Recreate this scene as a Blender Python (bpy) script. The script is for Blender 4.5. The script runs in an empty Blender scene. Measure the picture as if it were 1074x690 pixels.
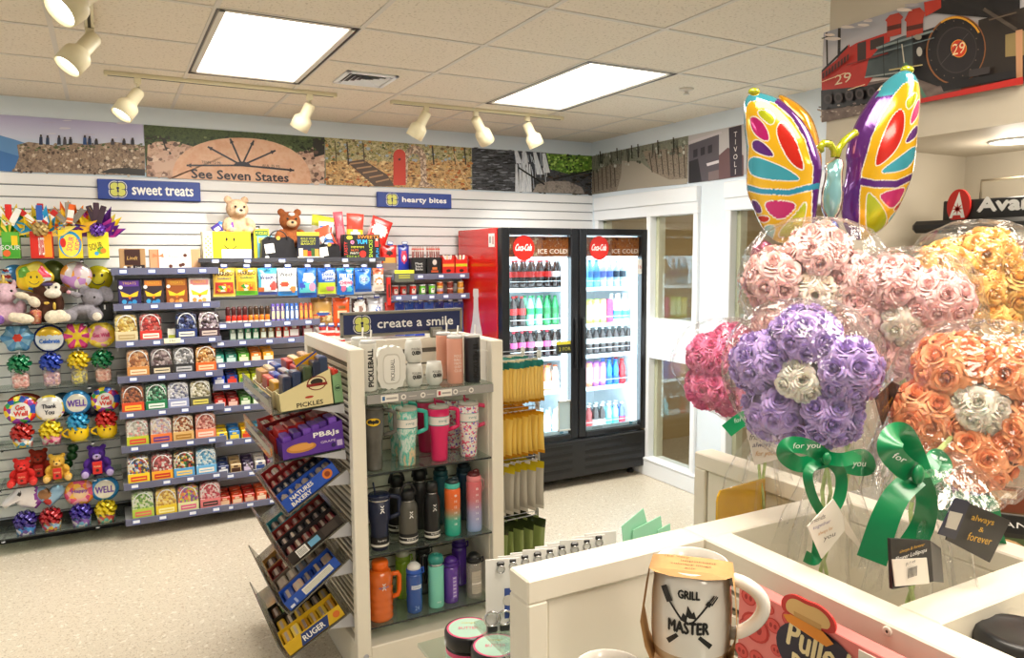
import bpy, math, random
from mathutils import Vector, Matrix
PI = math.pi
rnd = random.Random(7)
SC = bpy.context.scene
COL = SC.collection
F, YAW, PIT, ROL, H = 782.452, 0.4963576, 0.0969597, -0.0060670, 1.83
_f = Vector((math.sin(YAW)*math.cos(PIT), math.cos(YAW)*math.cos(PIT), -math.sin(PIT)))
_r = Vector((math.cos(YAW), -math.sin(YAW), 0))
_u = _r.cross(_f)
_r, _u = _r*math.cos(ROL)+_u*math.sin(ROL), -_r*math.sin(ROL)+_u*math.cos(ROL)
CAM = Vector((0, 0, H))
def ray(x, y): return _r*((x-537)/F) + _u*((345-y)/F) + _f
def at_y(x, y, Y): d = ray(x, y); return CAM + d*(Y/d.y)
def at_x(x, y, X): d = ray(x, y); return CAM + d*(X/d.x)
def at_z(x, y, Z): d = ray(x, y); return CAM + d*((Z-H)/d.z)
cd = bpy.data.cameras.new('camera'); cam = bpy.data.objects.new('camera', cd); COL.objects.link(cam)
cd.sensor_width = 36; cd.sensor_fit = 'HORIZONTAL'; cd.lens = 36*F/1074; cd.clip_start = .02
cam.matrix_world = Matrix((( _r.x, _u.x, -_f.x, 0), (_r.y, _u.y, -_f.y, 0), (_r.z, _u.z, -_f.z, H), (0, 0, 0, 1)))
SC.camera = cam
MATS = {}
def hexc(c):
 if isinstance(c, str):
  v = [int(c[i:i+2], 16)/255 for i in (0, 2, 4)]
  return tuple(((a/12.92) if a <= .04045 else ((a+.055)/1.055)**2.4) for a in v)
 return c
def mat(name, col, rough=.5, metal=0, emit=0, noise=0, nscale=30, bump=0, bscale=200, coat=0, alpha=1, sss=0):
 key = (name,)
 if key in MATS: return MATS[key]
 m = bpy.data.materials.new(name); m.use_nodes = True
 nt = m.node_tree; b = nt.nodes['Principled BSDF']
 c = hexc(col)
 b.inputs['Base Color'].default_value = (*c, 1); b.inputs['Roughness'].default_value = rough
 b.inputs['Metallic'].default_value = metal
 if coat: b.inputs['Coat Weight'].default_value = coat; b.inputs['Coat Roughness'].default_value = .08
 if sss: b.inputs['Subsurface Weight'].default_value = sss; b.inputs['Subsurface Radius'].default_value = (.01, .006, .004)
 if emit:
  b.inputs['Emission Color'].default_value = (*c, 1); b.inputs['Emission Strength'].default_value = emit
 if noise or bump:
  tc = nt.nodes.new('ShaderNodeTexCoord')
 if noise:
  n = nt.nodes.new('ShaderNodeTexNoise'); n.inputs['Scale'].default_value = nscale; n.inputs['Detail'].default_value = 4
  nt.links.new(tc.outputs['Object'], n.inputs['Vector'])
  mx = nt.nodes.new('ShaderNodeMapRange'); mx.inputs[1].default_value = .3; mx.inputs[2].default_value = .7
  mx.inputs[3].default_value = 1-noise; mx.inputs[4].default_value = 1+noise*.5
  nt.links.new(n.outputs['Fac'], mx.inputs[0])
  ml = nt.nodes.new('ShaderNodeMix'); ml.data_type = 'RGBA'; ml.blend_type = 'MULTIPLY'; ml.inputs[0].default_value = 1
  ml.inputs[6].default_value = (*c, 1); nt.links.new(mx.outputs[0], ml.inputs[7])
  nt.links.new(ml.outputs[2], b.inputs['Base Color'])
 if bump:
  n2 = nt.nodes.new('ShaderNodeTexNoise'); n2.inputs['Scale'].default_value = bscale; n2.inputs['Detail'].default_value = 2
  nt.links.new(tc.outputs['Object'], n2.inputs['Vector'])
  bp = nt.nodes.new('ShaderNodeBump'); bp.inputs['Strength'].default_value = bump; bp.inputs['Distance'].default_value = .01
  nt.links.new(n2.outputs['Fac'], bp.inputs['Height']); nt.links.new(bp.outputs[0], b.inputs['Normal'])
 MATS[key] = m
 return m
def cmix(name, cols, scale=60, rough=.4, metal=0, kind='voronoi', bump=0, coat=0, stretch=(1, 1, 1)):
 """several flat colours scattered in cells (mixed sweets, printed packs, foliage, rock)"""
 key = (name,)
 if key in MATS: return MATS[key]
 m = bpy.data.materials.new(name); m.use_nodes = True
 nt = m.node_tree; b = nt.nodes['Principled BSDF']; b.inputs['Roughness'].default_value = rough; b.inputs['Metallic'].default_value = metal
 if coat: b.inputs['Coat Weight'].default_value = coat
 tc = nt.nodes.new('ShaderNodeTexCoord'); mp = nt.nodes.new('ShaderNodeMapping'); mp.inputs['Scale'].default_value = stretch
 nt.links.new(tc.outputs['Object'], mp.inputs[0])
 if kind == 'voronoi':
  t = nt.nodes.new('ShaderNodeTexVoronoi'); t.inputs['Scale'].default_value = scale
  sp = nt.nodes.new('ShaderNodeSeparateColor'); nt.links.new(t.outputs['Color'], sp.inputs[0]); fac = sp.outputs[0]; hgt = t.outputs['Distance']
 else:
  t = nt.nodes.new('ShaderNodeTexNoise'); t.inputs['Scale'].default_value = scale; t.inputs['Detail'].default_value = 6; t.inputs['Roughness'].default_value = .65
  mr = nt.nodes.new('ShaderNodeMapRange'); mr.inputs[1].default_value = .3; mr.inputs[2].default_value = .7
  nt.links.new(t.outputs['Fac'], mr.inputs[0]); fac = mr.outputs[0]; hgt = t.outputs['Fac']
 nt.links.new(mp.outputs[0], t.inputs['Vector'])
 cr = nt.nodes.new('ShaderNodeValToRGB'); cr.color_ramp.interpolation = 'CONSTANT' if kind == 'voronoi' else 'LINEAR'
 n = len(cols)
 for i, c in enumerate(cols):
  p = i/n if kind == 'voronoi' else i/max(1, n-1)
  e = cr.color_ramp.elements[i] if i < 2 else cr.color_ramp.elements.new(p)
  e.position = p; e.color = (*hexc(c), 1)
 nt.links.new(fac, cr.inputs[0]); nt.links.new(cr.outputs[0], b.inputs['Base Color'])
 if bump:
  bp = nt.nodes.new('ShaderNodeBump'); bp.inputs['Strength'].default_value = bump; bp.inputs['Distance'].default_value = .01
  if kind == 'voronoi': bp.invert = True
  nt.links.new(hgt, bp.inputs['Height']); nt.links.new(bp.outputs[0], b.inputs['Normal'])
 MATS[key] = m
 return m
def grad(name, stops, axis='Z', lo=0., hi=1., rough=.4, metal=0, coat=0):
 """dyed colour fade along an axis of the object (ombre bottles, sky in a printed picture)"""
 key = (name,)
 if key in MATS: return MATS[key]
 m = bpy.data.materials.new(name); m.use_nodes = True
 nt = m.node_tree; b = nt.nodes['Principled BSDF']; b.inputs['Roughness'].default_value = rough; b.inputs['Metallic'].default_value = metal
 tc = nt.nodes.new('ShaderNodeTexCoord'); s = nt.nodes.new('ShaderNodeSeparateXYZ'); nt.links.new(tc.outputs['Object'], s.inputs[0])
 mr = nt.nodes.new('ShaderNodeMapRange'); mr.inputs[1].default_value = lo; mr.inputs[2].default_value = hi
 nt.links.new(s.outputs[axis], mr.inputs[0])
 cr = nt.nodes.new('ShaderNodeValToRGB')
 for i, (p, c) in enumerate(stops):
  e = cr.color_ramp.elements[i] if i < 2 else cr.color_ramp.elements.new(p)
  e.position = p; e.color = (*hexc(c), 1)
 nt.links.new(mr.outputs[0], cr.inputs[0]); nt.links.new(cr.outputs[0], b.inputs['Base Color'])
 MATS[key] = m
 return m
def clear(name, tint='ffffff', refl=.12, rough=.05, dens=0., bump=0, bscale=20, top=.9):
 """thin clear plastic / glass: see-through with a fresnel reflection, dens = share of milky film"""
 key = (name,)
 if key in MATS: return MATS[key]
 m = bpy.data.materials.new(name); m.use_nodes = True
 nt = m.node_tree; out = nt.nodes['Material Output']; nt.nodes.remove(nt.nodes['Principled BSDF'])
 tr = nt.nodes.new('ShaderNodeBsdfTransparent'); tr.inputs[0].default_value = (*hexc(tint), 1)
 gl = nt.nodes.new('ShaderNodeBsdfGlossy'); gl.inputs['Roughness'].default_value = rough
 lw = nt.nodes.new('ShaderNodeLayerWeight'); lw.inputs[0].default_value = .5
 pw = nt.nodes.new('ShaderNodeMath'); pw.operation = 'POWER'; pw.inputs[1].default_value = 3; nt.links.new(lw.outputs['Facing'], pw.inputs[0])
 mr = nt.nodes.new('ShaderNodeMapRange'); mr.inputs[3].default_value = refl; mr.inputs[4].default_value = min(1, top)
 nt.links.new(pw.outputs[0], mr.inputs[0])
 mx = nt.nodes.new('ShaderNodeMixShader'); nt.links.new(mr.outputs[0], mx.inputs[0]); nt.links.new(tr.outputs[0], mx.inputs[1]); nt.links.new(gl.outputs[0], mx.inputs[2])
 last = mx
 if dens:
  df = nt.nodes.new('ShaderNodeBsdfDiffuse'); df.inputs[0].default_value = (*hexc(tint), 1)
  m2 = nt.nodes.new('ShaderNodeMixShader'); m2.inputs[0].default_value = dens
  nt.links.new(mx.outputs[0], m2.inputs[1]); nt.links.new(df.outputs[0], m2.inputs[2]); last = m2
 if bump:
  tc = nt.nodes.new('ShaderNodeTexCoord'); n2 = nt.nodes.new('ShaderNodeTexNoise'); n2.inputs['Scale'].default_value = bscale; n2.inputs['Detail'].default_value = 3
  nt.links.new(tc.outputs['Object'], n2.inputs['Vector'])
  bp = nt.nodes.new('ShaderNodeBump'); bp.inputs['Strength'].default_value = bump; bp.inputs['Distance'].default_value = .02
  nt.links.new(n2.outputs['Fac'], bp.inputs['Height']); nt.links.new(bp.outputs[0], gl.inputs['Normal']); nt.links.new(bp.outputs[0], lw.inputs['Normal'])
 nt.links.new(last.outputs[0], out.inputs['Surface'])
 MATS[key] = m
 return m
def C(c, rough=.45, **k):       # plain coloured material by hex code
 return mat('paint_%s_%d%s' % (c, int(rough*100), ''.join('_%s%s' % kv for kv in sorted(k.items()))), c, rough, **k)
FONT_CACHE = {}
def text_geo(s):
 if s in FONT_CACHE: return FONT_CACHE[s]
 cu = bpy.data.curves.new('lettering', 'FONT'); cu.body = s; cu.size = 1; cu.resolution_u = 2; cu.align_x = 'CENTER'; cu.align_y = 'CENTER'
 o = bpy.data.objects.new('lettering', cu); COL.objects.link(o)
 dg = bpy.context.evaluated_depsgraph_get(); dg.update()
 me = o.evaluated_get(dg).to_mesh()
 vs = [v.co.copy() for v in me.vertices]; fs = [tuple(p.vertices) for p in me.polygons]
 o.evaluated_get(dg).to_mesh_clear(); bpy.data.objects.remove(o); bpy.data.curves.remove(cu)
 xs = [v.x for v in vs] or [0]; ys = [v.y for v in vs] or [0]
 FONT_CACHE[s] = (vs, fs, (min(xs), max(xs), min(ys), max(ys)))
 return FONT_CACHE[s]
class MB:
 def __init__(s): s.v = []; s.f = []; s.m = []; s.sm = []; s.mats = []; s.M = Matrix.Identity(4)
 def mi(s, m):
  if m not in s.mats: s.mats.append(m)
  return s.mats.index(m)
 def add(s, vs, fs, m, smooth=False):
  o = len(s.v); M = s.M
  s.v += [M @ Vector(p) for p in vs]
  for i, f in enumerate(fs):
   s.f.append([o+k for k in f]); s.m.append(s.mi(m[i] if isinstance(m, list) else m)); s.sm.append(smooth)
  return s
 def box(s, x0, x1, y0, y1, z0, z1, m, b=0.0):
  if x0 > x1: x0, x1 = x1, x0
  if y0 > y1: y0, y1 = y1, y0
  if z0 > z1: z0, z1 = z1, z0
  b = min(b, .45*min(x1-x0, y1-y0, z1-z0))
  if b <= 0:
   v = [(x, y, z) for x in (x0, x1) for y in (y0, y1) for z in (z0, z1)]
   return s.add(v, [(0, 1, 3, 2), (4, 6, 7, 5), (0, 4, 5, 1), (2, 3, 7, 6), (0, 2, 6, 4), (1, 5, 7, 3)], m)
  v = []; idx = {}
  for i, (x, dx) in enumerate(((x0, b), (x1, -b))):
   for j, (y, dy) in enumerate(((y0, b), (y1, -b))):
    for k, (z, dz) in enumerate(((z0, b), (z1, -b))):
     idx[i, j, k] = len(v); v += [(x, y+dy, z+dz), (x+dx, y, z+dz), (x+dx, y+dy, z)]
  q = lambda i, j, k, a: idx[i, j, k]+a
  f = [(q(0,0,0,0), q(0,0,1,0), q(0,1,1,0), q(0,1,0,0)), (q(1,0,0,0), q(1,1,0,0), q(1,1,1,0), q(1,0,1,0)),
   (q(0,0,0,1), q(1,0,0,1), q(1,0,1,1), q(0,0,1,1)), (q(0,1,0,1), q(0,1,1,1), q(1,1,1,1), q(1,1,0,1)),
   (q(0,0,0,2), q(0,1,0,2), q(1,1,0,2), q(1,0,0,2)), (q(0,0,1,2), q(1,0,1,2), q(1,1,1,2), q(0,1,1,2))]
  for i in (0, 1):
   for j in (0, 1):
    f.append((q(i,j,0,0), q(i,j,0,1), q(i,j,1,1), q(i,j,1,0)))
    f.append((q(i,0,j,0), q(i,0,j,2), q(i,1,j,2), q(i,1,j,0)))
    f.append((q(0,i,j,1), q(0,i,j,2), q(1,i,j,2), q(1,i,j,1)))
    for k in (0, 1): f.append((q(i,j,k,0), q(i,j,k,1), q(i,j,k,2)))
  return s.add(v, f, m)
 def lathe(s, prof, m, n=20, c=(0, 0, 0), sx=1, sy=1, cap=True):
  v = []; f = []; ms = []
  for r, z in prof:
   for i in range(n): a = 2*PI*i/n; v.append((c[0]+r*sx*math.cos(a), c[1]+r*sy*math.sin(a), c[2]+z))
  for j in range(len(prof)-1):
   for i in range(n):
    k = (i+1) % n; f.append((j*n+i, j*n+k, (j+1)*n+k, (j+1)*n+i)); ms.append(m[j] if isinstance(m, list) else m)
  if cap:
   f.append(tuple(range(n-1, -1, -1))); ms.append(m[0] if isinstance(m, list) else m)
   f.append(tuple((len(prof)-1)*n+i for i in range(n))); ms.append(m[-1] if isinstance(m, list) else m)
  return s.add(v, f, ms, True)
 def tube(s, pts, r, m, n=8, closed=False):
  pts = [Vector(p) for p in pts]; L = len(pts); v = []; f = []
  rs = r if isinstance(r, (list, tuple)) else [r]*L
  up = None
  for i, p in enumerate(pts):
   a = pts[(i-1) % L] if (closed or i) else p; b = pts[(i+1) % L] if (closed or i < L-1) else p
   t = (b-a).normalized()
   if up is None: up = t.orthogonal().normalized()
   up = (up - t*up.dot(t)); up = up.normalized() if up.length > 1e-6 else t.orthogonal().normalized()
   w = t.cross(up)
   for k in range(n): an = 2*PI*k/n; v.append(p + (up*math.cos(an)+w*math.sin(an))*rs[i])
  for i in range(L if closed else L-1):
   j = (i+1) % L
   for k in range(n): l = (k+1) % n; f.append((i*n+k, i*n+l, j*n+l, j*n+k))
  if not closed: f += [tuple(range(n-1, -1, -1)), tuple((L-1)*n+k for k in range(n))]
  return s.add(v, f, m, True)
 def ell(s, c, r, m, n=14, k=9):
  pr = [(max(1e-4, math.sin(PI*i/(k-1))), -math.cos(PI*i/(k-1))) for i in range(k)]
  v = []; f = []
  for a, z in pr:
   for i in range(n): t = 2*PI*i/n; v.append((c[0]+r[0]*a*math.cos(t), c[1]+r[1]*a*math.sin(t), c[2]+r[2]*z))
  for j in range(k-1):
   for i in range(n): l = (i+1) % n; f.append((j*n+i, j*n+l, (j+1)*n+l, (j+1)*n+i))
  return s.add(v, f, m, True)
 def prism(s, poly, y0, y1, m, side=None):          # poly in XZ (front faces -Y)
  n = len(poly)
  v = [(x, y0, z) for x, z in poly]+[(x, y1, z) for x, z in poly]
  f = [tuple(range(n)), tuple(range(2*n-1, n-1, -1))]+[((i+1) % n, i, n+i, n+(i+1) % n) for i in range(n)]
  return s.add(v, f, [m, m]+[side or m]*n)
 def poly(s, pts, m): return s.add(pts, [tuple(range(len(pts)))], m)
 def fpoly(s, pts, y, m): return s.poly([(x, y, z) for x, z in pts], m)
 def disc(s, x, z, r, y, m, n=20, rz=None): return s.fpoly([(x+r*math.cos(2*PI*i/n), z+(rz or r)*math.sin(2*PI*i/n)) for i in range(n)], y, m)
 def rect(s, x0, x1, z0, z1, y, m): return s.fpoly([(x0, z0), (x1, z0), (x1, z1), (x0, z1)], y, m)
 def text(s, t, x, z, y, h, m, w=None, rot=0, curve=None, bold=0, shear=0):
  """flat lettering in the XZ plane facing -Y; h = height of the whole block, w = forced width"""
  vs, fs, (a, b, c, d) = text_geo(t)
  if not vs: return s
  k = h/(d-c); kx = (w/(b-a)) if w else k
  cx, cz = (a+b)/2, (c+d)/2; ca, sa = math.cos(rot), math.sin(rot)
  offs = [(0, 0)] if not bold else [(-bold, 0), (bold, 0), (0, bold), (0, -bold)]
  for q, (ox, oz) in enumerate(offs):
   out = []
   for p in vs:
    X = (p.x-cx)*kx+ox; Z = (p.y-cz)*k+oz; X += shear*Z
    X, Z = X*ca-Z*sa, X*sa+Z*ca
    if curve: out.append((curve*math.sin((x+X)/curve), -(curve)*math.cos((x+X)/curve), z+Z))
    else: out.append((x+X, y-q*.00004, z+Z))
   s.add(out, fs, m)
  return s
 def build(s, name, parent=None, loc=None, rotz=0, **tags):
  me = bpy.data.meshes.new(name); me.from_pydata([tuple(p) for p in s.v], [], s.f)
  for m in s.mats: me.materials.append(m)
  me.polygons.foreach_set('material_index', s.m); me.polygons.foreach_set('use_smooth', s.sm); me.update()
  o = bpy.data.objects.new(name, me); COL.objects.link(o)
  if parent: o.parent = parent
  if loc is not None: o.location = loc
  if rotz: o.rotation_euler.z = rotz
  for k, v in tags.items(): o[k] = v
  return o
def empty(name, label, cat, loc=(0, 0, 0), rotz=0, group=None):
 o = bpy.data.objects.new(name, None); COL.objects.link(o); o.empty_display_size = .02
 o.location = loc; o.rotation_euler = (0, 0, rotz)
 o['label'] = label; o['category'] = cat
 if group: o['group'] = group
 return o
def tag(o, label, cat, group=None):
 o['label'] = label; o['category'] = cat
 if group: o['group'] = group
 return o
def dup(root, loc, rotz=0, label=None, group=None, scale=None):
 r = root.copy(); COL.objects.link(r); r.location = loc; r.rotation_euler = (root.rotation_euler.x, root.rotation_euler.y, rotz)
 if scale: r.scale = scale
 if label: r['label'] = label
 if group: r['group'] = group
 for ch in list(root.children):
  c = ch.copy(); COL.objects.link(c); c.parent = r
  for g in list(ch.children):
   d = g.copy(); COL.objects.link(d); d.parent = c
 return r
def struct(mb, name, parent=None):
 o = mb.build(name, parent)
 if not parent: o['kind'] = 'structure'
 return o
ORD = ['first', 'second', 'third', 'fourth', 'fifth', 'sixth', 'seventh', 'eighth', 'ninth', 'tenth', 'eleventh', 'twelfth', 'thirteenth', 'fourteenth', 'fifteenth']
def ords(i, n):
 if n == 1: return 'only one'
 return 'leftmost' if i == 0 else ('rightmost' if i == n-1 else ORD[i]+' from left')
XR, YB, ZC = 3.923, 5.706, 2.852
XL, YF = -3.2, -3.0
XS, YS = 2.44, 1.98        # face and far end of the wall with the alcove
M_wall = mat('pale_blue_paint', 'dbe6f0', .6, noise=.03, nscale=3)
M_white = mat('white_slat_laminate', 'efeff0', .35, noise=.02, nscale=5)
M_groove = mat('slat_groove', '8c8f96', .6)
M_frame = mat('white_painted_frame', 'e9edf2', .4)
M_black = mat('black_trim', '101114', .4)
M_cream = mat('cream_powder_coat', 'efe9da', .38, noise=.02, nscale=8)
def floor_mat():
 m = bpy.data.materials.new('speckled_vinyl_tile'); m.use_nodes = True; nt = m.node_tree; b = nt.nodes['Principled BSDF']
 b.inputs['Roughness'].default_value = .3
 tc = nt.nodes.new('ShaderNodeTexCoord')
 prev = None
 base = (*hexc('d3c9b6'), 1)
 for sc, th, col, st in ((60, .36, 'a8977c', .6), (110, .352, '8f8470', .65), (34, .34, 'ece6d8', .7), (70, .33, 'ae9474', .6)):
  n = nt.nodes.new('ShaderNodeTexNoise'); n.inputs['Scale'].default_value = sc; n.inputs['Detail'].default_value = 2; n.inputs['Distortion'].default_value = .4
  mp = nt.nodes.new('ShaderNodeMapping'); mp.inputs['Location'].default_value = (sc, sc*.3, 0); nt.links.new(tc.outputs['Object'], mp.inputs[0]); nt.links.new(mp.outputs[0], n.inputs['Vector'])
  mr = nt.nodes.new('ShaderNodeMapRange'); mr.inputs[1].default_value = th+.03; mr.inputs[2].default_value = th; mr.inputs[3].default_value = 0; mr.inputs[4].default_value = st
  nt.links.new(n.outputs['Fac'], mr.inputs[0])
  mx = nt.nodes.new('ShaderNodeMix'); mx.data_type = 'RGBA'; nt.links.new(mr.outputs[0], mx.inputs[0])
  if prev is None: mx.inputs[6].default_value = base
  else: nt.links.new(prev.outputs[2], mx.inputs[6])
  mx.inputs[7].default_value = (*hexc(col), 1); prev = mx
 nt.links.new(prev.outputs[2], b.inputs['Base Color'])
 return m
M_floor = floor_mat()
def ceil_mat():
 m = bpy.data.materials.new('fissured_ceiling_tile'); m.use_nodes = True; nt = m.node_tree; b = nt.nodes['Principled BSDF']
 b.inputs['Roughness'].default_value = .85
 tc = nt.nodes.new('ShaderNodeTexCoord'); n = nt.nodes.new('ShaderNodeTexNoise'); n.inputs['Scale'].default_value = 75; n.inputs['Detail'].default_value = 3
 nt.links.new(tc.outputs['Object'], n.inputs['Vector'])
 mr = nt.nodes.new('ShaderNodeMapRange'); mr.inputs[1].default_value = .34; mr.inputs[2].default_value = .42; nt.links.new(n.outputs['Fac'], mr.inputs[0])
 mx = nt.nodes.new('ShaderNodeMix'); mx.data_type = 'RGBA'; mx.inputs[6].default_value = (*hexc('cbbfab'), 1); mx.inputs[7].default_value = (*hexc('e4dac9'), 1)
 nt.links.new(mr.outputs[0], mx.inputs[0]); nt.links.new(mx.outputs[2], b.inputs['Base Color'])
 bp = nt.nodes.new('ShaderNodeBump'); bp.inputs['Strength'].default_value = .5; bp.inputs['Distance'].default_value = .004
 nt.links.new(mr.outputs[0], bp.inputs['Height']); nt.links.new(bp.outputs[0], b.inputs['Normal'])
 return m
M_ceil = ceil_mat(); M_tbar = mat('ceiling_t_bar', 'd3cdc3', .5)
XC2 = 6.4   # corridor beyond the window wall
b = MB(); b.box(XL-.1, XC2+.1, YF-.1, YB+.1, -.08, 0, M_floor); struct(b, 'floor')
GX = [.45+.61*k for k in range(-6, 7)]; GY = [2.74+.612*k for k in range(-10, 6)]
b = MB()
def in_light(x, y): return (3.352 < y < 4.576) and ((.45 < x < 1.06) or (2.28 < x < 2.89))
xs = sorted([XL]+[g for g in GX if XL < g < XR]+[XR]); ys = sorted([YF]+[g for g in GY if YF < g < YB]+[YB])
for i in range(len(xs)-1):
 for j in range(len(ys)-1):
  if in_light((xs[i]+xs[i+1])/2, (ys[j]+ys[j+1])/2): continue
  b.box(xs[i], xs[i+1], ys[j], ys[j+1], ZC, ZC+.02, M_ceil)
for g in GX:
 if XL < g < XR: b.box(g-.011, g+.011, YF, YB, ZC-.004, ZC+.001, M_tbar)
for g in GY:
 if YF < g < YB:
  for i in range(len(xs)-1):
   if abs(g-3.964) < .05 and in_light((xs[i]+xs[i+1])/2, 3.9): continue
   b.box(xs[i], xs[i+1], g-.011, g+.011, ZC-.0035, ZC+.001, M_tbar)
b.box(XL, XR, YB-.02, YB, ZC-.004, ZC+.001, M_tbar); b.box(XL, XR, YF, YB, ZC+.14, ZC+.16, M_tbar)
b.box(XR+.15, XC2, YF, YB, 2.62, 2.7, M_ceil)
struct(b, 'ceiling')
b = MB(); ZS0, ZS1 = .16, 2.372
b.box(XL-.1, XR+.15, YB, YB+.1, 0, ZC+.1, M_wall)
b.box(XL, XR, YB-.012, YB, ZS0, ZS1, M_groove)
k = ZS1
while k > ZS0+.02:
 b.box(XL, XR, YB-.024, YB-.012, max(ZS0, k-.0682), k, M_white, .003); k -= .0762
struct(b, 'wall_back')
b = MB(); b.box(XL, XR, YB-.04, YB, 0, .15, M_black, .004); struct(b, 'baseboard_back')
b = MB(); b.box(XL-.1, XL, YF, YB, 0, ZC+.1, M_wall); struct(b, 'wall_left')
b = MB(); b.box(XL-.1, XC2, YF-.1, YF, 0, ZC+.1, M_wall); struct(b, 'wall_front')
def py(x, y=300): return at_x(x, y, XR).y
W = dict(p0=py(683), p1=py(731), p2=py(765), p3=py(872))
zt = at_x(700, 226, XR).z; zm1 = at_x(705, 336, XR).z; zm0 = at_x(705, 379, XR).z; zb = at_x(700, 485, XR).z
ystart = YB-.12
b = MB()
def wx(y0, y1, z0, z1, d0=0, d1=.12, m=M_wall): b.box(XR+d0, XR+d1, min(y0, y1), max(y0, y1), z0, z1, m)
wx(YF, YB, zt+.02, ZC+.1)
wx(W['p1']-.006, W['p2']+.006, 0, zt+.02)                     # pier between the windows
wx(ystart, YB, 0, zt+.02); wx(YF, W['p3'], 0, zt+.02)
struct(b, 'wall_right')
b = MB(); b.box(XR-.045, XR, 2.7, YB-.1, 0, .13, M_frame, .006); b.box(XR-.052, XR, 2.7, YB-.1, .13, .15, M_frame, .006); struct(b, 'baseboard_right')
M_glass = clear('window_glass', 'f4f7f4', .04, .02, top=.3)
M_tanframe = mat('beige_window_reveal', 'd9d2bd', .45)
def window(name, ya, yb, posts, rail=True):
 """ya far, yb near; posts = extra uprights"""
 r = MB(); f = .05
 for yy in [ya, yb]+posts: r.box(XR-.03, XR+.11, yy-f/2, yy+f/2, 0.12, zt+.02, M_frame, .005)
 r.box(XR-.035, XR+.11, yb-.03, ya+.03, zt-.002, zt+.1, M_frame, .006)
 r.box(XR-.034, XR+.1, yb, ya, .12, zb, M_frame, .005)
 if rail: r.box(XR-.02, XR+.1, yb+f/2, ya-f/2, zm0, zm1, M_frame, .004)
 o = struct(r, name)
 pn = MB(); es = sorted([ya, yb]+posts)
 for a, c in zip(es[:-1], es[1:]):
  for z0, z1 in ((zb, zm0), (zm1, zt)) if rail else ((zb, zt),):
   q = pn
   q.box(XR+.03, XR+.036, a+f/2, c-f/2, z0, z1, M_glass)
 pn.build('window_glass', o)
 t = MB()
 for a, c in zip(es[:-1], es[1:]):
  for z0, z1 in ((zb, zm0), (zm1, zt)) if rail else ((zb, zt),):
   t.box(XR+.037, XR+.1, a+f/2, a+f/2+.012, z0, z1, M_black)
   t.box(XR+.037, XR+.1, c-f/2-.035, c-f/2, z0, z1, M_tanframe)
 t.build('window_bead', o)
 return o
window('window_1', ystart, W['p1'], [W['p0']+.012])
window('window_2', W['p2'], W['p3'], [W['p2']-.9])
b = MB()
for a, c in ((ystart+.02, W['p1']-.03), (W['p2']+.03, W['p3'])): b.box(XR-.05, XR, min(a, c), max(a, c), zt+.085, zt+.2, M_frame, .006)
struct(b, 'trim_1')
M_tan = mat('tan_corridor_wall', 'cdb58a', .7, noise=.05, nscale=2)
b = MB(); b.box(XC2, XC2+.1, YF, YB+.6, 0, 2.7, M_tan); b.box(XR+.12, XC2, YB, YB+.1, 0, 2.7, M_tan); struct(b, 'wall_corridor')
b = MB(); b.box(XC2-.03, XC2, YF, YB, 0, .14, M_black); struct(b, 'baseboard_corridor')
zso = 2.222; ya_ = 1.84; XA = 3.3; 
XA = at_y(1013, 164, ya_).x
M_alc = mat('warm_white_alcove_paint', 'c2b9a8', .6, noise=.03, nscale=3)
b = MB()
b.box(XS, XS+.1, ya_, YS, 0, ZC+.1, M_alc)                    # pier by the opening
b.box(XS, XS+.1, YF, ya_, zso, ZC+.1, M_alc)                  # soffit face
b.box(XS+.1, XA, YF, ya_, zso, zso+.06, M_alc)                # soffit underside
b.box(XS+.1, XA+.1, ya_, ya_+.1, 0, zso+.06, M_alc)           # left cheek
b.box(XA, XA+.1, YF, ya_, 0, zso+.06, M_alc)                  # alcove back
b.box(XS+.1, XR, YS-.1, YS, 0, ZC+.1, M_alc)
struct(b, 'wall_alcove')
def emit_mat(name, col, s):
 m = bpy.data.materials.new(name); m.use_nodes = True; nt = m.node_tree; nt.nodes.remove(nt.nodes['Principled BSDF'])
 e = nt.nodes.new('ShaderNodeEmission'); e.inputs[0].default_value = (*hexc(col), 1); e.inputs[1].default_value = s
 nt.links.new(e.outputs[0], nt.nodes['Material Output'].inputs[0]); return m
M_diff = emit_mat('lit_diffuser', 'fffaf0', 5.5)
def troffer(x0, x1, y0, y1, label):
 t = empty('ceiling_light', label, 'ceiling light', ((x0+x1)/2, (y0+y1)/2, ZC))
 w, d = (x1-x0)/2-.013, (y1-y0)/2-.013
 f = MB()
 for a in (-1, 1):
  f.box(a*w, a*(w-.03), -d, d, -.004, .03, M_tbar, .003); f.box(-w, w, a*d, a*(d-.03), -.004, .03, M_tbar, .003)
  f.box(a*(w+.012), a*(w+.002), -d-.01, d+.01, -.0045, .06, M_black); f.box(-w-.01, w+.01, a*(d+.012), a*(d+.002), -.0045, .06, M_black)  # black strips stand in for the shade in the gap round the panel
 f.box(-w, w, -d, d, .09, .1, M_frame)
 f.build('frame', t)
 p = MB(); p.box(-w+.028, w-.028, -d+.028, d-.028, .004, .01, M_diff); p.build('diffuser', t)
 return t
troffer(.45, 1.06, 3.352, 4.576, 'long white lit ceiling panel on the left, above the candy wall')
troffer(2.28, 2.89, 3.352, 4.576, 'long white lit ceiling panel on the right, nearer the coolers')
def area(name, loc, size, power, col, rot=(0, 0, 0), sy=None):
 l = bpy.data.lights.new(name, 'AREA'); l.energy = power; l.color = col; l.shape = 'RECTANGLE'; l.size = size; l.size_y = sy or size
 o = bpy.data.objects.new(name, l); COL.objects.link(o); o.location = loc; o.rotation_euler = rot; return o
WARM = (1, .90, .76); NEUT = (1, .94, .85); COOL = (.86, .94, 1)
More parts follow.
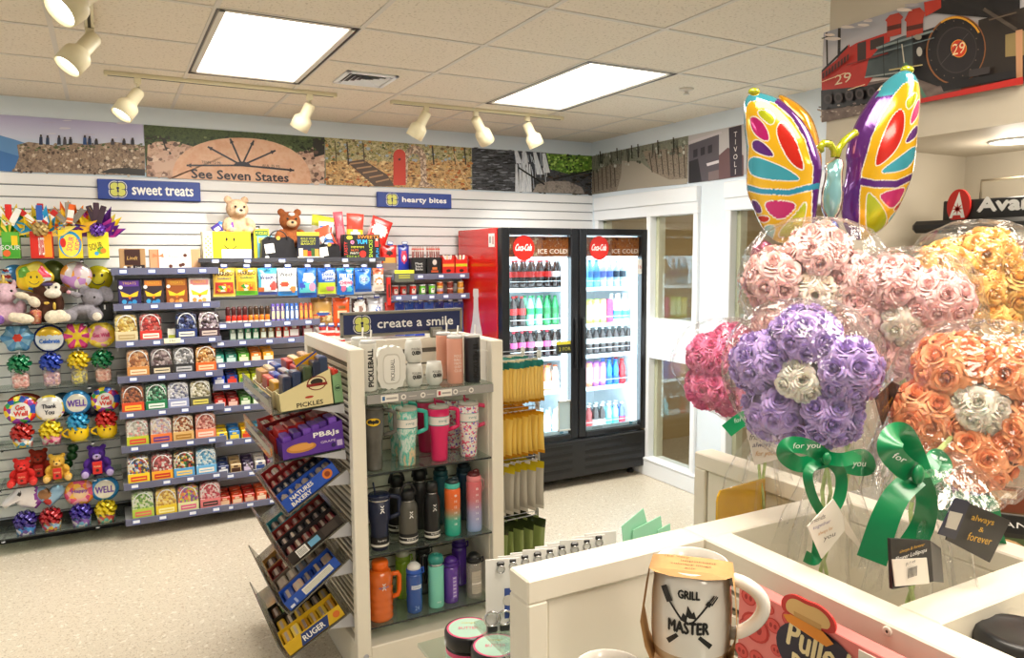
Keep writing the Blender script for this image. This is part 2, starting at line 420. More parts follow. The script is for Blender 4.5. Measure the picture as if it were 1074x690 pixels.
area('panel_light', (.755, 3.964, ZC-.03), .5, 22, NEUT, sy=1.1); area('panel_light', (2.585, 3.964, ZC-.03), .5, 22, NEUT, sy=1.1)
for x, y, e in ((.755, .6, 24), (-1.6, 2.4, 12), (-1.2, 4.6, 10), (.5, -1.5, 19), (1.9, .3, 26)):  # panels out of view; the last one is added to brighten the foreground
 area('panel_light', (x, y, ZC-.03), .5, e, WARM if y < 2 else NEUT, sy=1.1)
area('corridor_light', (5.2, 3.2, 2.55), 1.2, 22, WARM, sy=3)
p = [at_z(357, 84, ZC), at_z(412, 84, ZC)]
t = empty('ceiling_vent', 'white square ceiling air vent with angled slats and dark gaps', 'vent', (1.365, 4.27, ZC))
f = MB(); w = .15
for a in (-1, 1): f.box(a*w, a*(w-.025), -w, w, -.012, 0, M_frame, .003); f.box(-w, w, a*w, a*(w-.025), -.012, 0, M_frame, .003)
f.build('frame', t)
f = MB(); f.box(-w+.02, w-.02, -w+.02, w-.02, -.002, -.0008, M_black); f.build('duct_opening', t)
for i in range(4):
 f = MB(); r = .115-.028*i
 for a in (-1, 1):
  f.add([(a*r, -r, -.012), (a*r, r, -.012), (a*(r-.016), r-.016, -.003), (a*(r-.016), -r+.016, -.003)], [(0, 1, 2, 3)], M_frame)
  f.add([(-r, a*r, -.012), (r, a*r, -.012), (r-.016, a*(r-.016), -.003), (-r+.016, a*(r-.016), -.003)], [(0, 1, 2, 3)], M_frame)
 f.build('slat', t)
q = at_z(720, 93, ZC); f = MB(); f.lathe([(.045, 0), (.045, -.006), (.03, -.012), (.012, -.014), (.012, -.03), (.02, -.032), (.02, -.036), (.001, -.036)], M_tbar, 18)
tag(f.build('ceiling_sprinkler', loc=(q.x, q.y, ZC)), 'small round white sprinkler cover set in ceiling tiles near balloon', 'sprinkler')
q = at_z(1066, 147, zso); f = MB(); f.lathe([(.085, 0), (.085, -.006), (.07, -.006), (.068, .0)], M_frame, 24)
dl = empty('downlight', 'small round lit downlight in the alcove ceiling', 'ceiling light', (q.x, q.y, zso)); f.build('ring', dl)
f = MB(); f.lathe([(.067, -.001), (.067, -.004)], emit_mat('lit_downlight', 'fff2d8', 9), 24); f.build('lens', dl)
l = bpy.data.lights.new('downlight_lamp', 'POINT'); l.energy = 2.5; l.color = WARM; l.shadow_soft_size = .06; o = bpy.data.objects.new('downlight_lamp', l); COL.objects.link(o); o.location = (q.x, q.y, zso-.08)
M_track = mat('ivory_track_metal', 'e6dcba', .4)
def track(label, a, b_):
 a, b_ = Vector(a), Vector(b_); d = (b_-a); L = d.length; ang = math.atan2(d.y, d.x)
 t = empty('light_track', label, 'light track', (a.x, a.y, ZC), ang)
 f = MB(); f.box(0, L, -.018, .018, -.022, 0, M_track, .003); f.build('rail', t)
 f = MB(); f.box(0.01, L-.01, -.006, .006, -.0235, -.02, M_black); f.build('slot', t)
 for x in (0, L):
  f = MB(); f.box(x-.008, x+.008, -.02, .02, -.025, 0, M_track, .003); f.build('end_cap', t)
track('short ivory light track over the candy wall at far left, running away from camera', (-.01, 2.6), (-.01, 3.83))
track('long ivory light track under left ceiling panel, above sweet treats sign', (.05, 4.74), (1.316, 4.74))
track('long ivory light track above hearty bites sign, near the corner', (1.70, 4.77), (3.01, 4.77))
M_bulb = emit_mat('lit_bulb', 'fff4e0', 12)
def spot(label, px_n, px_m, Yt, xt=None, dy=.06, sc=1.0, en=55, lit=True):
 """px_n neck pixel, px_m mouth pixel"""
 n = at_y(*px_n, Yt); m = at_y(*px_m, Yt+dy); ax = (m-n).normalized(); L = (m-n).length
 t = empty('track_spotlight', label, 'spotlight', n)
 xt = n.x if xt is None else xt
 f = MB(); f.box(xt-n.x-.018, xt-n.x+.018, -.015, .015, ZC-.055-n.z, ZC-.022-n.z, M_track, .003)
 f.tube([(xt-n.x, 0, ZC-.05-n.z), (xt-n.x, 0, ZC-.08-n.z), ((xt-n.x)*.3, 0, .03), (0, 0, 0)], .008, M_track); f.build('stem', t)
 rot = Vector((0, 0, 1)).rotation_difference(ax).to_matrix().to_4x4()
 r1, r2 = .034*sc, .058*sc
 f = MB(); f.M = rot
 f.lathe([(.001, -.012), (r1*.8, -.012), (r1, 0), (r1, L*.42), (r1*1.15, L*.46), (r2*.95, L*.56), (r2, L*.62), (r2, L), (r2*.9, L), (r2*.86, L*.8), (.001, L*.78)], M_track, 24, cap=False); f.build('lamp_shade', t)
 f = MB(); f.M = rot; f.lathe([(.001, L*.80), (r2*.84, L*.86), (r2*.84, L*.9), (.001, L*.97)], M_bulb if lit else M_frame, 20, cap=False); f.build('bulb', t)
 li = bpy.data.lights.new('spot_lamp', 'SPOT'); li.energy = en; li.color = (1, .94, .84); li.spot_size = 1.5; li.spot_blend = .8; li.shadow_soft_size = .05
 o = bpy.data.objects.new('spot_lamp', li); COL.objects.link(o); o.location = m+ax*.03
 o.rotation_euler = (-ax).to_track_quat('Z', 'Y').to_euler()
 return t
spot('ivory spotlight cut by the top edge at far left, mouth glowing', (98, -12), (62, 12), 3.35, xt=-.01, dy=-.07, sc=1.15)
spot('ivory spotlight just below the cut-off one at far left', (98, 40), (70, 70), 3.83, xt=-.01, dy=-.05)
spot('ivory spotlight with glowing mouth at left end of long track', (145, 97), (127, 121), 4.74, dy=-.04)
spot('ivory spotlight at the right end of the track under left ceiling panel', (325, 111), (313, 135), 4.74)
spot('leftmost of three ivory spotlights above the hearty bites sign', (447, 119), (434, 144), 4.77)
spot('middle of three ivory spotlights near the corner, leaning right', (499, 125), (511, 149), 4.77)
spot('rightmost of three ivory spotlights near the corner, bulb glaring', (553, 131), (563, 153), 4.77, dy=-.03)
w = bpy.data.worlds.new('world'); SC.world = w; w.use_nodes = True
w.node_tree.nodes['Background'].inputs[0].default_value = (1, .95, .88, 1); w.node_tree.nodes['Background'].inputs[1].default_value = .25
SC.view_settings.view_transform = 'Standard'; SC.view_settings.look = 'None'; SC.view_settings.gamma = 1; SC.view_settings.use_curve_mapping = False
SC.view_settings.exposure = 0.42
class Mural:
 def __init__(s, plane, val, depth=.006):
  s.b = MB(); s.plane = plane; s.val = val; s.k = 0
 def P(s, x, y, off=0): return at_y(x, y, s.val-off) if s.plane == 'y' else at_x(x, y, s.val-off)
 def poly(s, pts, m, lay=None):
  s.k += 1; off = .0062+.00025*s.k
  s.b.poly([s.flat(p, off) for p in pts], m); return s
 def flat(s, p, off):
  q = at_y(p[0], p[1], s.val) if s.plane == 'y' else at_x(p[0], p[1], s.val)
  return (q.x, q.y-off, q.z) if s.plane == 'y' else (q.x-off, q.y, q.z)
 def ell(s, cx, cy, rx, ry, m, n=24, a0=0, a1=2*PI, rot=0):
  ca, sa = math.cos(rot), math.sin(rot); pts = []
  for i in range(n+1):
   a = a0+(a1-a0)*i/n; x, y = rx*math.cos(a), -ry*math.sin(a); pts.append((cx+x*ca-y*sa, cy+x*sa+y*ca))
  if abs(a1-a0-2*PI) < 1e-6: pts = pts[:-1]
  return s.poly(pts, m)
 def scatter(s, region, cols, n, w, h, seed=1, jag=5):
  """many small flecks of ink inside a region of the print"""
  rr = random.Random(seed); x0, x1 = min(p[0] for p in region), max(p[0] for p in region); y0, y1 = min(p[1] for p in region), max(p[1] for p in region); k = 0; s.k += 1
  while k < n:
   x, y = rr.uniform(x0, x1), rr.uniform(y0, y1); ins = False; j = len(region)-1
   for i in range(len(region)):
    (xi, yi), (xj, yj) = region[i], region[j]
    if (yi > y) != (yj > y) and x < (xj-xi)*(y-yi)/(yj-yi)+xi: ins = not ins
    j = i
   k += 1
   if not ins: continue
   off = .0062+.00025*s.k+.0002*k/n; f = rr.uniform(.5, 1.2); a0 = rr.uniform(0, 6)
   s.b.poly([s.flat((x+w*f*rr.uniform(.6, 1)*math.cos(a0+2*PI*i/jag), y+h*f*rr.uniform(.6, 1)*math.sin(a0+2*PI*i/jag)), off) for i in range(jag)], C(cols[rr.randrange(len(cols))]))
  s.k += 1; return s
 def line(s, x0, y0, x1, y1, w, m, w2=None):
  d = math.hypot(x1-x0, y1-y0); nx, ny = -(y1-y0)/d, (x1-x0)/d; w2 = w if w2 is None else w2
  return s.poly([(x0+nx*w/2, y0+ny*w/2), (x1+nx*w2/2, y1+ny*w2/2), (x1-nx*w2/2, y1-ny*w2/2), (x0-nx*w/2, y0-ny*w/2)], m)
 def base(s, a0, a1, z0, z1, m):
  v = s.val
  if s.plane == 'y': s.b.box(a0, a1, v-.006, v+.0, z0, z1, m)
  else: s.b.box(v-.006, v, a0, a1, z0, z1, m)
  return s
 def text(s, t, x, y, h, w, m, bold=0):
  """upright lettering centred at a pixel, h and w in metres"""
  s.k += 1; off = .0062+.00025*s.k+.0003; q = s.flat((x, y), off)
  s.b.M = Matrix.Translation(q) @ (Matrix.Identity(4) if s.plane == 'y' else Matrix.Rotation(-PI/2, 4, 'Z'))
  s.b.text(t, 0, 0, 0, h, m, w=w, bold=bold); s.b.M = Matrix.Identity(4); return s
 def done(s, label):
  o = s.b.build('photo_mural'); tag(o, label, 'mural', 'photo murals above the walls'); return o
MZ0, MZ1 = 2.386, 2.729
k_rock = cmix('print_cliff_rock', ['5a4a42', '8d7767', 'a8917c', '6d5a4f', 'b8a48f'], 45, .5, kind='noise', stretch=(1, 1, .6))
k_pinkrock = cmix('print_pink_rock', ['7a6157', 'b99481', 'd9b7a0', 'c7a08c', '937565'], 16, .5, kind='noise')
k_disc = cmix('print_orange_stone', ['d9a283', 'e0ae8f', 'e8bfa2', 'd89f80'], 10, .5, kind='noise')
k_forest = cmix('print_dark_foliage', ['1f2b1c', '3b4a2c', '54653c', '2c3a24', '6d7a4e'], 40, .5, kind='noise')
k_autumn = cmix('print_autumn_leaves', ['5b4a32', '8f6e45', 'c79a63', 'e0bd84', '7e6a45', 'b8845a'], 38, .5, kind='noise')
k_autumn2 = cmix('print_forest_canopy', ['46502f', '7b7a4c', 'a59a66', 'cfc59a', '5e5a3a', '8fa3ad'], 42, .5, kind='noise')
k_darkrock = cmix('print_wet_rock', ['121316', '2c2e33', '55575c', '1c1d21', '77787c'], 26, .5, kind='noise', stretch=(1, 1, 3))
k_fall = cmix('print_waterfall', ['8c93a0', 'c9d0da', 'f4f6fa', 'dfe5ee', 'aab2c0'], 60, .5, kind='noise', stretch=(3, 3, .25))
k_green = cmix('print_green_leaves', ['1b2a12', '446a20', '7da43a', '34521b', '9fbf55'], 34, .5, kind='noise')
k_wood = cmix('print_grey_wood', ['4a4238', '7b6f61', '9d9081', '62594d', '8a7d6e'], 40, .5, kind='noise', stretch=(1, 1, 4))
k_woods = cmix('print_grey_woods', ['3d4035', '6b6f5e', '8f9080', '54574a', 'a9ab9d'], 55, .5, kind='noise', stretch=(2, 2, .7))
k_sky = grad('print_dusk_sky', [(0, 'b9d8ee'), (.45, 'cfd3ea'), (1, 'b7b2d8')], 'Z', 2.5, 2.72)
m = Mural('y', YB); m.base(-.95, .268, MZ0, MZ1, k_sky)
m.poly([(-60, 138), (0, 142), (14, 146), (26, 150), (26, 181), (-60, 175)], C('5f8fc4'))
m.poly([(-60, 156), (0, 158), (20, 164), (26, 181), (-60, 175)], C('3f74b4'))
m.poly([(18, 152), (30, 149), (45, 151), (60, 153), (78, 150), (95, 152), (120, 149), (152, 153), (152, 184.5), (14, 180), (20, 165)], k_rock)
cl = [(18, 152), (45, 151), (78, 150), (120, 149), (152, 153), (152, 184.5), (14, 180), (20, 165)]
m.scatter(cl, ['b9a692', 'cbb9a6', '6b5a4e', '8a7464', '54463d', 'a48f7c', 'd8c8b4'], 260, 2.4, 2.2, 3); m.scatter([(20, 152), (150, 150), (150, 157), (20, 158)], ['4a5a38', '5f6e46', '3c4a30'], 60, 2.4, 1.0, 4)
m.scatter([(0, 122), (150, 130), (150, 148), (0, 136)], ['c8c4dc', 'd8d4e4', 'bdb6d6'], 14, 9, 1.2, 5, 9)
m.poly([(105, 181), (116, 177), (132, 176), (152, 178), (152, 184.3)], C('3b3838'))
for x, h, c in ((43, 11, '2a3350'), (50, 10, '31405f'), (62, 10, '3a4257'), (68, 8, '54505a'), (74, 8, '2d2f3d'), (89, 10, '34548c'), (94, 9, '27385e'), (101, 6, '40404c'), (118, 6, '4a4650'), (130, 6, '3c3c4a'), (139, 7, '32323e')):
 y = 152; m.poly([(x-2, y), (x-1.6, y-h*.75), (x+1.6, y-h*.75), (x+2, y)], C(c)); m.ell(x, y-h*.86, 1.2, 1.5, C('3a2c28'), 8)
m.done('wide mural photo of visitors standing on a rocky cliff under a lilac sky')
m = Mural('y', YB); m.base(.272, 1.492, MZ0, MZ1, k_forest)
Z = lambda x, y: (x/3.069, 100+y/3.069)
m.poly([Z(475, 160), Z(500, 150), Z(560, 148), Z(620, 165), Z(590, 200), Z(575, 266), Z(472, 262)], k_pinkrock)
m.poly([Z(478, 205), Z(540, 175), Z(600, 165), Z(570, 235), Z(500, 250)], C('d8b6a2'))
m.poly([Z(925, 190), Z(980, 180), Z(1044, 150), Z(1044, 284), Z(960, 283)], k_pinkrock)
m.poly([Z(1005, 140), Z(1044, 136), Z(1044, 190), Z(1010, 200)], C('2d2c28'))
m.poly([Z(470, 130), Z(545, 132), Z(548, 142), Z(470, 142)], C('3c332c')); m.poly([Z(520, 140), Z(533, 140), Z(552, 190), Z(538, 192)], C('2d2723'))
m.scatter([Z(470, 130), Z(1044, 140), Z(1044, 185), Z(930, 195), Z(760, 135), Z(600, 165), Z(470, 160)], ['2a3a22', '56683a', '3b4c2a', '7c8a56', '1c2618'], 240, 2.6, 1.8, 6)
m.scatter([Z(475, 160), Z(560, 148), Z(620, 165), Z(590, 200), Z(575, 266), Z(472, 262)], ['e6cdbb', 'c49c88', '8a6a5c', 'd4b09c', '6a5248'], 70, 4, 2.8, 7); m.scatter([Z(925, 190), Z(1044, 165), Z(1044, 284), Z(960, 283)], ['e6cdbb', 'c49c88', '6a5248', 'd4b09c', '4a3a34'], 60, 3.6, 2.8, 8)
arc = [Z(545, 267)]
for i in range(21):
 a = PI-PI*i/20; arc.append(Z(772+218*math.cos(a)+(10 if i > 10 else 0), 268-138*math.sin(a)**.8+(i/20)*14))
arc.append(Z(992, 286)); m.poly(arc, k_disc)
dk = C('33303a')
cx, cy = Z(778, 226)
for ex, ey in ((600, 226), (668, 166), (740, 140), (816, 146), (886, 178), (946, 242)):
 x, y = Z(ex, ey); m.line(cx, cy, x, y, 1.9, dk); d = math.hypot(x-cx, y-cy); ux, uy = (x-cx)/d, (y-cy)/d
 m.poly([(x, y), (x-ux*5-uy*2.2, y-uy*5+ux*2.2), (x-ux*5+uy*2.2, y-uy*5-ux*2.2)], dk)
m.ell(cx, cy+.5, 9, 4.5, dk, 14, 0, PI)
m.text('See Seven States', *Z(776, 259), .062, .66, dk, .0022)
m.text('TENN. 12 MI.', *Z(680, 217), .018, .13, dk); m.text('ALA. 25 MI.', *Z(872, 228), .018, .13, dk)
m.done('mural photo of a round orange stone marker reading See Seven States')
m = Mural('y', YB); m.base(1.496, 2.716, MZ0, MZ1, k_autumn2)
Z = lambda x, y: (330+x/3.58, 110+y/3.58)
m.poly([Z(42, 215), Z(150, 205), Z(300, 215), Z(460, 205), Z(585, 215), Z(585, 318), Z(42, 300)], k_autumn)
m.scatter([Z(42, 125), Z(585, 165), Z(585, 225), Z(460, 210), Z(42, 215)], ['5c6638', '8a8a52', 'b8a868', 'd8cfa8', '6e5a38', 'a8b8c4', 'c88a4a'], 330, 2.2, 1.8, 9)
m.scatter([Z(42, 212), Z(300, 215), Z(585, 212), Z(585, 318), Z(42, 300)], ['c98a4a', 'e8c080', '8a5a30', 'd8a860', 'f0d8a0', '6a4a2c', 'b8602c'], 330, 2.6, 1.4, 10)
m.poly([Z(120, 215), Z(180, 205), Z(270, 262), Z(300, 305), Z(225, 306)], C('5a4638'))
for i in range(5): m.line(*Z(132+24*i, 222+17*i), *Z(190+22*i, 215+16*i), 1.6, C('b98f68'))
arch = []
for i in range(15): a = PI-PI*i/14; arch.append(Z(375+42*math.cos(a), 205-52*math.sin(a)))
arch += [Z(420, 290), Z(455, 308), Z(388, 308), Z(398, 280)]
for i in range(11): a = PI*i/10; arch.append(Z(372+22*math.cos(a), 212-30*math.sin(a)))
arch += [Z(345, 300), Z(335, 300)]
m.poly(arch, cmix('print_arch_stone', ['8a7566', 'c9ae94', 'e6d2b8', 'a98d78'], 70, .5))
m.poly([Z(294, 302)]+[Z(294, 190)]+[Z(317+23*math.cos(PI-PI*i/8), 190-23*math.sin(PI-PI*i/8)) for i in range(9)]+[Z(341, 302)], C('d9432f'))
m.ell(*Z(317, 205), 1.4, 1.4, C('511812'), 8)
for x, w, c in ((120, 1.4, '3d3428'), (180, 1.1, '4b3f30'), (440, 1.6, '3a3226'), (520, 1.2, '594a36'), (560, 1.4, '43382a'), (75, 1, '51452f')):
 m.line(*Z(x, 135+x*.045), *Z(x+6, 225), w, C(c))
m.line(*Z(520, 185), *Z(572, 300), 1.2, C('d8b98c')); m.line(*Z(500, 210), *Z(560, 255), .8, C('caa877'))
m.done('mural photo of autumn woods with a red door, stone arch and steps')
m = Mural('y', YB); m.base(2.72, XR-.004, MZ0, MZ1, k_darkrock)
m.poly([Z(870, 184), Z(1044, 192), Z(1044, 250), Z(960, 262), Z(880, 240)], k_green)
m.scatter([Z(870, 184), Z(1044, 192), Z(1044, 250), Z(960, 262), Z(880, 240)], ['8fc048', 'b8d868', '2f5a1a', '5a8a2c', '1a2c10'], 160, 2, 1.6, 11); m.scatter([Z(590, 160), Z(745, 172), Z(755, 325), Z(590, 318)], ['4a4c52', '6c6e76', '1a1b1f', '2e3036', '8a8c94', '0e0f12'], 190, 5, 1.0, 12); m.scatter([Z(800, 260), Z(1044, 255), Z(1044, 338), Z(760, 330)], ['3a3632', '15140f', '5a544c', '4a3a2c'], 90, 4, 1.4, 13)
m.poly([Z(748, 172), Z(868, 180), Z(880, 250), Z(840, 270), Z(760, 222), Z(744, 205)], C('3a3f4a'))
for x0, x1, y0, y1 in ((748, 768, 172, 220), (778, 790, 174, 225), (818, 846, 178, 262), (852, 872, 182, 255)):
 m.poly([Z(x0, y0), Z(x0+12, y0), Z(x1+10, y1), Z(x1-14, y1)], k_fall)
for x0, x1 in ((752, 760), (766, 773), (777, 790), (794, 800), (803, 808)): m.poly([Z(x0, 222), Z(x1, 224), Z(x1+5, 327), Z(x0-1, 327)], k_fall)
rw = random.Random(4)
for i in range(26): x = rw.uniform(748, 866); y = rw.uniform(172, 250); m.line(*Z(x, y), *Z(x+rw.uniform(2, 10), y+rw.uniform(25, 70)), rw.uniform(.3, .9), C(rw.choice(['f4f6fa', 'dfe5ee', 'c4ccd8'])))
m.poly([Z(815, 328), Z(830, 300), Z(880, 286), Z(950, 288), Z(1000, 310), Z(1010, 334)], cmix('print_boulder', ['55504c', '8a817a', 'a59a90', '6c6560'], 30, .5, kind='noise'))
m.line(*Z(760, 235), *Z(860, 300), 1.6, C('17171a')); m.line(*Z(890, 280), *Z(1040, 245), 1.4, C('221f1b'))
m.done('mural photo of a white waterfall over dark rocks beside green leaves')
pa, pb = at_x(622, 184, XR), at_x(722, 160, XR); pc = at_x(790, 150, XR)
m = Mural('x', XR); m.base(pb.y, YB-.012, MZ0, MZ1, k_woods)
Z = lambda x, y: (620+x/1.817, 130+y/1.817)
m.poly([Z(3, 92), Z(40, 75), Z(75, 78), Z(55, 110), Z(50, 128), Z(3, 133)], k_wood)
m.poly([Z(60, 70), Z(95, 72), Z(120, 92), Z(150, 106), Z(184, 102), Z(184, 114), Z(50, 127), Z(58, 100)], C('a59c8e'))
m.poly([Z(100, 52), Z(140, 48), Z(184, 40), Z(184, 104), Z(150, 106), Z(120, 92), Z(108, 74)], k_wood)
for i in range(7): m.line(*Z(112+11*i, 55-2*i), *Z(118+10.5*i, 92+2*i), 1.1, C('4b4339'))
for i in range(6): m.line(*Z(6+8*i, 88-2*i), *Z(8+8*i, 130-2*i), 1.0, C('4b4339'))
m.scatter([Z(3, 62), Z(184, 28), Z(184, 60), Z(60, 80), Z(3, 92)], ['7a7d6c', 'a8aa9c', '4c4f42', '62655a', 'c0c0b4'], 150, 1.6, 2.4, 14)
rw = random.Random(8)
for i in range(22): x = rw.uniform(4, 182); m.line(*Z(x, 60-x*.18), *Z(x+rw.uniform(-3, 3), 84-x*.15), rw.uniform(.4, .9), C(rw.choice(['3a392f', '57564a', '8a8878'])))
for x in (20, 52, 80, 92, 130, 160): m.line(*Z(x, 56-x*.19), *Z(x+1, 78-x*.15), 1.2, C('2f3028'))
m.done('mural photo of a wooden boardwalk winding through bare grey woods')
m = Mural('x', XR); m.base(at_x(800, 150, XR).y, pb.y-.004, MZ0, MZ1, C('b9b4b4'))
m.poly([Z(187, 40), Z(245, 20), Z(245, 106), Z(187, 113)], C('57525a')); m.poly([Z(187, 72), Z(205, 66), Z(212, 110), Z(187, 113)], C('2b2a30'))
for i in range(3): m.poly([Z(196+14*i, 50-4*i), Z(204+14*i, 47-4*i), Z(204+14*i, 62-4*i), Z(196+14*i, 65-4*i)], C('2c2a33'))
m.line(*Z(187, 36), *Z(250, 16), 2.5, C('c4bcc0')); m.line(*Z(222, 78), *Z(250, 70), 3, C('d2ccd0'))
m.poly([Z(225, 92), Z(250, 86), Z(250, 104), Z(225, 109)], C('7a6b6c'))
m.poly([Z(245, 60), Z(262, 45), Z(292, 60), Z(292, 99), Z(245, 106)], C('6a4f52'))
m.poly([Z(264, 8), Z(288, 2), Z(290, 98), Z(267, 101)], C('352d38'))
for i, ch in enumerate('TIVOLI'): m.text(ch, *Z(277, 20+14.2*i), .036, None, C('e8e2dc'))
m.done('narrow mural photo of an old theatre with a tall vertical sign')
m = Mural('x', XS); zT = at_x(864, 35, XS).z; zB = at_x(864, 127, XS).z; yT = at_x(863.5, 80, XS).y
k_tsky = grad('print_train_sky', [(0, 'd8c9bb'), (.5, 'c9c2c0'), (1, '9fa0ac')], 'Z', zB, zT)
k_red = mat('print_train_red', 'b8291f', .45, noise=.25, nscale=12); k_bk = mat('print_locomotive_black', '201e22', .4, noise=.4, nscale=10)
m.base(yT-1.4, yT, zB, zT, k_tsky)
Z = lambda x, y: (840+x/2.76, y/2.76)
m.poly([Z(63, 262), Z(340, 215), Z(660, 170), Z(660, 240), Z(340, 303), Z(63, 355)], mat('print_gravel', '7b6c66', .6, noise=.3, nscale=40))
m.line(*Z(78, 95), *Z(80, 200), 1.8, C('2e2926')); m.line(*Z(115, 82), *Z(113, 210), 3, C('2e2926')); m.line(*Z(64, 112), *Z(98, 104), 1.2, C('2e2926'))
m.poly([Z(64, 208), Z(105, 175), Z(145, 128), Z(145, 268), Z(64, 285)], k_red); m.poly([Z(64, 204), Z(140, 130), Z(140, 138), Z(64, 212)], k_bk)
m.poly([Z(140, 140), Z(165, 125), Z(262, 92), Z(262, 160), Z(190, 255), Z(140, 268)], k_red); m.poly([Z(168, 127), Z(193, 119), Z(193, 176), Z(168, 183)], C('3a2a28'))
m.poly([Z(205, 118), Z(245, 105), Z(245, 135), Z(205, 146)], C('3a2a28')); m.text('29', *Z(126, 228), .035, .07, C('d9c7a8'))
m.poly([Z(63, 262), Z(190, 250), Z(300, 225), Z(330, 285), Z(63, 320)], k_bk)
m.poly([Z(200, 175), Z(240, 130), Z(300, 105), Z(390, 88), Z(400, 215), Z(300, 225), Z(190, 225)], mat('print_boiler_grey', '4a565a', .35, noise=.4, nscale=8))
m.poly([Z(330, 100), Z(420, 70), Z(470, 60), Z(480, 240), Z(400, 250), Z(330, 225)], k_bk)
for cx, w in ((275, 26), (335, 30)):
 m.poly([Z(cx-w*.8, 110), Z(cx-w*.8, 65), Z(cx-w, 60), Z(cx-w*.5, 45-(cx-275)*.25), Z(cx+w*.5, 38-(cx-275)*.25), Z(cx+w, 50-(cx-275)*.2), Z(cx+w*.8, 58), Z(cx+w*.8, 100)], C('b23a2a'))
 m.poly([Z(cx-w*.8, 92), Z(cx+w*.8, 82), Z(cx+w*.8, 68), Z(cx-w*.8, 78)], C('57251d'))
m.poly([Z(370, 10), Z(410, -3), Z(640, -3), Z(640, 60), Z(520, 50), Z(400, 40), Z(370, 40)], k_bk)
m.poly([Z(362, 8), Z(412, -3), Z(412, 24), Z(366, 50)], C('b83425'))
m.poly([Z(520, 60), Z(660, 20), Z(660, 235), Z(520, 240)], C('2a2320')); m.poly([Z(598, 102), Z(660, 88), Z(660, 160), Z(598, 166)], C('8d7a50')); m.poly([Z(628, 90), Z(648, 86), Z(648, 250), Z(630, 250)], C('c08f6a'))
m.ell(*Z(455, 146), 86/2.76, 100/2.76, C('8f5a33'), 32, rot=.2); m.ell(*Z(456, 146), 82/2.76, 96/2.76, k_bk, 32, rot=.2)
m.ell(*Z(458, 146), 58/2.76, 68/2.76, C('3a3233'), 32, rot=.2); m.ell(*Z(459, 146), 54/2.76, 64/2.76, C('262226'), 32, rot=.2)
for i in range(8): a, c = .55+.2*i, .75+.2*i; m.line(*Z(456+78*math.cos(a), 144-92*math.sin(a)), *Z(456+78*math.cos(c), 144-92*math.sin(c)), 2.2, C('d79a2b'))
m.ell(*Z(465, 142), 23/2.76, 26/2.76, C('e8a33a'), 22); m.ell(*Z(465, 142), 21/2.76, 24/2.76, C('cf3a20'), 22)
m.text('29', *Z(465, 142), .035, .04, C('f1d9a8'))
rt = random.Random(6)
for i in range(9): m.poly([Z(70+9*i, 214-6.5*i), Z(76+9*i, 209-6.5*i), Z(76+9*i, 226-6.5*i), Z(70+9*i, 231-6.5*i)], C('4a1512'))
m.line(*Z(66, 240), *Z(140, 212), .8, C('e8c8a0')); m.line(*Z(145, 262), *Z(195, 246), .8, C('e8c8a0')); m.line(*Z(142, 190), *Z(262, 155), 1.2, C('7a1a14'))
for x, y in ((88, 288), (118, 284), (150, 278), (180, 274), (215, 268), (250, 262), (285, 258)): m.ell(*Z(x, y), 4.6, 5.4, C('3d3436'), 16); m.ell(*Z(x, y), 2.6, 3.2, C('1a1618'), 14)
m.line(*Z(196, 226), *Z(330, 206), 1.6, C('8a8f8c')); m.line(*Z(230, 142), *Z(395, 92), 2.2, C('7d8a8c')); m.line(*Z(222, 160), *Z(398, 112), 1.2, C('6a777a'))
for x in (250, 292, 335): m.line(*Z(x, 128-(x-250)*.28), *Z(x+3, 222-(x-250)*.12), .9, C('2a3032'))
m.line(*Z(268, 205), *Z(365, 190), 1.4, C('b8a878')); m.line(*Z(305, 130), *Z(312, 185), 1.2, C('c9c2b0'))
m.ell(*Z(356, 152), 3, 5, C('b8b4ac'), 12); m.ell(*Z(352, 110), 4, 3, C('8a8478'), 12)
m.poly([Z(470, 245), Z(520, 232), Z(540, 255), Z(480, 268)], C('8a3a24')); m.poly([Z(500, 205), Z(560, 195), Z(560, 215), Z(500, 226)], C('3a3436'))
for i in range(16): a = 2*PI*i/16; m.ell(*Z(457+70*math.cos(a), 146-82*math.sin(a)), .7, .8, C('6a5a4c'), 6)
m.line(*Z(420, 190), *Z(500, 100), .7, C('4a4244')); m.line(*Z(545, 30), *Z(640, 90), 4, C('4a4038')); m.line(*Z(560, 62), *Z(640, 40), 1.4, C('5a4c40'))
m.scatter([Z(63, 310), Z(300, 290), Z(340, 303), Z(63, 355)], ['8f8078', '6a5c56', 'a89a90', '574a46'], 120, 2.2, 1.2, 15)
m.scatter([Z(66, 100), Z(200, 60), Z(360, 5), Z(360, 40), Z(240, 88), Z(120, 120)], ['d8ccc4', 'c8bcb8', 'b0a8ac', 'e0d0c4'], 30, 10, 2.4, 16, 9)
m.line(*Z(318, 185), *Z(376, 285), 3.4, C('4f7a66'))
m.poly([Z(345, 292), Z(660, 225), Z(660, 246), Z(345, 304)], C('b8251f')); m.poly([Z(420, 246), Z(640, 205), Z(640, 226), Z(430, 268)], k_bk)
m.done('large mural photo of a red and black steam train above the alcove')
M_blue = mat('royal_blue_sign', '2c479c', .4); M_navy = mat('navy_sign', '1d2a5b', .4); M_lime = mat('lime_clover', 'd9dc6e', .4); M_wht = mat('white_lettering', 'f4f4f2', .4)
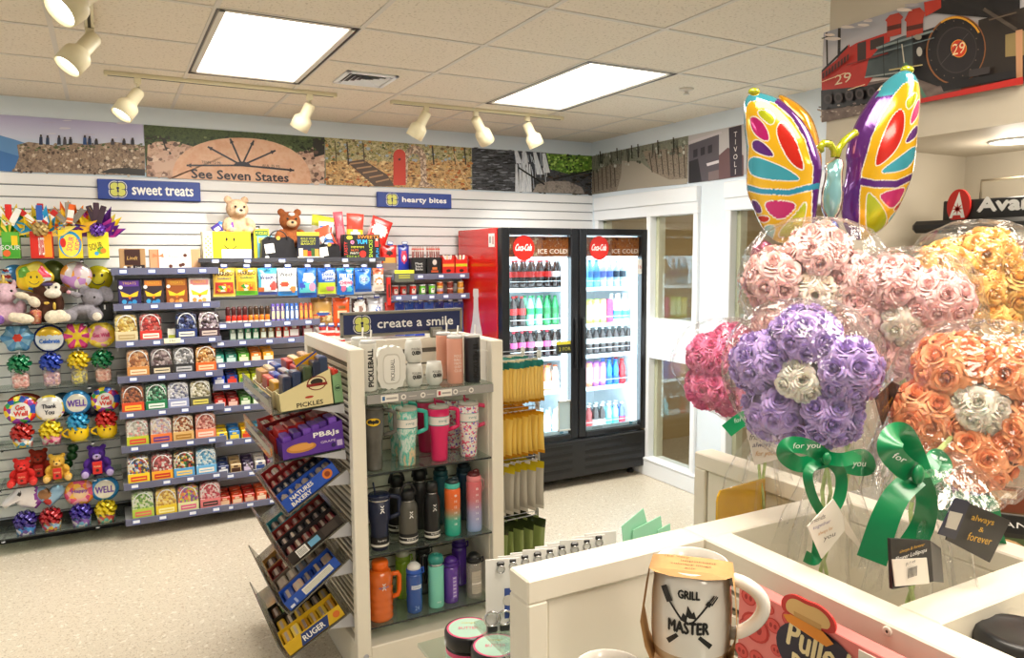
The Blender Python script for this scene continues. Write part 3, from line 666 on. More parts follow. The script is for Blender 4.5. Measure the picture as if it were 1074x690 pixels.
def clover(b, x, z, y, r, m_out, m_in, m_key):
 o = r*.47
 for m, rad, dy in ((m_out, .70, 0), (m_key, .62, -.0006), (m_in, .50, -.0012)):
  for i in range(4): a = PI/4+i*PI/2; b.disc(x+o*1.05*math.cos(a), z+o*1.05*math.sin(a), r*rad, y+dy-.00005*i, m, 20)
 b.fpoly([(x-.3*r, z-.3*r), (x+.3*r, z-.3*r), (x+.3*r, z+.3*r), (x-.3*r, z+.3*r)], y-.0015, m_in)
 for i in range(4): a = i*PI/2; b.fpoly([(x+.42*r*math.cos(a)+.03*r*math.sin(a), z+.42*r*math.sin(a)-.03*r*math.cos(a)), (x+1.0*r*math.cos(a)+.05*r*math.sin(a), z+1.0*r*math.sin(a)-.05*r*math.cos(a)), (x+1.0*r*math.cos(a)-.05*r*math.sin(a), z+1.0*r*math.sin(a)+.05*r*math.cos(a)), (x+.42*r*math.cos(a)-.03*r*math.sin(a), z+.42*r*math.sin(a)+.03*r*math.cos(a))], y-.0017, m_key)
 b.disc(x, z+r*.16, r*.17, y-.002, m_key, 14); b.fpoly([(x-r*.07, z+.1*r), (x+r*.07, z+.1*r), (x+r*.13, z-r*.36), (x-r*.13, z-r*.36)], y-.002, m_key)
def wall_sign(txt, pa, pb, label):
 a, c = at_y(*pa, YB-.04), at_y(*pb, YB-.04); w, h = c.x-a.x, a.z-c.z
 t = empty('hanging_sign', label, 'sign', ((a.x+c.x)/2, YB-.026, (a.z+c.z)/2))
 b = MB(); b.box(-w/2, w/2, -.028, 0, -h/2, h/2, M_blue, .004); b.build('panel', t)
 b = MB(); clover(b, -w*.31, 0, -.029, h*.40, M_wht, M_lime, M_navy); b.build('clover_logo', t)
 b = MB(); b.text(txt, w*.125, -h*.02, -.0295, h*.44, M_wht, w=w*.60, bold=.0022); b.build('lettering', t)
wall_sign('sweet treats', (101.5, 187.5), (210.5, 211.5), 'blue wall sign with clover logo reading sweet treats')
wall_sign('hearty bites', (395, 201), (473, 219), 'blue wall sign with clover logo reading hearty bites')
M_strip = mat('lilac_grey_price_strip', '63657e', .35); M_tagw = mat('white_price_tag', 'e6ebf5', .5); M_tagb = mat('blue_price_tag', '3f559c', .5)
M_shelf = mat('grey_steel_shelf', 'b9bac0', .4); M_glassedge = clear('shelf_glass', 'e4efe9', .10, .03, dens=.05)
M_dkedge = mat('dark_glass_edge', '2a3032', .2)
M_clear = clear('clear_plastic', 'fbfbfb', .10, .08)
M_foilw = mat('silver_foil', 'd8d8dc', .25, 1)
def steel_shelf(x0, x1, yf, yb, z, label, group, tags=5, lip=.045, sm=None):
 t = empty('wall_shelf', label, 'shelf', ((x0+x1)/2, yb, z), group=group); w = (x1-x0)/2; d = yb-yf
 b = MB(); b.box(-w, w, -d, 0, -.014, 0, M_shelf, .002)
 for s in (-1, 1): b.prism([(s*w*.96-.004, -.07), (s*w*.96+.004, -.07), (s*w*.96+.004, -.012), (s*w*.96-.004, -.012)], -d*.6, 0, M_shelf)
 b.build('tray', t)
 b = MB(); b.box(-w, w, -d-.008, -d, -lip+.012, .012, sm or M_strip, .002)
 for i in range(tags):
  x = -w+2*w*(i+.5)/tags+rnd.uniform(-.02, .02); b.rect(x-.024, x+.024, -lip+.018, .004, -d-.0085, M_tagb); b.rect(x-.02, x+.02, -.02, .0, -d-.0088, M_tagw)
 b.build('price_strip', t); return t
def glass_shelf(x0, x1, yf, yb, z, label, group, th=.008, brackets=True):
 t = empty('glass_shelf', label, 'shelf', ((x0+x1)/2, yb, z), group=group); w = (x1-x0)/2; d = yb-yf
 b = MB(); b.box(-w, w, -d, 0, -th, 0, M_glassedge); b.build('glass_plate', t)
 b = MB(); b.box(-w, w, -d-.001, -d, -th, 0, M_dkedge); b.build('front_edge', t)
 if brackets:
  for s in (-.62, .62):
   b = MB(); b.prism([(s*w-.006, -th-.06), (s*w+.006, -th-.06), (s*w+.006, -th), (s*w-.006, -th)], -.03, 0, M_black)
   b.box(s*w-.006, s*w+.006, -d*.95, 0, -th-.012, -th, M_black); b.lathe([(.001, -.006), (.012, -.004), (.012, 0), (.001, .002)], M_shelf, 10, (s*w, -d*.97, -th-.01)); b.build('bracket', t)
 return t
def bow_mb(m, r=.05, n=16, wd=.019):
 """star bow of many little ribbon loops"""
 b = MB(); ga = PI*(3-5**.5)
 for i in range(n):
  z = 1-1.25*(i+.5)/n; a = i*ga; rr = math.sqrt(max(0, 1-z*z)); d = Vector((rr*math.cos(a), rr*math.sin(a), z))
  up = d.orthogonal().normalized(); s = d.cross(up); v = []; f = []
  K = 9
  for k in range(K):
   t = 2*PI*k/(K-1)-PI; L = r*(.5+.5*math.cos(t)); W = r*.34*math.sin(t)*(1 if abs(t) > .1 else 1)
   p = d*L+s*W
   v += [p+up*wd*.5, p-up*wd*.5]
  f = [(2*k, 2*k+1, 2*k+3, 2*k+2) for k in range(K-1)]
  b.add(v, f, m, True)
 return b
def grid_pillow(b, w, h, d, fn, nu=14, nv=18, crimp=.06, z0=0, y0=0, edge=.72):
 """pouch lying in XZ facing -Y, fn(u, v) -> material"""
 for side in (-1, 1):
  v = []; f = []; ms = []
  for j in range(nv+1):
   for i in range(nu+1):
    u, q = i/nu, j/nv; fl = (1-abs(2*u-1)**2.2)**.5 if abs(2*u-1) < 1 else 0
    vv = 0 if (q < crimp or q > 1-crimp) else math.sin(PI*(q-crimp)/(1-2*crimp))**.6
    pin = 1-.05*vv
    v.append(((u-.5)*w*pin, y0+side*d*.5*fl*vv+(.0008*side), z0+q*h))
  for j in range(nv):
   for i in range(nu):
    k = j*(nu+1)+i; q = (k, k+1, k+nu+2, k+nu+1); f.append(q if side < 0 else q[::-1]); ms.append(fn((i+.5)/nu, (j+.5)/nv) if side < 0 else fn(.02, (j+.5)/nv))
  b.add(v, f, ms, True)
 return b
def lens(b, outline, d, fn, nr=7, cx=0, cz=0, y0=0, pw=.5):
 """foil balloon: puffed shape filling a closed outline in XZ, fn(x, z, rho, ang) -> material"""
 n = len(outline)
 for side in (-1, 1):
  v = [(cx, y0+side*d/2, cz)]; f = []; ms = []
  for j in range(1, nr+1):
   t = j/nr
   for i, (x, z) in enumerate(outline):
    wr = 1+ (.04*math.sin(i*2.9) if j == nr-1 else 0)
    v.append((cx+(x-cx)*t, y0+side*d/2*max(0, 1-t**2.4)**pw*wr, cz+(z-cz)*t))
  for j in range(nr):
   for i in range(n):
    k = (i+1) % n
    if j == 0: q = (0, 1+i, 1+k)
    else: q = (1+(j-1)*n+i, 1+j*n+i, 1+j*n+k, 1+(j-1)*n+k)
    f.append(q if side < 0 else q[::-1])
    x = sum(v[a][0] for a in q)/len(q); z = sum(v[a][2] for a in q)/len(q)
    a = 2*PI*(i+.5)/n; ms.append(fn(x-cx, z-cz, (j+.5)/nr, a))
  b.add(v, f, ms, True)
 return b
def foil(c): return mat('foil_'+c, c, .22, .35, coat=.6, noise=.1, nscale=25)
def circ(r, n=36, rz=None, lob=0, nl=6): return [((r*(1+lob*math.cos(nl*2*PI*i/n)))*math.cos(2*PI*i/n), (rz or r)*(1+lob*math.cos(nl*2*PI*i/n))*math.sin(2*PI*i/n)) for i in range(n)]
def box_pack(b, w, d, h, body, front=None, band=None, top=None, y0=0):
 """printed carton, front faces -Y, origin at the base centre"""
 b.box(-w/2, w/2, -d/2+y0, d/2+y0, 0, h, body, .002)
 if front: b.rect(-w*.42, w*.42, h*.08, h*.92, -d/2+y0-.0006, front)
 if band: b.rect(-w*.46, w*.46, h*.35, h*.6, -d/2+y0-.0012, band)
 if top: b.poly([(-w*.46, -d*.46+y0, h+.0005), (w*.46, -d*.46+y0, h+.0005), (w*.46, d*.46+y0, h+.0005), (-w*.46, d*.46+y0, h+.0005)], top)
 return b
"""one shelf position from pixels: world x of px at plane Y"""
def X_at(px, py_, Y): return at_y(px, py_, Y).x
def Z_at(px, py_, Y): return at_y(px, py_, Y).z
M_plushdark = C('1a1512', .4)
def plush(name, label, cat, loc, rotz, parts, extras, group=None, voxel=.006, scale=1):
 """soft toy: one blended body grown from ellipsoids; extras = [(part name, material, [ellipsoids])]"""
 t = empty(name, label, cat, loc, rotz, group); t.scale = (scale,)*3
 ex2 = []
 for pn, m, els in extras:
  if pn == 'eyes': ex2 += [('eye', m, [e]) for e in els]
  elif pn == 'glasses' or pn == 'bow_tie' or pn == 'muzzle' or pn == 'paw' or len(els) == 1: ex2.append((pn, m, els))
  else: ex2.append((pn, m, els))
 for pn, m, els in [('body', parts[0], parts[1])]+ex2:
  b = MB()
  for e in els:
   if len(e) == 6: b.ell(e[:3], e[3:], m, 16, 11)
   else:
    b.M = Matrix.Translation(e[:3]) @ Matrix.Rotation(e[6], 4, 'Y') @ Matrix.Rotation(e[7] if len(e) > 7 else 0, 4, 'X'); b.ell((0, 0, 0), e[3:6], m, 16, 11); b.M = Matrix.Identity(4)
  o = b.build(pn, t)
  if len(els) > 1 and pn in ('body', 'paw', 'head_fur', 'muzzle', 'mane', 'bow_tie'):
   rm = o.modifiers.new('blend', 'REMESH'); rm.mode = 'VOXEL'; rm.voxel_size = voxel; rm.use_smooth_shade = True
   sm = o.modifiers.new('smooth', 'SMOOTH'); sm.iterations = 4; sm.factor = .5
 return t
def fur(c): return mat('plush_'+c, c, .9, noise=.22, nscale=60, bump=.6, bscale=220)
Y1 = 5.40; YI = 5.47; YW = YB-.0245
S1 = [Z_at(60, y, Y1) for y in (271, 339, 406.5, 466, 506, 557)]
names1 = ['top', 'second', 'third', 'fourth', 'fifth', 'lowest']
for z, n in zip(S1, names1):
 glass_shelf(-.80, .022, Y1, YW, z, '%s glass shelf of the gift bay at far left of the wall' % n, 'glass shelves of the gift bay')
def gift_carton(px, label, col, deco, tissue, bars, bow_c, w=.165, h=.195, txt=None, txtc='d01f5a'):
 z = S1[0]; x = X_at(px, 270, YI)
 t = empty('candy_gift', label, 'candy gift', (x, YI, z+.0005), group='candy gifts on the top glass shelf')
 b = MB(); b.box(-w/2, w/2, -.045, .045, 0, h, C(col), .003); deco(b, w, h); b.build('carton', t)
 b = MB()
 for i in range(26):
  a = -1.3+2.6*(i//2)/12; L = rnd.uniform(.13, .215); yy = rnd.uniform(-.03, .03); c = C(tissue[i % len(tissue)], .35)
  dx, dz = math.sin(a), math.cos(a); px_, pz_ = dz, -dx; ww = .03
  p0 = Vector((dx*.02, yy, h-.03)); tip = Vector((dx*L, yy+rnd.uniform(-.05, .03), h-.02+dz*L)); md = (p0+tip)/2
  b.add([p0, md+Vector((px_*ww, -.012, pz_*ww)), tip, md-Vector((px_*ww, -.012, pz_*ww)), md+Vector((0, .016, 0))], [(0, 1, 4), (1, 2, 4), (2, 3, 4), (3, 0, 4)], c)
 b.build('tissue_paper', t)
 for i, (bc, a, L) in enumerate(bars):
  q = MB(); q.M = Matrix.Translation((a*.06, -.035-.004*i, h+.075+.03*(1-abs(a)))) @ Matrix.Rotation(a*.9, 4, 'Y')
  q.box(-.017, .017, -.007, .007, -L*.6, L*.6, C(bc), .003); q.box(-.0172, .0172, -.0075, .0072, -L*.25, L*.25, C('f2efe8' if bc[0] in 'cbe' else bc)); q.box(-.0174, .0174, -.0078, .0074, -L*.5, -L*.42, C('e8d8b8')); q.build('candy_bar', t)
 if bow_c:
  q = bow_mb(foil(bow_c), .048, 22); o = q.build('bow', t); o.location = (0, -.055, h+.012); o.rotation_euler = (1.2, 0, 0)
 return t
def d_green(b, w, h):
 b.rect(-w*.46, w*.46, h*.06, h*.62, -.0456, C('43a02c')); b.text('SOUR', 0, h*.42, -.0462, .028, M_wht, w=.1); b.rect(w*.05, w*.4, h*.5, h*.86, -.046, C('f2c61d')); b.disc(-w*.25, h*.2, .02, -.046, C('e86a2e'))
def d_red(b, w, h):
 b.rect(-w*.46, w*.1, h*.05, h*.9, -.0456, C('d3261a')); b.rect(w*.1, w*.46, h*.05, h*.9, -.0456, C('f29a1f')); b.text('BITES', 0, h*.45, -.0464, .11, M_wht, w=.03)
def d_pat(b, w, h):
 b.disc(0, h*.5, w*.47, -.0456, C('2a9bd8'), 24, h*.46); b.disc(0, h*.46, w*.37, -.0460, C('ffe254'), 24, h*.4); b.text('SOUR', .0, h*.52, -.0466, .03, C('d6227a'), w=.09, rot=1.35); b.disc(-w*.3, h*.55, .016, -.0464, C('d8261e'), 12, .03); b.text('KIDS', .04, h*.5, -.0466, .028, C('d6227a'), w=.07, rot=1.35)
def d_yel(b, w, h):
 b.text('SOUR', -w*.12, h*.46, -.0464, .04, C('1d1d1d'), w=.075, rot=.25); b.disc(w*.12, h*.3, .022, -.046, C('6fae2f')); b.disc(w*.22, h*.28, .016, -.0463, C('e8872b')); b.disc(-w*.1, h*.18, .012, -.046, C('39a0d8'))
gift_carton(13, 'green candy gift box with green tissue and a white bar on top, far left', '5db13a', d_green, ['3fae2b', '2e8f22', 'f0cf2c', 'f3d84a'], [('e9efe8', -.5, .09), ('d9261c', 0, .1), ('e9efe8', .5, .09)], None, w=.09, h=.16)
gift_carton(45, 'red candy gift box with blue and yellow tissue and gold bow', 'd8301f', d_red, ['1fa3dd', 'f4d53a', 'f0c520', '1fa3dd', 'f4e06a'], [('c31f1a', -.9, .11), ('b81c22', .05, .11), ('2b5fb8', 0, .09), ('c31f1a', .8, .1)], 'c9ad6a', w=.118, h=.165)
gift_carton(75, 'yellow candy gift box with orange tissue, third from left', 'f4d31f', d_pat, ['f58a1c', 'f7a823', 'f06a16', 'f9c22e'], [('8f887e', -.8, .1), ('9a9388', 0, .11), ('7d766c', .75, .1), ('e5641c', .2, .1)], None, w=.13, h=.175)
gift_carton(104, 'yellow candy gift box with purple tissue and purple and white bow', 'f2df2d', d_yel, ['6b2a9c', 'f5d326', '5a2288', 'f2e05a', 'c23aa0'], [('3a2433', -.35, .12), ('41293a', 0, .13), ('3a2433', .35, .12)], '6a35b0', w=.118, h=.165)
zb = S1[1]+.001
def px1(px, y=338): return X_at(px, y, YI)
def sphere_eyes(y, x, z, r): return [(-x, y, z, r, r, r), (x, y, z, r, r, r)]
plush('plush_unicorn', 'pale pink plush unicorn sitting at the far left of the second shelf', 'soft toy', (px1(6), YI+.02, zb), .2,
 (fur('d9b6c4'), [(0, 0, .07, .075, .06, .075), (0, -.01, .19, .07, .06, .062), (0, -.055, .172, .045, .035, .035), (-.055, .0, .245, .014, .01, .03), (.055, 0, .245, .014, .01, .03), (-.08, -.03, .1, .03, .03, .045), (.08, -.03, .1, .03, .03, .045), (-.05, -.07, .035, .035, .05, .03), (.06, -.07, .035, .035, .05, .03)]),
 [('mane', fur('e7c23f'), [(0, .02, .25, .03, .03, .02), (.01, .045, .22, .03, .02, .04)]), ('hoof', fur('8a5fb5'), [(-.05, -.118, .036, .032, .015, .03)]), ('hoof', fur('8a5fb5'), [(.06, -.118, .036, .032, .015, .03)]), ('eyes', M_plushdark, sphere_eyes(-.062, .032, .205, .008)), ('horn', foil('e8c96a'), [(0, -.01, .265, .01, .01, .04)])], voxel=.006)
plush('plush_monkey', 'dark brown plush monkey with cream face, hands and feet', 'soft toy', (px1(47), YI+.01, zb), 0,
 (fur('4d2b1c'), [(0, 0, .08, .075, .06, .08), (.04, -.01, .2, .068, .06, .062), (-.03, -.03, .15, .09, .03, .028, .5), (.085, -.03, .12, .028, .03, .06), (-.075, -.05, .04, .04, .07, .032), (.07, -.05, .04, .04, .07, .032), (.118, 0, .205, .02, .01, .025), (-.035, 0, .205, .02, .01, .025)]),
 [('muzzle', fur('ece4d4'), [(.055, -.055, .185, .048, .03, .032), (.075, -.05, .225, .024, .02, .026), (.035, -.05, .225, .024, .02, .026)]), ('paw', fur('e8dcc4'), [(-.105, -.06, .175, .042, .025, .022, .3), (-.045, -.07, .135, .04, .025, .03, .9)]),
 ('paw', fur('e8dcc4'), [(-.11, -.13, .042, .07, .03, .032, .2), (-.15, -.125, .05, .03, .028, .03)]), ('paw', fur('e8dcc4'), [(.05, -.13, .042, .045, .03, .042), (.09, -.13, .046, .04, .03, .04)]), ('eyes', M_plushdark, [(.037, -.073, .222, .007, .006, .008), (.075, -.071, .222, .007, .006, .008)]), ('bow_tie', foil('d9b34a'), [(.02, -.068, .125, .02, .008, .012), (.06, -.068, .105, .012, .008, .03)]), ('glasses', C('3c2a5a'), [(.03, -.07, .24, .03, .008, .012)])])
plush('plush_elephant', 'grey plush elephant lying with its ears spread, right end of second shelf', 'soft toy', (px1(90), YI, zb), -.15,
 (fur('8d8991'), [(0, .01, .06, .09, .06, .055), (.05, -.02, .15, .065, .055, .06), (-.03, -.06, .17, .026, .03, .02, .3), (-.055, -.075, .185, .018, .022, .016), (.125, 0, .17, .045, .014, .055, -.5), (.0, .02, .19, .035, .012, .04, .5), (-.075, -.075, .042, .045, .045, .04), (.07, -.075, .042, .045, .045, .04), (0, -.06, .075, .08, .03, .03)]),
 [('paw', fur('e5dccb'), [(-.085, -.12, .036, .026, .012, .026)]), ('paw', fur('e5dccb'), [(.085, -.12, .036, .026, .012, .026)]), ('trunk_tip', fur('e7a9b6'), [(-.068, -.09, .19, .013, .012, .012)]), ('eyes', M_plushdark, [(.0, -.07, .165, .007, .006, .008), (.07, -.073, .155, .007, .006, .008)])])
def foil_on_stick(name, label, px, pyc, r, y, outline, fn, base_z, d=.05, group=None, lettering=None):
 c = at_y(px, pyc, y); t = empty(name, label, 'balloon', (c.x, y, base_z), group=group)
 b = MB(); lens(b, outline, d, fn, cz=0); b.M = Matrix.Identity(4); o = b.build('balloon', t); o.location = (0, 0, c.z-base_z)
 q = MB(); q.tube([(0, .004, c.z-base_z-r*.9), (0, .004, 0)], .003, M_wht); q.build('stick', t)
 if lettering: q = MB(); lettering(q); o2 = q.build('print', t); o2.location = (0, -d/2-.002, c.z-base_z)
 return t
def smiley_print(b, r, y=-.0005, key='1c1a12'):
 b.disc(-r*.32, r*.3, r*.1, y, C(key), 10, r*.17); b.disc(r*.32, r*.3, r*.1, y, C(key), 10, r*.17)
 pts = [(r*.6*math.cos(a), r*.62*math.sin(a)) for a in [PI*1.12+PI*.76*i/12 for i in range(13)]]; inn = [(r*.52*math.cos(a), r*.54*math.sin(a)) for a in [PI*1.88-PI*.76*i/12 for i in range(13)]]
 b.fpoly(pts+inn, y, C(key))
YBK = 5.60
def pat_sun(x, z, rho, a):
 r = math.hypot(x, z)
 if math.hypot(x, z+.012) < .05: return foil('f7d21d')
 if rho > .8: return foil('f3d030')
 return foil(['e83a5a', 'f7e36a', '6cae3a', 'f7d21d', '3aa5dc', 'eef2f4'][int(a/(2*PI)*6) % 6])
def sun_let(b): b.M = Matrix.Translation((0, 0, -.012)); b.disc(0, 0, .048, -.0002, foil('f7d21d'), 22); smiley_print(b, .05); b.M = Matrix.Identity(4)
foil_on_stick('foil_balloon', 'smiling sun foil balloon above the brown plush monkey', 36, 291, .1, 5.50, circ(.1, 40, .098, .07, 5), pat_sun, zb, lettering=sun_let)
foil_on_stick('foil_balloon', 'blue and red patterned foil balloon behind the smiling sun balloon', 16, 290, .075, 5.58, circ(.075), lambda x, z, rho, a: foil('3f86c8') if (x*3+z) > -.05 else foil(['b33a35', 'dfe6ec', '5aa0d8'][int(abs(z)*90) % 3]), zb)
foil_on_stick('foil_balloon', 'dark green foil balloon right of the smiling sun balloon', 56, 287, .07, 5.6, circ(.075, 30, .085), lambda x, z, rho, a: foil('566b1e'), zb)
foil_on_stick('foil_balloon', 'silver foil balloon with pink and orange flowers over the plush elephant', 80, 289, .088, 5.50, circ(.088), lambda x, z, rho, a: cmix('foil_floral_print', ['e9dfe2', 'dfb8cf', 'f0a23a', 'e9e4e6', 'c58fd0', 'e8e0dc'], 22, .25, .3, coat=.5), zb)
foil_on_stick('foil_balloon', 'round yellow smiley foil balloon behind the plush elephant', 103, 292, .083, 5.6, circ(.085), lambda x, z, rho, a: foil('e6d81f'), zb, lettering=lambda b: smiley_print(b, .07))
b = MB(); b.lathe([(.028, 0), (.034, .09), (.036, .095)], M_clear, 18); c_ = X_at(38, 335, 5.42)
t = empty('candy_cup', 'small clear cup of orange and pink candy in front of plush monkey', 'candy cup', (c_, 5.415, zb)); b.build('cup', t)
q = MB(); q.lathe([(.001, .002), (.026, .002), (.032, .075), (.02, .085), (.001, .088)], cmix('peach_sweets', ['e08a5a', 'd9694e', 'e8b08a', 'c94f5a'], 70, bump=.5), 16, cap=False); q.build('candy', t)
b = MB(); x_ = X_at(108, 335, 5.47); b.box(-.045, .045, -.03, .03, 0, .11, C('17171a'), .004); t = empty('gift_bag', 'small black gift bag with white tag beside the plush elephant', 'gift bag', (x_+.015, 5.52, zb)); b.build('bag', t)
q = MB(); q.box(-.02, .02, -.034, -.031, .06, .105, C('26262a')); q.rect(-.006, .004, .07, .1, -.0345, M_wht); q.build('tag', t)
q = MB(); q.tube([(-.02, 0, .108), (-.018, 0, .14), (.018, 0, .14), (.02, 0, .108)], .002, C('17171a')); q.build('handle', t)
BOWS = {}
def bow_obj(c, parent, loc, r=.05, rot=(0.9, 0, 0)):
 k = (c, r)
 if k not in BOWS: o = bow_mb(foil(c), r, 26).build('bow', parent); BOWS[k] = o
 else: o = BOWS[k].copy(); COL.objects.link(o); o.parent = parent
 o.location = loc; o.rotation_euler = rot; return o
def balloon_gift(label, px, zs, pyc, r, bowc, base, basecol, outline=None, fn=None, let=None, group=None, y=None, cat='balloon gift', dz=.05):
 y = y or YI; x = X_at(px, 400 if zs == S1[2] else (460 if zs == S1[3] else 550), y)
 t = empty('balloon_gift', label, cat, (x, y, zs+.0008), group=group)
 if base == 'jar':
  b = MB(); b.box(-.048, .048, -.04,   .04, .0, .122, M_clear, .012); b.build('jar', t)
  q = MB(); q.box(-.043, .043, -.035, .035, .004, .095, cmix('sweets_'+'_'.join(basecol), list(basecol), 60, bump=.7), .014); q.build('candy', t); zt_ = .122
 elif base == 'cup':
  b = MB(); b.lathe([(.05, 0), (.056, .05)], cmix('wrap_'+'_'.join(basecol), list(basecol), 45, .35), 22); b.build('cup', t); zt_ = .05
 else:   # smiling mug
  m = C(basecol[0], .25); b = MB(); b.lathe([(.04, 0), (.056, .02), (.06, .055), (.056, .09), (.052, .09), (.05, .03), (.001, .02)], m, 24, cap=False); b.add([(0, 0, 0)], [], m)
  b.disc(-.017, .06, .005, -.0605, C('1c1a12'), 8, .008); b.disc(.017, .06, .005, -.0605, C('1c1a12'), 8, .008); b.build('mug', t)
  q = MB(); q.tube([(-.056+.02*0-.034*math.sin(PI*i/10), 0, .02+.055*i/10) for i in range(11)], .0075, m); q.build('handle', t); zt_ = .085
 cz = Z_at(px, pyc, y)-zs
 q = MB(); q.tube([(0, .01, zt_*.5), (0, .012, cz-r*.8)], .003, M_wht); q.build('stick', t)
 bow_obj(bowc, t, (0, -.01, zt_+.030), .068)
 b = MB(); lens(b, outline or circ(r), .05, fn); o = b.build('balloon', t); o.location = (0, 0, cz)
 if let: q = MB(); let(q, r); o = q.build('print', t); o.location = (0, -.0265, cz)
 return t
def lt(*rows):
 def f(b, r):
  for s, c, z, w, h in rows: b.text(s, 0, z*r, 0, h*r, C(c), w=w*r, bold=.0015)
 return f
conf = lambda c0, cs, k=.62: (lambda x, z, rho, a: foil(c0) if rho < k else cmix('foil_confetti_'+c0, cs, 34, .25, .2, coat=.5))
def petal(c1, c2, cc, n=6): return lambda x, z, rho, a: foil(cc) if rho < .35 else (foil(c1) if math.cos(n*a) > -.3 else foil(c2))
z3 = S1[2]
balloon_gift('blue and red flower foil balloon with green bow on jar of pink sweets', 22, z3, 354, .088, '0d7a4a', 'jar', ('e9b8b0', 'f2d6cf', 'd98f86', 'e8a79c'), circ(.085, 48, .085, .1, 6), petal('4f8fc0', '7fb0cf', 'd8402a'), None, 'balloon gifts on the third shelf')
balloon_gift('dark blue celebration foil balloon with blue bow on jar of sweets', 55, z3, 355, .09, '1f3fae', 'jar', ('c99fae', 'e6cdd2', '9a7f9c', 'd9b0a8'), circ(.088), lambda x, z, rho, a: foil('1d2c6a') if rho > .8 else (foil('f3c92b') if z > .02 else foil('dfe8f2')), lt(('Celebrate', '2a5fb0', -.15, 1.2, .3)), 'balloon gifts on the third shelf')
balloon_gift('pink and yellow flower foil balloon with yellow bow on jar of lemon sweets', 84, z3, 352, .08, 'e6c916', 'jar', ('d9c95a', 'b9b39a', 'e8d976', '8f8a70'), circ(.08, 48, .082, .12, 6), petal('d63a8a', 'f0d02c', 'f0d02c'), None, 'balloon gifts on the third shelf')
balloon_gift('yellow and pink round foil balloon with green bow on jar of peach sweets', 109, z3, 351, .085, '0d7a4a', 'jar', ('e2a894', 'f0cfc2', 'c97f72', 'e7b9aa'), circ(.085), conf('e9a7b8', ['f0d02c', 'e9c33a', 'd98fb8', 'e8d860']), lt(('Get Well', 'b03060', 0, 1.1, .3)), 'balloon gifts on the third shelf')
z4 = S1[3]; GW = ['d8261e', '2a56b8', 'f2d02c', '2f9a48', 'f4f2ee', '8a2fa0']
balloon_gift('confetti Get Well foil balloon over a big red bow on the fourth shelf', 24, z4, 430, .09, 'b5201c', 'cup', ('3a9ac0', 'd8402a', 'e8c82c', 'ece8e2'), None, conf('f4f2ee', GW, .55), lt(('Get', 'c8281e', .22, .55, .34), ('Well', 'c8281e', -.2, .8, .34)), 'balloon gifts on the fourth shelf')
balloon_gift('white Thank You foil balloon over a yellow bow', 54, z4, 428, .085, 'ead21c', 'cup', ('b02a5a', 'd8d0c8', 'e89ab0'), None, lambda x, z, rho, a: foil('eceae8') if rho < .85 else cmix('foil_dots', ['eceae8', 'e8c82c', 'c04a8a', 'eceae8'], 30, .25), lt(('Thank', '3a3a44', .2, .9, .3), ('You', '3a3a44', -.25, .6, .32)), 'balloon gifts on the fourth shelf')
balloon_gift('blue rimmed WELL foil balloon in the left yellow smiling mug', 83, z4, 422, .082, '2a9bd0', 'mug', ('f0c916',), None, lambda x, z, rho, a: foil('e9e6d8') if rho < .7 else foil('2a86c8'), lt(('WELL', '5a2f9a', 0, 1.25, .5)), 'balloon gifts on the fourth shelf')
balloon_gift('confetti Get Well foil balloon in the right yellow smiling mug', 113, z4, 419, .085, 'c8201c', 'mug', ('f0c916',), None, conf('f4f2ee', GW, .55), lt(('Get', 'c8281e', .22, .55, .34), ('Well', 'c8281e', -.2, .8, .34)), 'balloon gifts on the fourth shelf')
foil_on_stick('foil_balloon', 'yellow double-lobed foil balloon behind the Get Well balloon at left', 26, 420, .05, 5.62, [((.055+.022*abs(math.cos(a)))*math.cos(a)*1.2, .05*math.sin(a)) for a in [2*PI*i/36 for i in range(36)]], lambda x, z, rho, a: foil('d9b81c') if rho < .7 else foil('9a2f26'), z4, group=None)
foil_on_stick('foil_balloon', 'dark teal foil balloon behind the white Thank You balloon', 66, 424, .08, 5.62, circ(.08), lambda x, z, rho, a: foil('1f4f6a'), z4)
foil_on_stick('foil_balloon', 'dark blue foil balloon between the two mug balloons', 97, 424, .08, 5.62, circ(.08), lambda x, z, rho, a: foil('2a2f5a'), z4)
z6 = S1[5]; g6 = 'balloon gifts on the lowest shelf'
uni = [(-.12, -.035), (-.1, -.055), (-.05, -.03), (-.02, -.06), (.06, -.085), (.1, -.04), (.095, .03), (.06, .075), (.025, .095), (.0, .085), (-.03, .12), (-.035, .075), (-.06, .04), (-.1, .0)]
balloon_gift('white unicorn head foil balloon over a purple bow on the lowest shelf', 27, z6, 521, .09, '3a2a86', 'cup', ('6a4fa0', 'd8d4e0', '3f86c8'), [p for a, c in zip(uni, uni[1:]+uni[:1]) for p in (a, ((a[0]+c[0])/2*1.02, (a[1]+c[1])/2*1.02))], lambda x, z, rho, a: foil('8a3fa0') if x > .06 else (C('1a1a1a') if math.hypot(x+.02, z-.03) < .013 else foil('e6e2e6')), None, g6)
hrt = [(.09*(.8*math.sin(t)**3*1.2), .085*(.8125*math.cos(t)-.3125*math.cos(2*t)-.125*math.cos(3*t)-.0625*math.cos(4*t))) for t in [2*PI*i/40 for i in range(40)]]
balloon_gift('silver and blue heart foil balloon with brown bear over a red bow', 54, z6, 519, .085, 'b0202a', 'cup', ('d8b040', 'b83a5a', '8fb0c8'), hrt[::-1], lambda x, z, rho, a: foil('9a6a3f') if math.hypot(x+.022, z-.015) < .034 else (foil('c8281e') if math.hypot(x+.01, z+.04) < .022 else foil('8fb6d8')), None, g6)
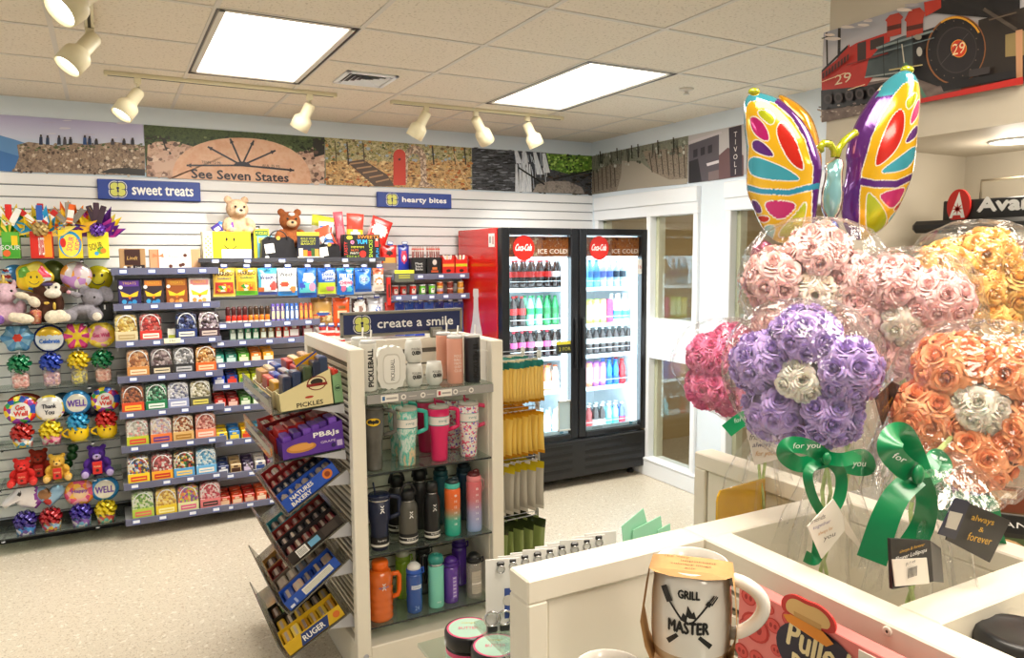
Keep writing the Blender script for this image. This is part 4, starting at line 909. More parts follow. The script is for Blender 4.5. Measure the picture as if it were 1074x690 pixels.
balloon_gift('pink and orange round foil balloon over a purple bow on the lowest shelf', 86, z6, 516, .088, '3a2a96', 'cup', ('6fb0d0', 'd8d0d8', '8a5fb0'), None, conf('eec9a0', ['e8872b', 'd84a7a', 'f0b84a', 'e8a0a8'], .5), lt(('Happy', '7a3f9a', .15, 1.0, .3)), g6)
balloon_gift('blue rimmed WELL foil balloon over a yellow bow on the lowest shelf', 112, z6, 512, .085, 'ead21c', 'cup', ('5ab0a0', 'd8d0a8', 'c84a4a'), None, lambda x, z, rho, a: foil('e9e6d8') if rho < .7 else foil('2a86c8'), lt(('WELL', '5a2f9a', 0, 1.25, .5)), g6)
z5 = S1[4]+.001
def bear(label, px, col, ear, muz, foot, box=True, y=YI, sc=1.0, rz=0):
 M1, M2 = fur(col), fur(muz)
 ex = [('muzzle', M2, [(0, -.062, .158, .03, .022, .024)]), ('nose', M_plushdark, [(0, -.083, .166, .009, .006, .007)]), ('eyes', M_plushdark, sphere_eyes(-.066, .022, .187, .006)),
  ('foot_pad', fur(foot), [(-.085, -.112, .034, .026, .01, .028)]), ('foot_pad', fur(foot), [(.085, -.112, .034, .026, .01, .028)])]
 t = plush('plush_bear', label, 'soft toy', (X_at(px, 500, y), y, z5), rz, (M1, [(0, 0, .07, .07, .055, .075), (0, -.012, .175, .062, .056, .056), (-.048, -.005, .225, .022, .013, .022), (.048, -.005, .225, .022, .013, .022), (-.07, -.03, .105, .026, .03, .042, .4), (.07, -.03, .105, .026, .03, .042, -.4), (-.08, -.062, .036, .036, .05, .034), (.08, -.062, .036, .036, .05, .034)]), ex, 'plush bears on the fifth shelf', scale=sc)
 if box:
  q = MB(); q.box(-.033, .033, -.105, -.075, .03, .125, C('c5211c'), .003); q.text('TRUFFLES', 0, .09, -.1055, .012, C('f0d8a0'), w=.05); q.disc(0, .06, .012, -.1055, C('4a1a12'), 12); q.build('chocolate_box', t)
 return t
bear('bright red plush bear hugging a red chocolate box', 24, 'd01f1a', 'd01f1a', 'e04038', 'e04038', sc=.70, y=5.46)
bear('orange-red plush bear half hidden behind the bright red bear', 42, 'b8351c', 'b8351c', 'c8503a', 'c8503a', y=5.59, sc=.78)
bear('golden yellow plush bear hugging a red chocolate box', 61, 'e2b03c', 'e2b03c', 'ecc468', 'e8c070', y=5.47, sc=.70)
bear('purple plush toy with pale muzzle holding a red chocolate box, right end of shelf', 103, '4a1f8a', '4a1f8a', 'b9a6d8', 'b9a6d8', y=5.47, sc=.82)
q = MB(); [q.ell((rnd.uniform(-.05, .05), 0, .06+.05*i), (.035, .02, .03), foil('1f5a2a'), 8, 6) for i in range(4)]; q.tube([(0, 0, 0), (0, 0, .2)], .003, M_wht)
tag(q.build('tinsel_pick', loc=(X_at(78, 500, 5.61), 5.61, z5)), 'dark green shiny tinsel pick behind the golden yellow bear', 'decoration')
YT = 5.34; XT0, XT1 = .036, .650
S2 = [Z_at(180, y, YT) for y in (282.5, 319, 356.5, 393, 429.5, 464.5, 503, 539.5)]
rown = ['top', 'second', 'third', 'fourth', 'fifth', 'sixth', 'seventh', 'lowest']
for z, n in zip(S2, rown): steel_shelf(XT0-.01, XT1+.01, YT, YW, z, '%s steel shelf with price strip in the sweet treats tub bay' % n, 'steel shelves of the tub bay', 4)
def on(px, y, Y): return X_at(px, y, Y)
x0, x1 = on(125.5, 280, 5.42), on(153, 280, 5.42); w = x1-x0
t = empty('chocolate_box', 'dark brown and gold chocolate gift box on top sweet treats shelf', 'chocolate box', ((x0+x1)/2, 5.43, S2[0]+.0006))
b = MB(); b.box(-w/2, w/2, -.02, .03, 0, .135, C('b08a5e'), .004); b.build('box', t)
b = MB(); b.box(-w*.3, w*.3, -.0225, -.02, .03, .13, C('3a1a14')); b.text('Lindt', 0, .075, -.0228, .022, C('d8b060'), w=w*.4, shear=.2); b.build('label_card', t)
b = MB(); [b.ell((-w*.3+.022*i, -.035, .012), (.012, .01, .012), C('2b1512' if i % 2 else 'e8e2dc'), 10, 7) for i in range(5)]; b.rect(0, w*.45, .002, .03, -.0465, C('241414')); b.text('Lindt', w*.22, .015, -.047, .013, M_wht, w=.035); b.build('printed_truffles', t)
x0, x1 = on(157, 280, 5.42), on(210.5, 280, 5.42); w = x1-x0
t = empty('chocolate_box', 'long white chocolate assortment box with tan ends and a ribbon picture', 'chocolate box', ((x0+x1)/2, 5.43, S2[0]+.0006))
b = MB(); b.box(-w/2, w/2, -.02, .03, 0, .13, C('c69a72'), .003); b.build('box', t)
b = MB(); b.box(-w*.32, w*.31, -.022, -.02, .001, .129, C('f0ebe4')); b.text('Russell', -.0, .085, -.0225, .018, C('c9b49c'), w=.08)
for a, c in ((-.03, .02), (.03, .025), (.06, .09), (.045, .03)): b.disc(a, c, .012, -.0225, C('5a2a1c'), 12)
for s in (-1, 1): b.fpoly([(-w*.33, .085), (-w*.33+s*.03, .105), (-w*.33+s*.034, .075)], -.0226, C('d9825a'))
b.fpoly([(-w*.34, .0), (-w*.315, .0), (-w*.315, .129), (-w*.34, .129)], -.0224, C('d9825a')); b.build('lid_print', t)
for i, (a, c, m1, m2, d) in enumerate([(124, 148.5, '2a2150', '6a3fa8', 'dark purple'), (150, 172.5, '33262c', 'e08a3a', 'black and orange'), (174, 197, '8f4a1c', 'c9822f', 'brown and orange'), (198, 221, 'e9e2dc', 'd98a8a', 'white and pink')]):
 x0, x1 = on(a, 316, 5.40), on(c, 316, 5.40); w = x1-x0-.004
 t = empty('treat_carton', d+' treat carton with printed eyes on the second sweet treats shelf', 'treat carton', ((x0+x1)/2, 5.41, S2[1]+.0006), group='treat cartons with printed eyes')
 b = MB(); b.box(-w/2, w/2, -.03, .03, 0, .165, C(m1), .004); b.build('carton', t)
 b = MB(); b.rect(-w*.42, w*.42, .12, .155, -.0306, C(m2)); b.text('TREATS', 0, .14, -.0310, .016, C('f0c040'), w=w*.6)
 b.fpoly([(-w*.4, .09), (0, .065), (0, .05), (-w*.34, .055)], -.0306, C('f2c22a')); b.fpoly([(w*.4, .09), (0, .065), (0, .05), (w*.34, .055)], -.0306, C('f2c22a'))
 b.fpoly([(-w*.1, .056), (w*.1, .056), (0, .035)], -.031, C('d9701f')); b.disc(-w*.38, .115, .012, -.031, M_wht, 12)
 b.disc(-w*.25, .022, .014, -.0306, C('3a9bd0' if i < 2 else 'c98a4a')); b.disc(w*.2, .02, .014, -.0306, C('2f86c0' if i < 2 else 'd9a05a')); b.disc(0, .014, .012, -.0308, C('2f86c0' if i < 2 else 'c9822f')); b.build('print', t)
def arch(w, h, r=.28, n=8):
 pts = [(-w/2, 0), (w/2, 0), (w/2, h-w*r)]
 pts += [(w/2*math.copysign(abs(math.cos(PI*i/n))**.6, math.cos(PI*i/n)), h-w*r+w*r*math.sin(PI*i/n)**.7) for i in range(1, n)]+[(-w/2, h-w*r)]
 return pts
def tub(i, row, desc, px, cols, card, cardtop=None, w=.136, h=.182, sc=70, shiny=.1):
 z = S2[row]+.0006; x = on(px, 400, 5.41) if row < 5 else on(px, 500, 5.41)
 t = empty('candy_tub', '%s, %s on %s shelf' % (desc.replace('clear tub', 'tub').replace(' with an ', ', ').replace(' with a ', ', '), ords(i, 4), rown[row]), 'candy tub', (x, 5.41, z), group='candy tubs of the sweet treats bay')
 b = MB(); b.prism(arch(w, h), -.062, .06, M_clear); b.build('tub', t)
 cm = cmix('sweets_'+'_'.join(cols), list(cols), sc, .3, shiny, bump=.8)
 b = MB(); A = arch(w*.94, h*.97); n = len(A)
 v = []; f = []
 for k, yy in enumerate((-.058, -.02, .02, .055)):
  for (x_, z_) in A: v.append((x_*(.97 if k in (0, 3) else 1)+rnd.uniform(-.0015, .0015), yy+rnd.uniform(-.002, .002), max(.002, z_*(.98 if k in (0, 3) else 1))))
 for k in range(3):
  for q in range(n): l = (q+1) % n; f.append((k*n+l, k*n+q, (k+1)*n+q, (k+1)*n+l))
 f += [tuple(range(n)), tuple(range(4*n-1, 3*n-1, -1))]; b.add(v, f, cm); o = b.build('sweets', t); o['kind'] = 'stuff'
 b = MB(); b.box(-w*.47, w*.47, -.0655, -.0625, .003, h*.37, C(card), .001); b.rect(-w*.35, w*.35, h*.10, h*.27, -.0659, C(cardtop or 'f2ead8')); b.rect(-w*.3, w*.3, h*.165, h*.20, -.0662, C(card)); b.build('front_card', t)
 b = MB(); b.tube([(-w*.4*math.cos(PI*k/8)*1.0, -.0635, h*.56+h*.38*math.sin(PI*k/8)) for k in range(9)], .0032, M_clear2); b.build('lid_rim', t)
M_clear2 = mat('white_clear_rim', 'e6e8ea', .2)
PXT = (146, 170.5, 193.5, 216.5)
rows = {2: [('clear tub of gold wrapped truffles', ('d9b23a', 'e8cf72', 'b88a20', 'f0e0a0'), 'd8c9a0', 'b8a070'), ('clear tub of red wrapped truffles', ('c01e22', 'e04a40', '8f1418', 'd8908a'), 'c9332c', None), ('clear tub of dark blue wrapped truffles', ('1c2a5c', '3a4c8a', '8a98c0', '101a3c'), '24366e', None), ('clear tub of black and lilac wrapped sweets', ('2a1f2c', 'b9a8b8', '4a3a4c', 'e2d6de'), '3a2430', 'c9b8b0')],
  3: [('clear tub of copper wrapped toffees', ('b0662c', 'd8975a', '8a4a1e', 'e8b98a'), 'c98848', 'e8d8b8'), ('clear tub of dark and silver sweets with a black card', ('3a2a2e', 'c8b8bc', '6a5058', '8f7f86'), '241c1e', 'd8ccb0'), ('clear tub of silver wrapped sweets with a black card', ('c8c8cc', '8f9096', 'e2e2e6', '6f7076'), '2a2a2e', 'b8b8bc'), ('clear tub of caramel squares with an orange card', ('d8a060', 'f0d0a0', '9a5a28', 'e8b878'), 'd8642a', 'f0c8a0')],
  4: [('clear tub of brown toffees with an orange-red card', ('8a3a1c', 'a8542c', '5a2412', 'c07040'), 'd84a26', 'f2c040'), ('clear tub of emerald green wrapped mints', ('0f6a48', '2f9a70', '0a4a32', 'a8d8c0'), '1c7a4c', 'e8efe8'), ('clear tub of silver blue wrapped mints', ('a8acc0', 'd8dae4', '7a80a0', 'e8e8f0'), '8f98c0', 'e8e8f0'), ('clear tub of pale gold wrapped butter mints', ('c8c0a0', 'e8e2cc', '8f8868', 'f2efe2'), '4a4a40', 'd8cc60')],
  5: [('clear tub of silvery sweets with a lime card', ('d8d0c8', 'e8a0a0', 'b8b8b0', 'f0ece4'), 'b8c030', 'd83a3a'), ('clear tub of pale mixed sweets with an orange card', ('e0d0c0', 'd89aa0', 'c8c0d8', 'f0e2d0'), 'e8793a', '5a3a8a'), ('clear tub of striped toffees with a tan card', ('c0703a', 'e8d0b0', '8f4420', 'f2e4cc'), 'd8b070', 'a8762c'), ('clear tub of rose sweets with a peach card', ('d88a80', 'f0c8bc', 'b8605a', 'e8b0a0'), 'e88a68', 'f2d8c8')],
  6: [('clear tub of multicoloured candy with a yellow card', ('2a6ac0', 'e8c82c', 'd83a2a', '2a2a3a', 'f2efe8'), 'f0cf2a', 'd83a2a'), ('clear tub of red and white sweets with a yellow and orange card', ('b82a34', 'f0e8e4', 'd86a70', '8a1c28'), 'f0a82a', 'c8281e'), ('clear tub of multicoloured candy with a blue card', ('e8b82c', 'd8402a', '2f8a48', '3a2a20', 'f2e8d0'), '5aa0d8', 'f0d070'), ('clear tub of ice blue sweets with a blue card', ('8ac8e8', 'd8eef8', '5aa8d8', 'f2f8fa'), '6ab0e0', 'f2e8d8')],
  7: [('clear tub of lime green sweets', ('8fc04a', 'd8e8b0', '5a9a2a', 'e8f0d8'), 'b0c848', 'd86a5a'), ('clear tub of yellow sweets', ('e8b81c', 'f0d04a', 'c8921a', 'f8e48a'), 'e0c020', 'f2e8a0'), ('clear tub of pink, lime and yellow mixed sweets', ('d84a7a', 'a8c83a', 'e8d02c', '8a4aa0', 'f08a3a'), 'd8d8a0', 'd85a8a'), ('clear tub of pink and red sweets', ('d83a5a', 'f0a8b0', 'c02040', 'f2d8d8'), 'd8787a', '2f2a28')]}
for r, its in rows.items():
 for i, (d, cols, card, ct) in enumerate(its):
  if r == 2: px = (135.5, 160.5, 197.5, 221)[i]
  else: px = PXT[i]+{3: -.5, 4: -8, 5: .5, 6: -.5, 7: 2}[r]
  tub(i, r, d, px, cols, card, ct, sc=(75 if r > 3 else 60), shiny=.5 if r in (2, 3, 4) and i != 0 else .15)
b = MB(); b.box(-.024, .024, -.004, 0, 0, .07, C('e6e6da'), .001); b.rect(-.02, .02, .008, .03, -.0045, C('b6bf3a')); tag(b.build('price_card', loc=(on(180, 355, 5.4), 5.38, S2[2]+.0005)), 'small pale price card standing between the red and blue truffle tubs', 'price card')
b = MB(); b.box(-.05, .05, -.003, .0, -.008, .022, C('e8e6c8'), .001); b.text('2 for', 0, .007, -.0034, .014, C('3a3a60'), w=.04); b.box(-.05, .05, -.003, .02, -.010, -.008, C('e8e6c8')); tag(b.build('price_card', loc=(on(181, 361, 5.33), YT-.0095, S2[2]-.01)), 'wide cream price card clipped to the front of the third tub shelf', 'price card')
YG = 5.36
zt3 = Z_at(300, 272, YG); xg0, xg1 = on(208, 272, YG), on(404, 272, YG)
steel_shelf(xg0, xg1, YG, YW, zt3, 'long grey steel shelf of gift bags and teddy bears between the two signs', None, 6, .03, C('3c3d44'))
def zz(y, x=300, Y=5.42): return Z_at(x, y, Y)
def pouch(label, a, c, yt, yb, Y, fn, group=None, lets=(), d=.05, peg=True, rot=0, cat='bag of sweets', name='candy_bag', hang=True, sag=0):
 x0, x1 = on(a, (yt+yb)/2, Y), on(c, (yt+yb)/2, Y); z1, z0 = at_y((a+c)/2, yt, Y).z, at_y((a+c)/2, yb, Y).z; w, h = x1-x0, z1-z0
 t = empty(name, label, cat, ((x0+x1)/2, Y, z0), 0, group)
 b = MB(); grid_pillow(b, w, h, d, lambda u, v: fn(u, v), 14, 18, .07); o = b.build('pouch', t)
 if lets:
  q = MB()
  for s, fx, fz, fw, fh, c_ in lets: q.text(s, fx*w, fz*h, -d/2-.0015, fh*h, C(c_), w=fw*w, bold=.001)
  q.build('print', t)
 if peg:
  q = MB(); q.tube([(0, YW-Y, h*.965), (0, -.02, h*.965), (0, -.03, h*.985)], .0028, M_shelf, 6); q.box(-.022, .022, -.034, -.03, h*.99, h*.99+.028, M_tagb); q.rect(-.018, .018, h*.99+.012, h*.99+.026, -.0345, M_tagw)
  tag(q.build('peg_hook', loc=((x0+x1)/2, Y, z0)), 'peg hook of the '+' '.join(label.split()[:12]), 'peg hook', None)
 return t
def ptn(bg, *rects):
 """print of a pouch: rectangles / ellipses (u0, u1, v0, v1, colour, 'e')"""
 def f(u, v):
  r = bg
  for q in rects:
   u0, u1, v0, v1, c = q[:5]
   if len(q) > 5:
    if ((u-(u0+u1)/2)/((u1-u0)/2))**2+((v-(v0+v1)/2)/((v1-v0)/2))**2 < 1: r = c
   elif u0 <= u <= u1 and v0 <= v <= v1: r = c
  return mat('film_'+r, r, .28, 0, coat=.5) if len(r) == 6 else MATS[(r,)]
 return f
cmix('gummy_print', ['d83a2a', 'e8b02c', '3a9a3a', 'f0e8d8', 'e8702a'], 45, .3, coat=.5)
cmix('fruit_print', ['d8404a', 'e87a2a', 'f0e8f0', '5a3a8a', 'f2f0ec'], 40, .3, coat=.5)
cmix('cookie_print', ['c89a5a', 'e0c080', '8a5a28', 'f0dcae'], 40, .3, coat=.5)
gA = 'hanging bags of sweets under the gift shelf'
for lab, a, c, f, L, yb in [
 ('gold gummy bag with a red fruit picture, leftmost hanging bag', 223, 246.5, ptn('d8b040', (0, 1, 0, .06, 'e8c860'), (.08, .92, .1, .48, 'b8342a'), (.15, .85, .14, .42, 'gummy_print', 'e')), [('HARIBO', 0, .8, .8, .13, '2a241c'), ('Goldbears', 0, .64, .6, .07, '6a6a60')], 311),
 ('gold gummy bag with a green bottom edge, second hanging bag', 247, 270, ptn('e0b83a', (0, 1, 0, .16, '5fae2a'), (.1, .95, .16, .5, 'e8902a'), (.2, .8, .18, .46, 'gummy_print', 'e')), [('HARIBO', 0, .82, .8, .13, '2a241c'), ('Goldbears', 0, .66, .6, .07, '5a7a40')], 309.5),
 ('white and sky blue fruit snack bag, third hanging bag', 270.5, 290.5, ptn('e4eef4', (0, 1, .8, 1, '3aa0c8'), (0, 1, 0, .1, '3a4a8a'), (.05, .95, .12, .5, 'e8f0f4'), (.6, 1, .15, .5, 'd8504a', 'e'), (0, .3, .1, .3, 'c86a3a', 'e'), (0, .12, .3, .8, '58b8d8')), [("Welch's", 0, .66, .85, .14, '2a2a6a')], 309),
 ('white fruit snack bag with orange fruit and a blue base', 291, 311.5, ptn('e8ece8', (0, 1, 0, .14, '2a7ac0'), (.05, .95, .2, .5, 'f0ece8'), (.1, .55, .32, .5, 'e0503a', 'e'), (.6, .95, .12, .35, 'e08a4a', 'e'), (.2, .8, .5, .62, 'c8d8b0')), [("Welch's", 0, .78, .85, .14, '4a4a58')], 310),
 ('bright blue bag with pink and teal fruit, fifth hanging bag', 312, 332, ptn('1f6ec8', (0, 1, 0, .16, '1a4a9a'), (.05, .95, .18, .5, '5ac0c8'), (.55, .95, .22, .5, 'e090b0', 'e'), (.05, .35, .3, .5, '3a4ab0', 'e'), (.25, .9, .5, .85, 'c8dcf0', 'e')), [('Jolly', .05, .76, .55, .14, 'ffffff'), ('FRUIT', .05, .6, .6, .11, 'f0f0fa')], 312),
 ('blue and lime green sweet bag, sixth hanging bag', 333, 352, ptn('1a64c4', (0, 1, 0, .45, 'b8d030'), (.4, .95, .12, .3, 'd87a8a', 'e'), (.2, 1, .48, .88, 'd8e4f2', 'e')), [('Jolly', .05, .76, .6, .14, '1a4aa0'), ('GUMMY', .05, .58, .6, .11, '2a50a8')], 308),
 ('blue sweet bag with a white burst, seventh hanging bag', 353, 371, ptn('1a74d0', (.1, .9, .3, .6, 'd8e8f4', 'e'), (.2, .5, .12, .35, 'e0709a', 'e'), (.55, .9, .1, .32, '5ac8d8', 'e'), (0, 1, .9, 1, '48a8e8')), [('FRUIT', 0, .7, .75, .16, 'ffffff'), ('CHEWS', 0, .45, .7, .12, 'd83a6a')], 309),
 ('bright blue sweet bag with a pale circle, eighth hanging bag', 372, 389.5, ptn('1268cc', (.2, .85, .3, .75, '8ac0ec', 'e'), (.3, .7, .4, .62, 'e8f0f4', 'e'), (0, 1, 0, .1, '0f4a9a')), [('ICE', 0, .52, .4, .14, '1a4aa0')], 306),
 ('narrow white and orange sweet bag, rightmost hanging bag', 391, 402.5, ptn('e8dcd0', (0, 1, .7, 1, 'd86a4a'), (.1, .9, .25, .6, 'e87a4a', 'e'), (.2, .8, .3, .5, 'f4e8dc', 'e')), [], 305)]:
 pouch(lab, a, c, 281, yb, 5.37, f, gA, L)
gB = 'snack bags in the lower hanging row'
for lab, a, c, f, L, y0, y1 in [
 ('tan cookie bag with a blue and red band in lower hanging row', 326, 348.5, ptn('c0924a', (0, 1, .1, .5, 'cookie_print'), (.1, .9, .3, .42, 'b83a2a', 'e'), (.2, .85, .34, .46, '3a5aa0', 'e'), (0, 1, .85, 1, '9a6a30')), [], 312, 340),
 ('bright orange snack bag in lower hanging row', 349, 367, ptn('ee5a1c', (.2, .8, .28, .55, 'f0c8a0'), (.25, .75, .6, .75, '8a5a1a', 'e')), [], 312, 342),
 ('dark brown and white popcorn bag in lower hanging row', 368.5, 385, ptn('3a2424', (.1, .95, .3, .95, 'dfd8d4', 'e'), (.4, .7, .5, .75, '8a6a60', 'e')), [], 313, 341),
 ('white popcorn bag with a blue swirl in lower hanging row', 386, 402, ptn('dcdce2', (.45, .8, .45, .7, '4a6ac0', 'e'), (.52, .72, .5, .64, 'e8e8ee', 'e'), (0, 1, .8, 1, 'b8b8c0')), [], 312, 341)]:
 pouch(lab, a, c, y0, y1, 5.45, f, gB, L)
for i in range(3):
 pouch('red and white wafer bag, %s of three under the tan cookie bag' % ords(i, 3), 331+9.5*i, 343+9.5*i, 342, 362, 5.46, ptn('e4dcd8', (0, 1, .0, .3, 'c8281e'), (0, 1, .5, .65, 'd8402e'), (.3, 1, .8, 1, 'c8281e')), 'red and white wafer bags', [], .03)
zg = zt3+.0006
def gx(px): return on(px, 268, 5.44)
x0, x1 = gx(223), gx(263); w = x1-x0
t = empty('gift_box', 'yellow smiling gift box with polka dot side and candy inside', 'gift box', ((x0+x1)/2, 5.44, zg))
b = MB(); b.box(-w/2, w/2, -.03, .09, 0, .19, C('f1dc1f'), .004); b.M = Matrix.Translation((-.01, -.031, .115)); smiley_print(b, .075); b.M = Matrix.Identity(4); b.build('box', t)
b = MB(); dx = -.05; b.box(-w/2+dx-.012, -w/2, -.028, .088, 0, .19, C('f2edc9'), .003)
for i in range(3):
 for j in range(5): b.disc(-w/2+dx+.008+.014*i, .02+.03*j+(.015 if i % 2 else 0), .006, -.0285, C('e8d040'), 8)
b.build('polka_dot_side', t)
q = MB(); q.box(-w*.28, w*.5, -.036, -.031, .002, .07, M_wht, .001); q.build('gift_card', t)
for i, (c, a, xx) in enumerate((('3a2a8a', -.6, -.085), ('3f7ac8', .3, -.055), ('c83a4a', .1, -.03), ('6a2a9a', -.1, -.01), ('e8e2e8', .5, -.04), ('d8302a', -.2, -.055))):
 q = MB(); q.M = Matrix.Translation((xx, .0+.012*(i % 3), .205+.014*(i % 2))) @ Matrix.Rotation(a, 4, 'Y'); q.box(-.03, .03, -.006, .006, -.025, .035, C(c), .003); q.box(-.018, .018, -.0068, 0, -.01, .015, C('eef0f4')); q.build('candy_pack', t)
def teddy(label, px, zb_, y, col, muz, sc, rz=0, ex=()):
 M1, M2 = fur(col), fur(muz)
 return plush('teddy_bear', label, 'soft toy', (on(px, 240, y), y, zb_), rz, (M1, [(0, 0, .05, .06, .045, .07), (0, -.01, .15, .066, .058, .06), (-.05, 0, .205, .024, .014, .024), (.05, 0, .205, .024, .014, .024), (-.07, -.03, .06, .026, .03, .045, .5), (.07, -.03, .06, .026, .03, .045, -.5), (-.05, -.04, .02, .03, .04, .02), (.05, -.04, .02, .03, .04, .02)]),
  [('muzzle', M2, [(0, -.062, .132, .032, .024, .024)]), ('nose', M_plushdark, [(0, -.086, .14, .01, .006, .008)]), ('eyes', M_plushdark, sphere_eyes(-.067, .026, .162, .007))]+list(ex), scale=sc)
teddy('beige teddy bear peeking out of the yellow smiling gift box', 249, zg+.175, 5.50, 'c9a888', 'd8bda0', 1.15, .15)
q = MB(); q.box(-.05, .05, -.03, .03, 0, .16, C('b9a58c'), .004); tag(q.build('gift_riser', loc=(on(249, 240, 5.5), 5.60, zg)), 'tan cardboard riser standing behind the yellow smiling gift box', 'box')
def purse(label, a, c, h, tagged=True):
 x0, x1 = gx(a), gx(c); w = x1-x0
 t = empty('gift_purse', label, 'gift bag', ((x0+x1)/2, 5.43, zg)); K = mat('black_satin_bag', '1d1d22', .35, noise=.3, nscale=30)
 b = MB(); b.prism([(-w*.5, 0), (w*.5, 0), (w*.46, h*.72), (w*.3, h*.86), (0, h*.8), (-w*.3, h*.86), (-w*.46, h*.72)], -.03, .04, K); b.build('bag', t)
 q = MB(); q.tube([(w*.26*math.cos(PI*i/10), -.034, h*.74+h*.34*math.sin(PI*i/10)) for i in range(11)], .004, K); q.build('handle', t)
 if tagged: q = MB(); q.M = Matrix.Translation((-w*.26, -.034, h*.42)) @ Matrix.Rotation(-.15, 4, 'Y'); q.box(-.032, .032, -.002, 0, -.035, .03, C('eeeae4')); q.build('tag', t)
 q = MB(); q.ell((-w*.34, -.035, .012), (.014, .008, .014), M_wht); q.build('button', t)
 q = MB(); q.disc(0, h*.8, .014, -.0345, C('c8a040'), 12); q.build('clasp', t)
 return t
purse('large black gift bag with white tag and brown bear behind it', 273, 309, .185)
purse('smaller black gift bag with white tag beside the dark poster card', 332, 356, .13)
teddy('brown teddy bear with a white patch rising behind the large black bag', 304, zg+.10, 5.53, '9a5426', 'd8b48a', 1.15, 0, [('patch', C('f0ece8'), [(.0, -.06, .19, .02, .012, .012)])])
q = MB(); q.box(-.05, .05, -.03, .03, 0, .10, C('2a2622'), .004); tag(q.build('gift_riser', loc=(on(304, 240, 5.53), 5.555, zg)), 'dark riser box under the brown teddy bear', 'box')
for i, (c, l, dx, dz) in enumerate((('2a2a30', 'black puzzle booklet standing at the back beside the brown teddy', 268, .235), ('e9d62a', 'yellow puzzle booklet standing in front of the black booklet', 277, .215), ('6fb0c8', 'teal and yellow booklet in front of the yellow booklet', 280, .165))):
 q = MB(); ww = .105; q.box(-ww/2, ww/2, -.004, .004, 0, dz, C(c), .001); q.rect(-ww*.42, ww*.42, dz-.05, dz-.012, -.0045, C(['e8e8e0', '3a6a3a', 'e8d84a'][i])); q.text(['WORDS', 'PUZZLES', 'SUDOKU'][i], 0, dz-.03, -.0049, .018, C(['2a2a30', 'e9e62a', '2a6a4a'][i]), w=ww*.7)
 o = q.build('puzzle_booklet', loc=(gx(dx), 5.535-.018*i, zg)); tag(o, l, 'booklet')
x0, x1 = gx(310), gx(333); w = x1-x0
t = empty('poster_card', 'navy poster card with yellow lettering and snack pictures', 'poster card', ((x0+x1)/2, 5.375, zg)); h = .19
q = MB(); q.box(-w/2, w/2, -.003, .003, 0, h, C('1f2438'), .001); q.box(-w*.3, w*.3, .003, .05, 0, .008, C('1f2438')); q.build('card', t)
q = MB(); q.rect(-w/2, w/2, h*.87, h, -.0035, C('e6dc3a')); q.rect(-w/2, w/2, 0, h*.1, -.0035, C('e2e0d8')); [q.text(s, 0, h*z_, -.0038, .014, C('c9cc3a'), w=w*.66) for s, z_ in (('BUILD YOUR', .76), ('OWN GIFT', .66), ('BASKET', .57))]
for u, c, hh in ((-.35, 'e8e0cc', .3), (-.15, 'e88a2a', .24), (.05, 'b82a2a', .2), (.2, '3a5a2a', .3), (.37, 'c89a4a', .28)): q.rect((u-.09)*w, (u+.09)*w, h*.1, h*(.1+hh), -.0036-.0001*abs(u), C(c))
q.build('print', t)
cmix('treat_mix_print', ['e8e2e0', 'd8402e', 'f0ece8', 'e88a5a', '4a7ac0'], 30, .3, coat=.4)
for lab, a, c, yt, yb, f, y, r in [('white and red treat bag leaning behind the smaller black bag', 331, 347, 228, 268, ptn('e6dede', (.1, .9, .1, .8, 'treat_mix_print'), (0, 1, .88, 1, 'b8c020')), 5.50, .1), ('red and orange treat bag with blue corner behind the smaller black bag', 342, 358, 236, 268, ptn('d8502e', (.0, .9, .1, .7, 'treat_mix_print'), (.5, 1, .0, .3, '6aa0d8')), 5.48, -.4), ('lime topped treat bag at the very back of the gift shelf', 322, 345, 226, 267, ptn('c8cc2a', (0, 1, 0, .7, 'e8e8e0')), 5.56, .15),
 ('pink lollipop bag at the left of the printed snack box', 354, 364, 222, 267, ptn('c84a5a', (.1, .9, .2, .7, 'd8707a', 'e')), 5.52, -.1), ('red and yellow snack bag standing in the printed snack box', 362, 380, 224, 267, ptn('d8321e', (0, 1, .1, .6, 'e8b82c'), (.2, .8, .3, .6, 'f0e4c8', 'e')), 5.50, .05), ('red and white cheese snack bag tilted right in the printed snack box', 378, 400, 227, 267, ptn('d0281e', (.1, .9, .5, .85, 'e8dcd4', 'e'), (.2, .8, 0, .35, '2a6a4a')), 5.515, .35)]:
 tt = pouch(lab, a, c, yt, yb, y, f, None, [], .03, peg=False); tt.rotation_euler = (0, r, 0)
x0, x1 = gx(359), gx(397); w = x1-x0; h = .178
t = empty('snack_gift_box', 'black snack box printed with colourful words like SWEETS and YUM', 'gift box', ((x0+x1)/2, 5.43, zg))
q = MB(); q.box(-w/2, w/2, -.03, .05, 0, h, C('141414'), .003); q.build('box', t)
q = MB(); y_ = -.0306
q.text('SWEETS', w*.18, h*.9, y_, h*.13, C('e88a1f'), w=w*.58); q.text('YUM', -w*.0, h*.7, y_, h*.17, C('2a9ad8'), w=w*.27, bold=.002); q.text('SNACKS', w*.24, h*.42, y_, w*.1, C('a8c82a'), w=h*.72, rot=PI/2); q.text('TASTY', -w*.44, h*.42, y_, w*.09, C('d8302a'), w=h*.55, rot=PI/2)
q.text('MMMM', -w*.12, h*.48, y_, h*.08, C('c8cc30'), w=w*.34); q.text('NUTS', -w*.2, h*.35, y_, h*.08, C('e8702a'), w=w*.2); q.text('PARTY', -w*.2, h*.23, y_, h*.08, C('e8e2d0'), w=w*.24); q.text('TREAT', -w*.25, h*.09, y_, h*.1, C('8aac2a'), w=w*.36); q.text('FUN', w*.42, h*.25, y_, w*.07, C('2a9ad8'), w=h*.35, rot=PI/2)
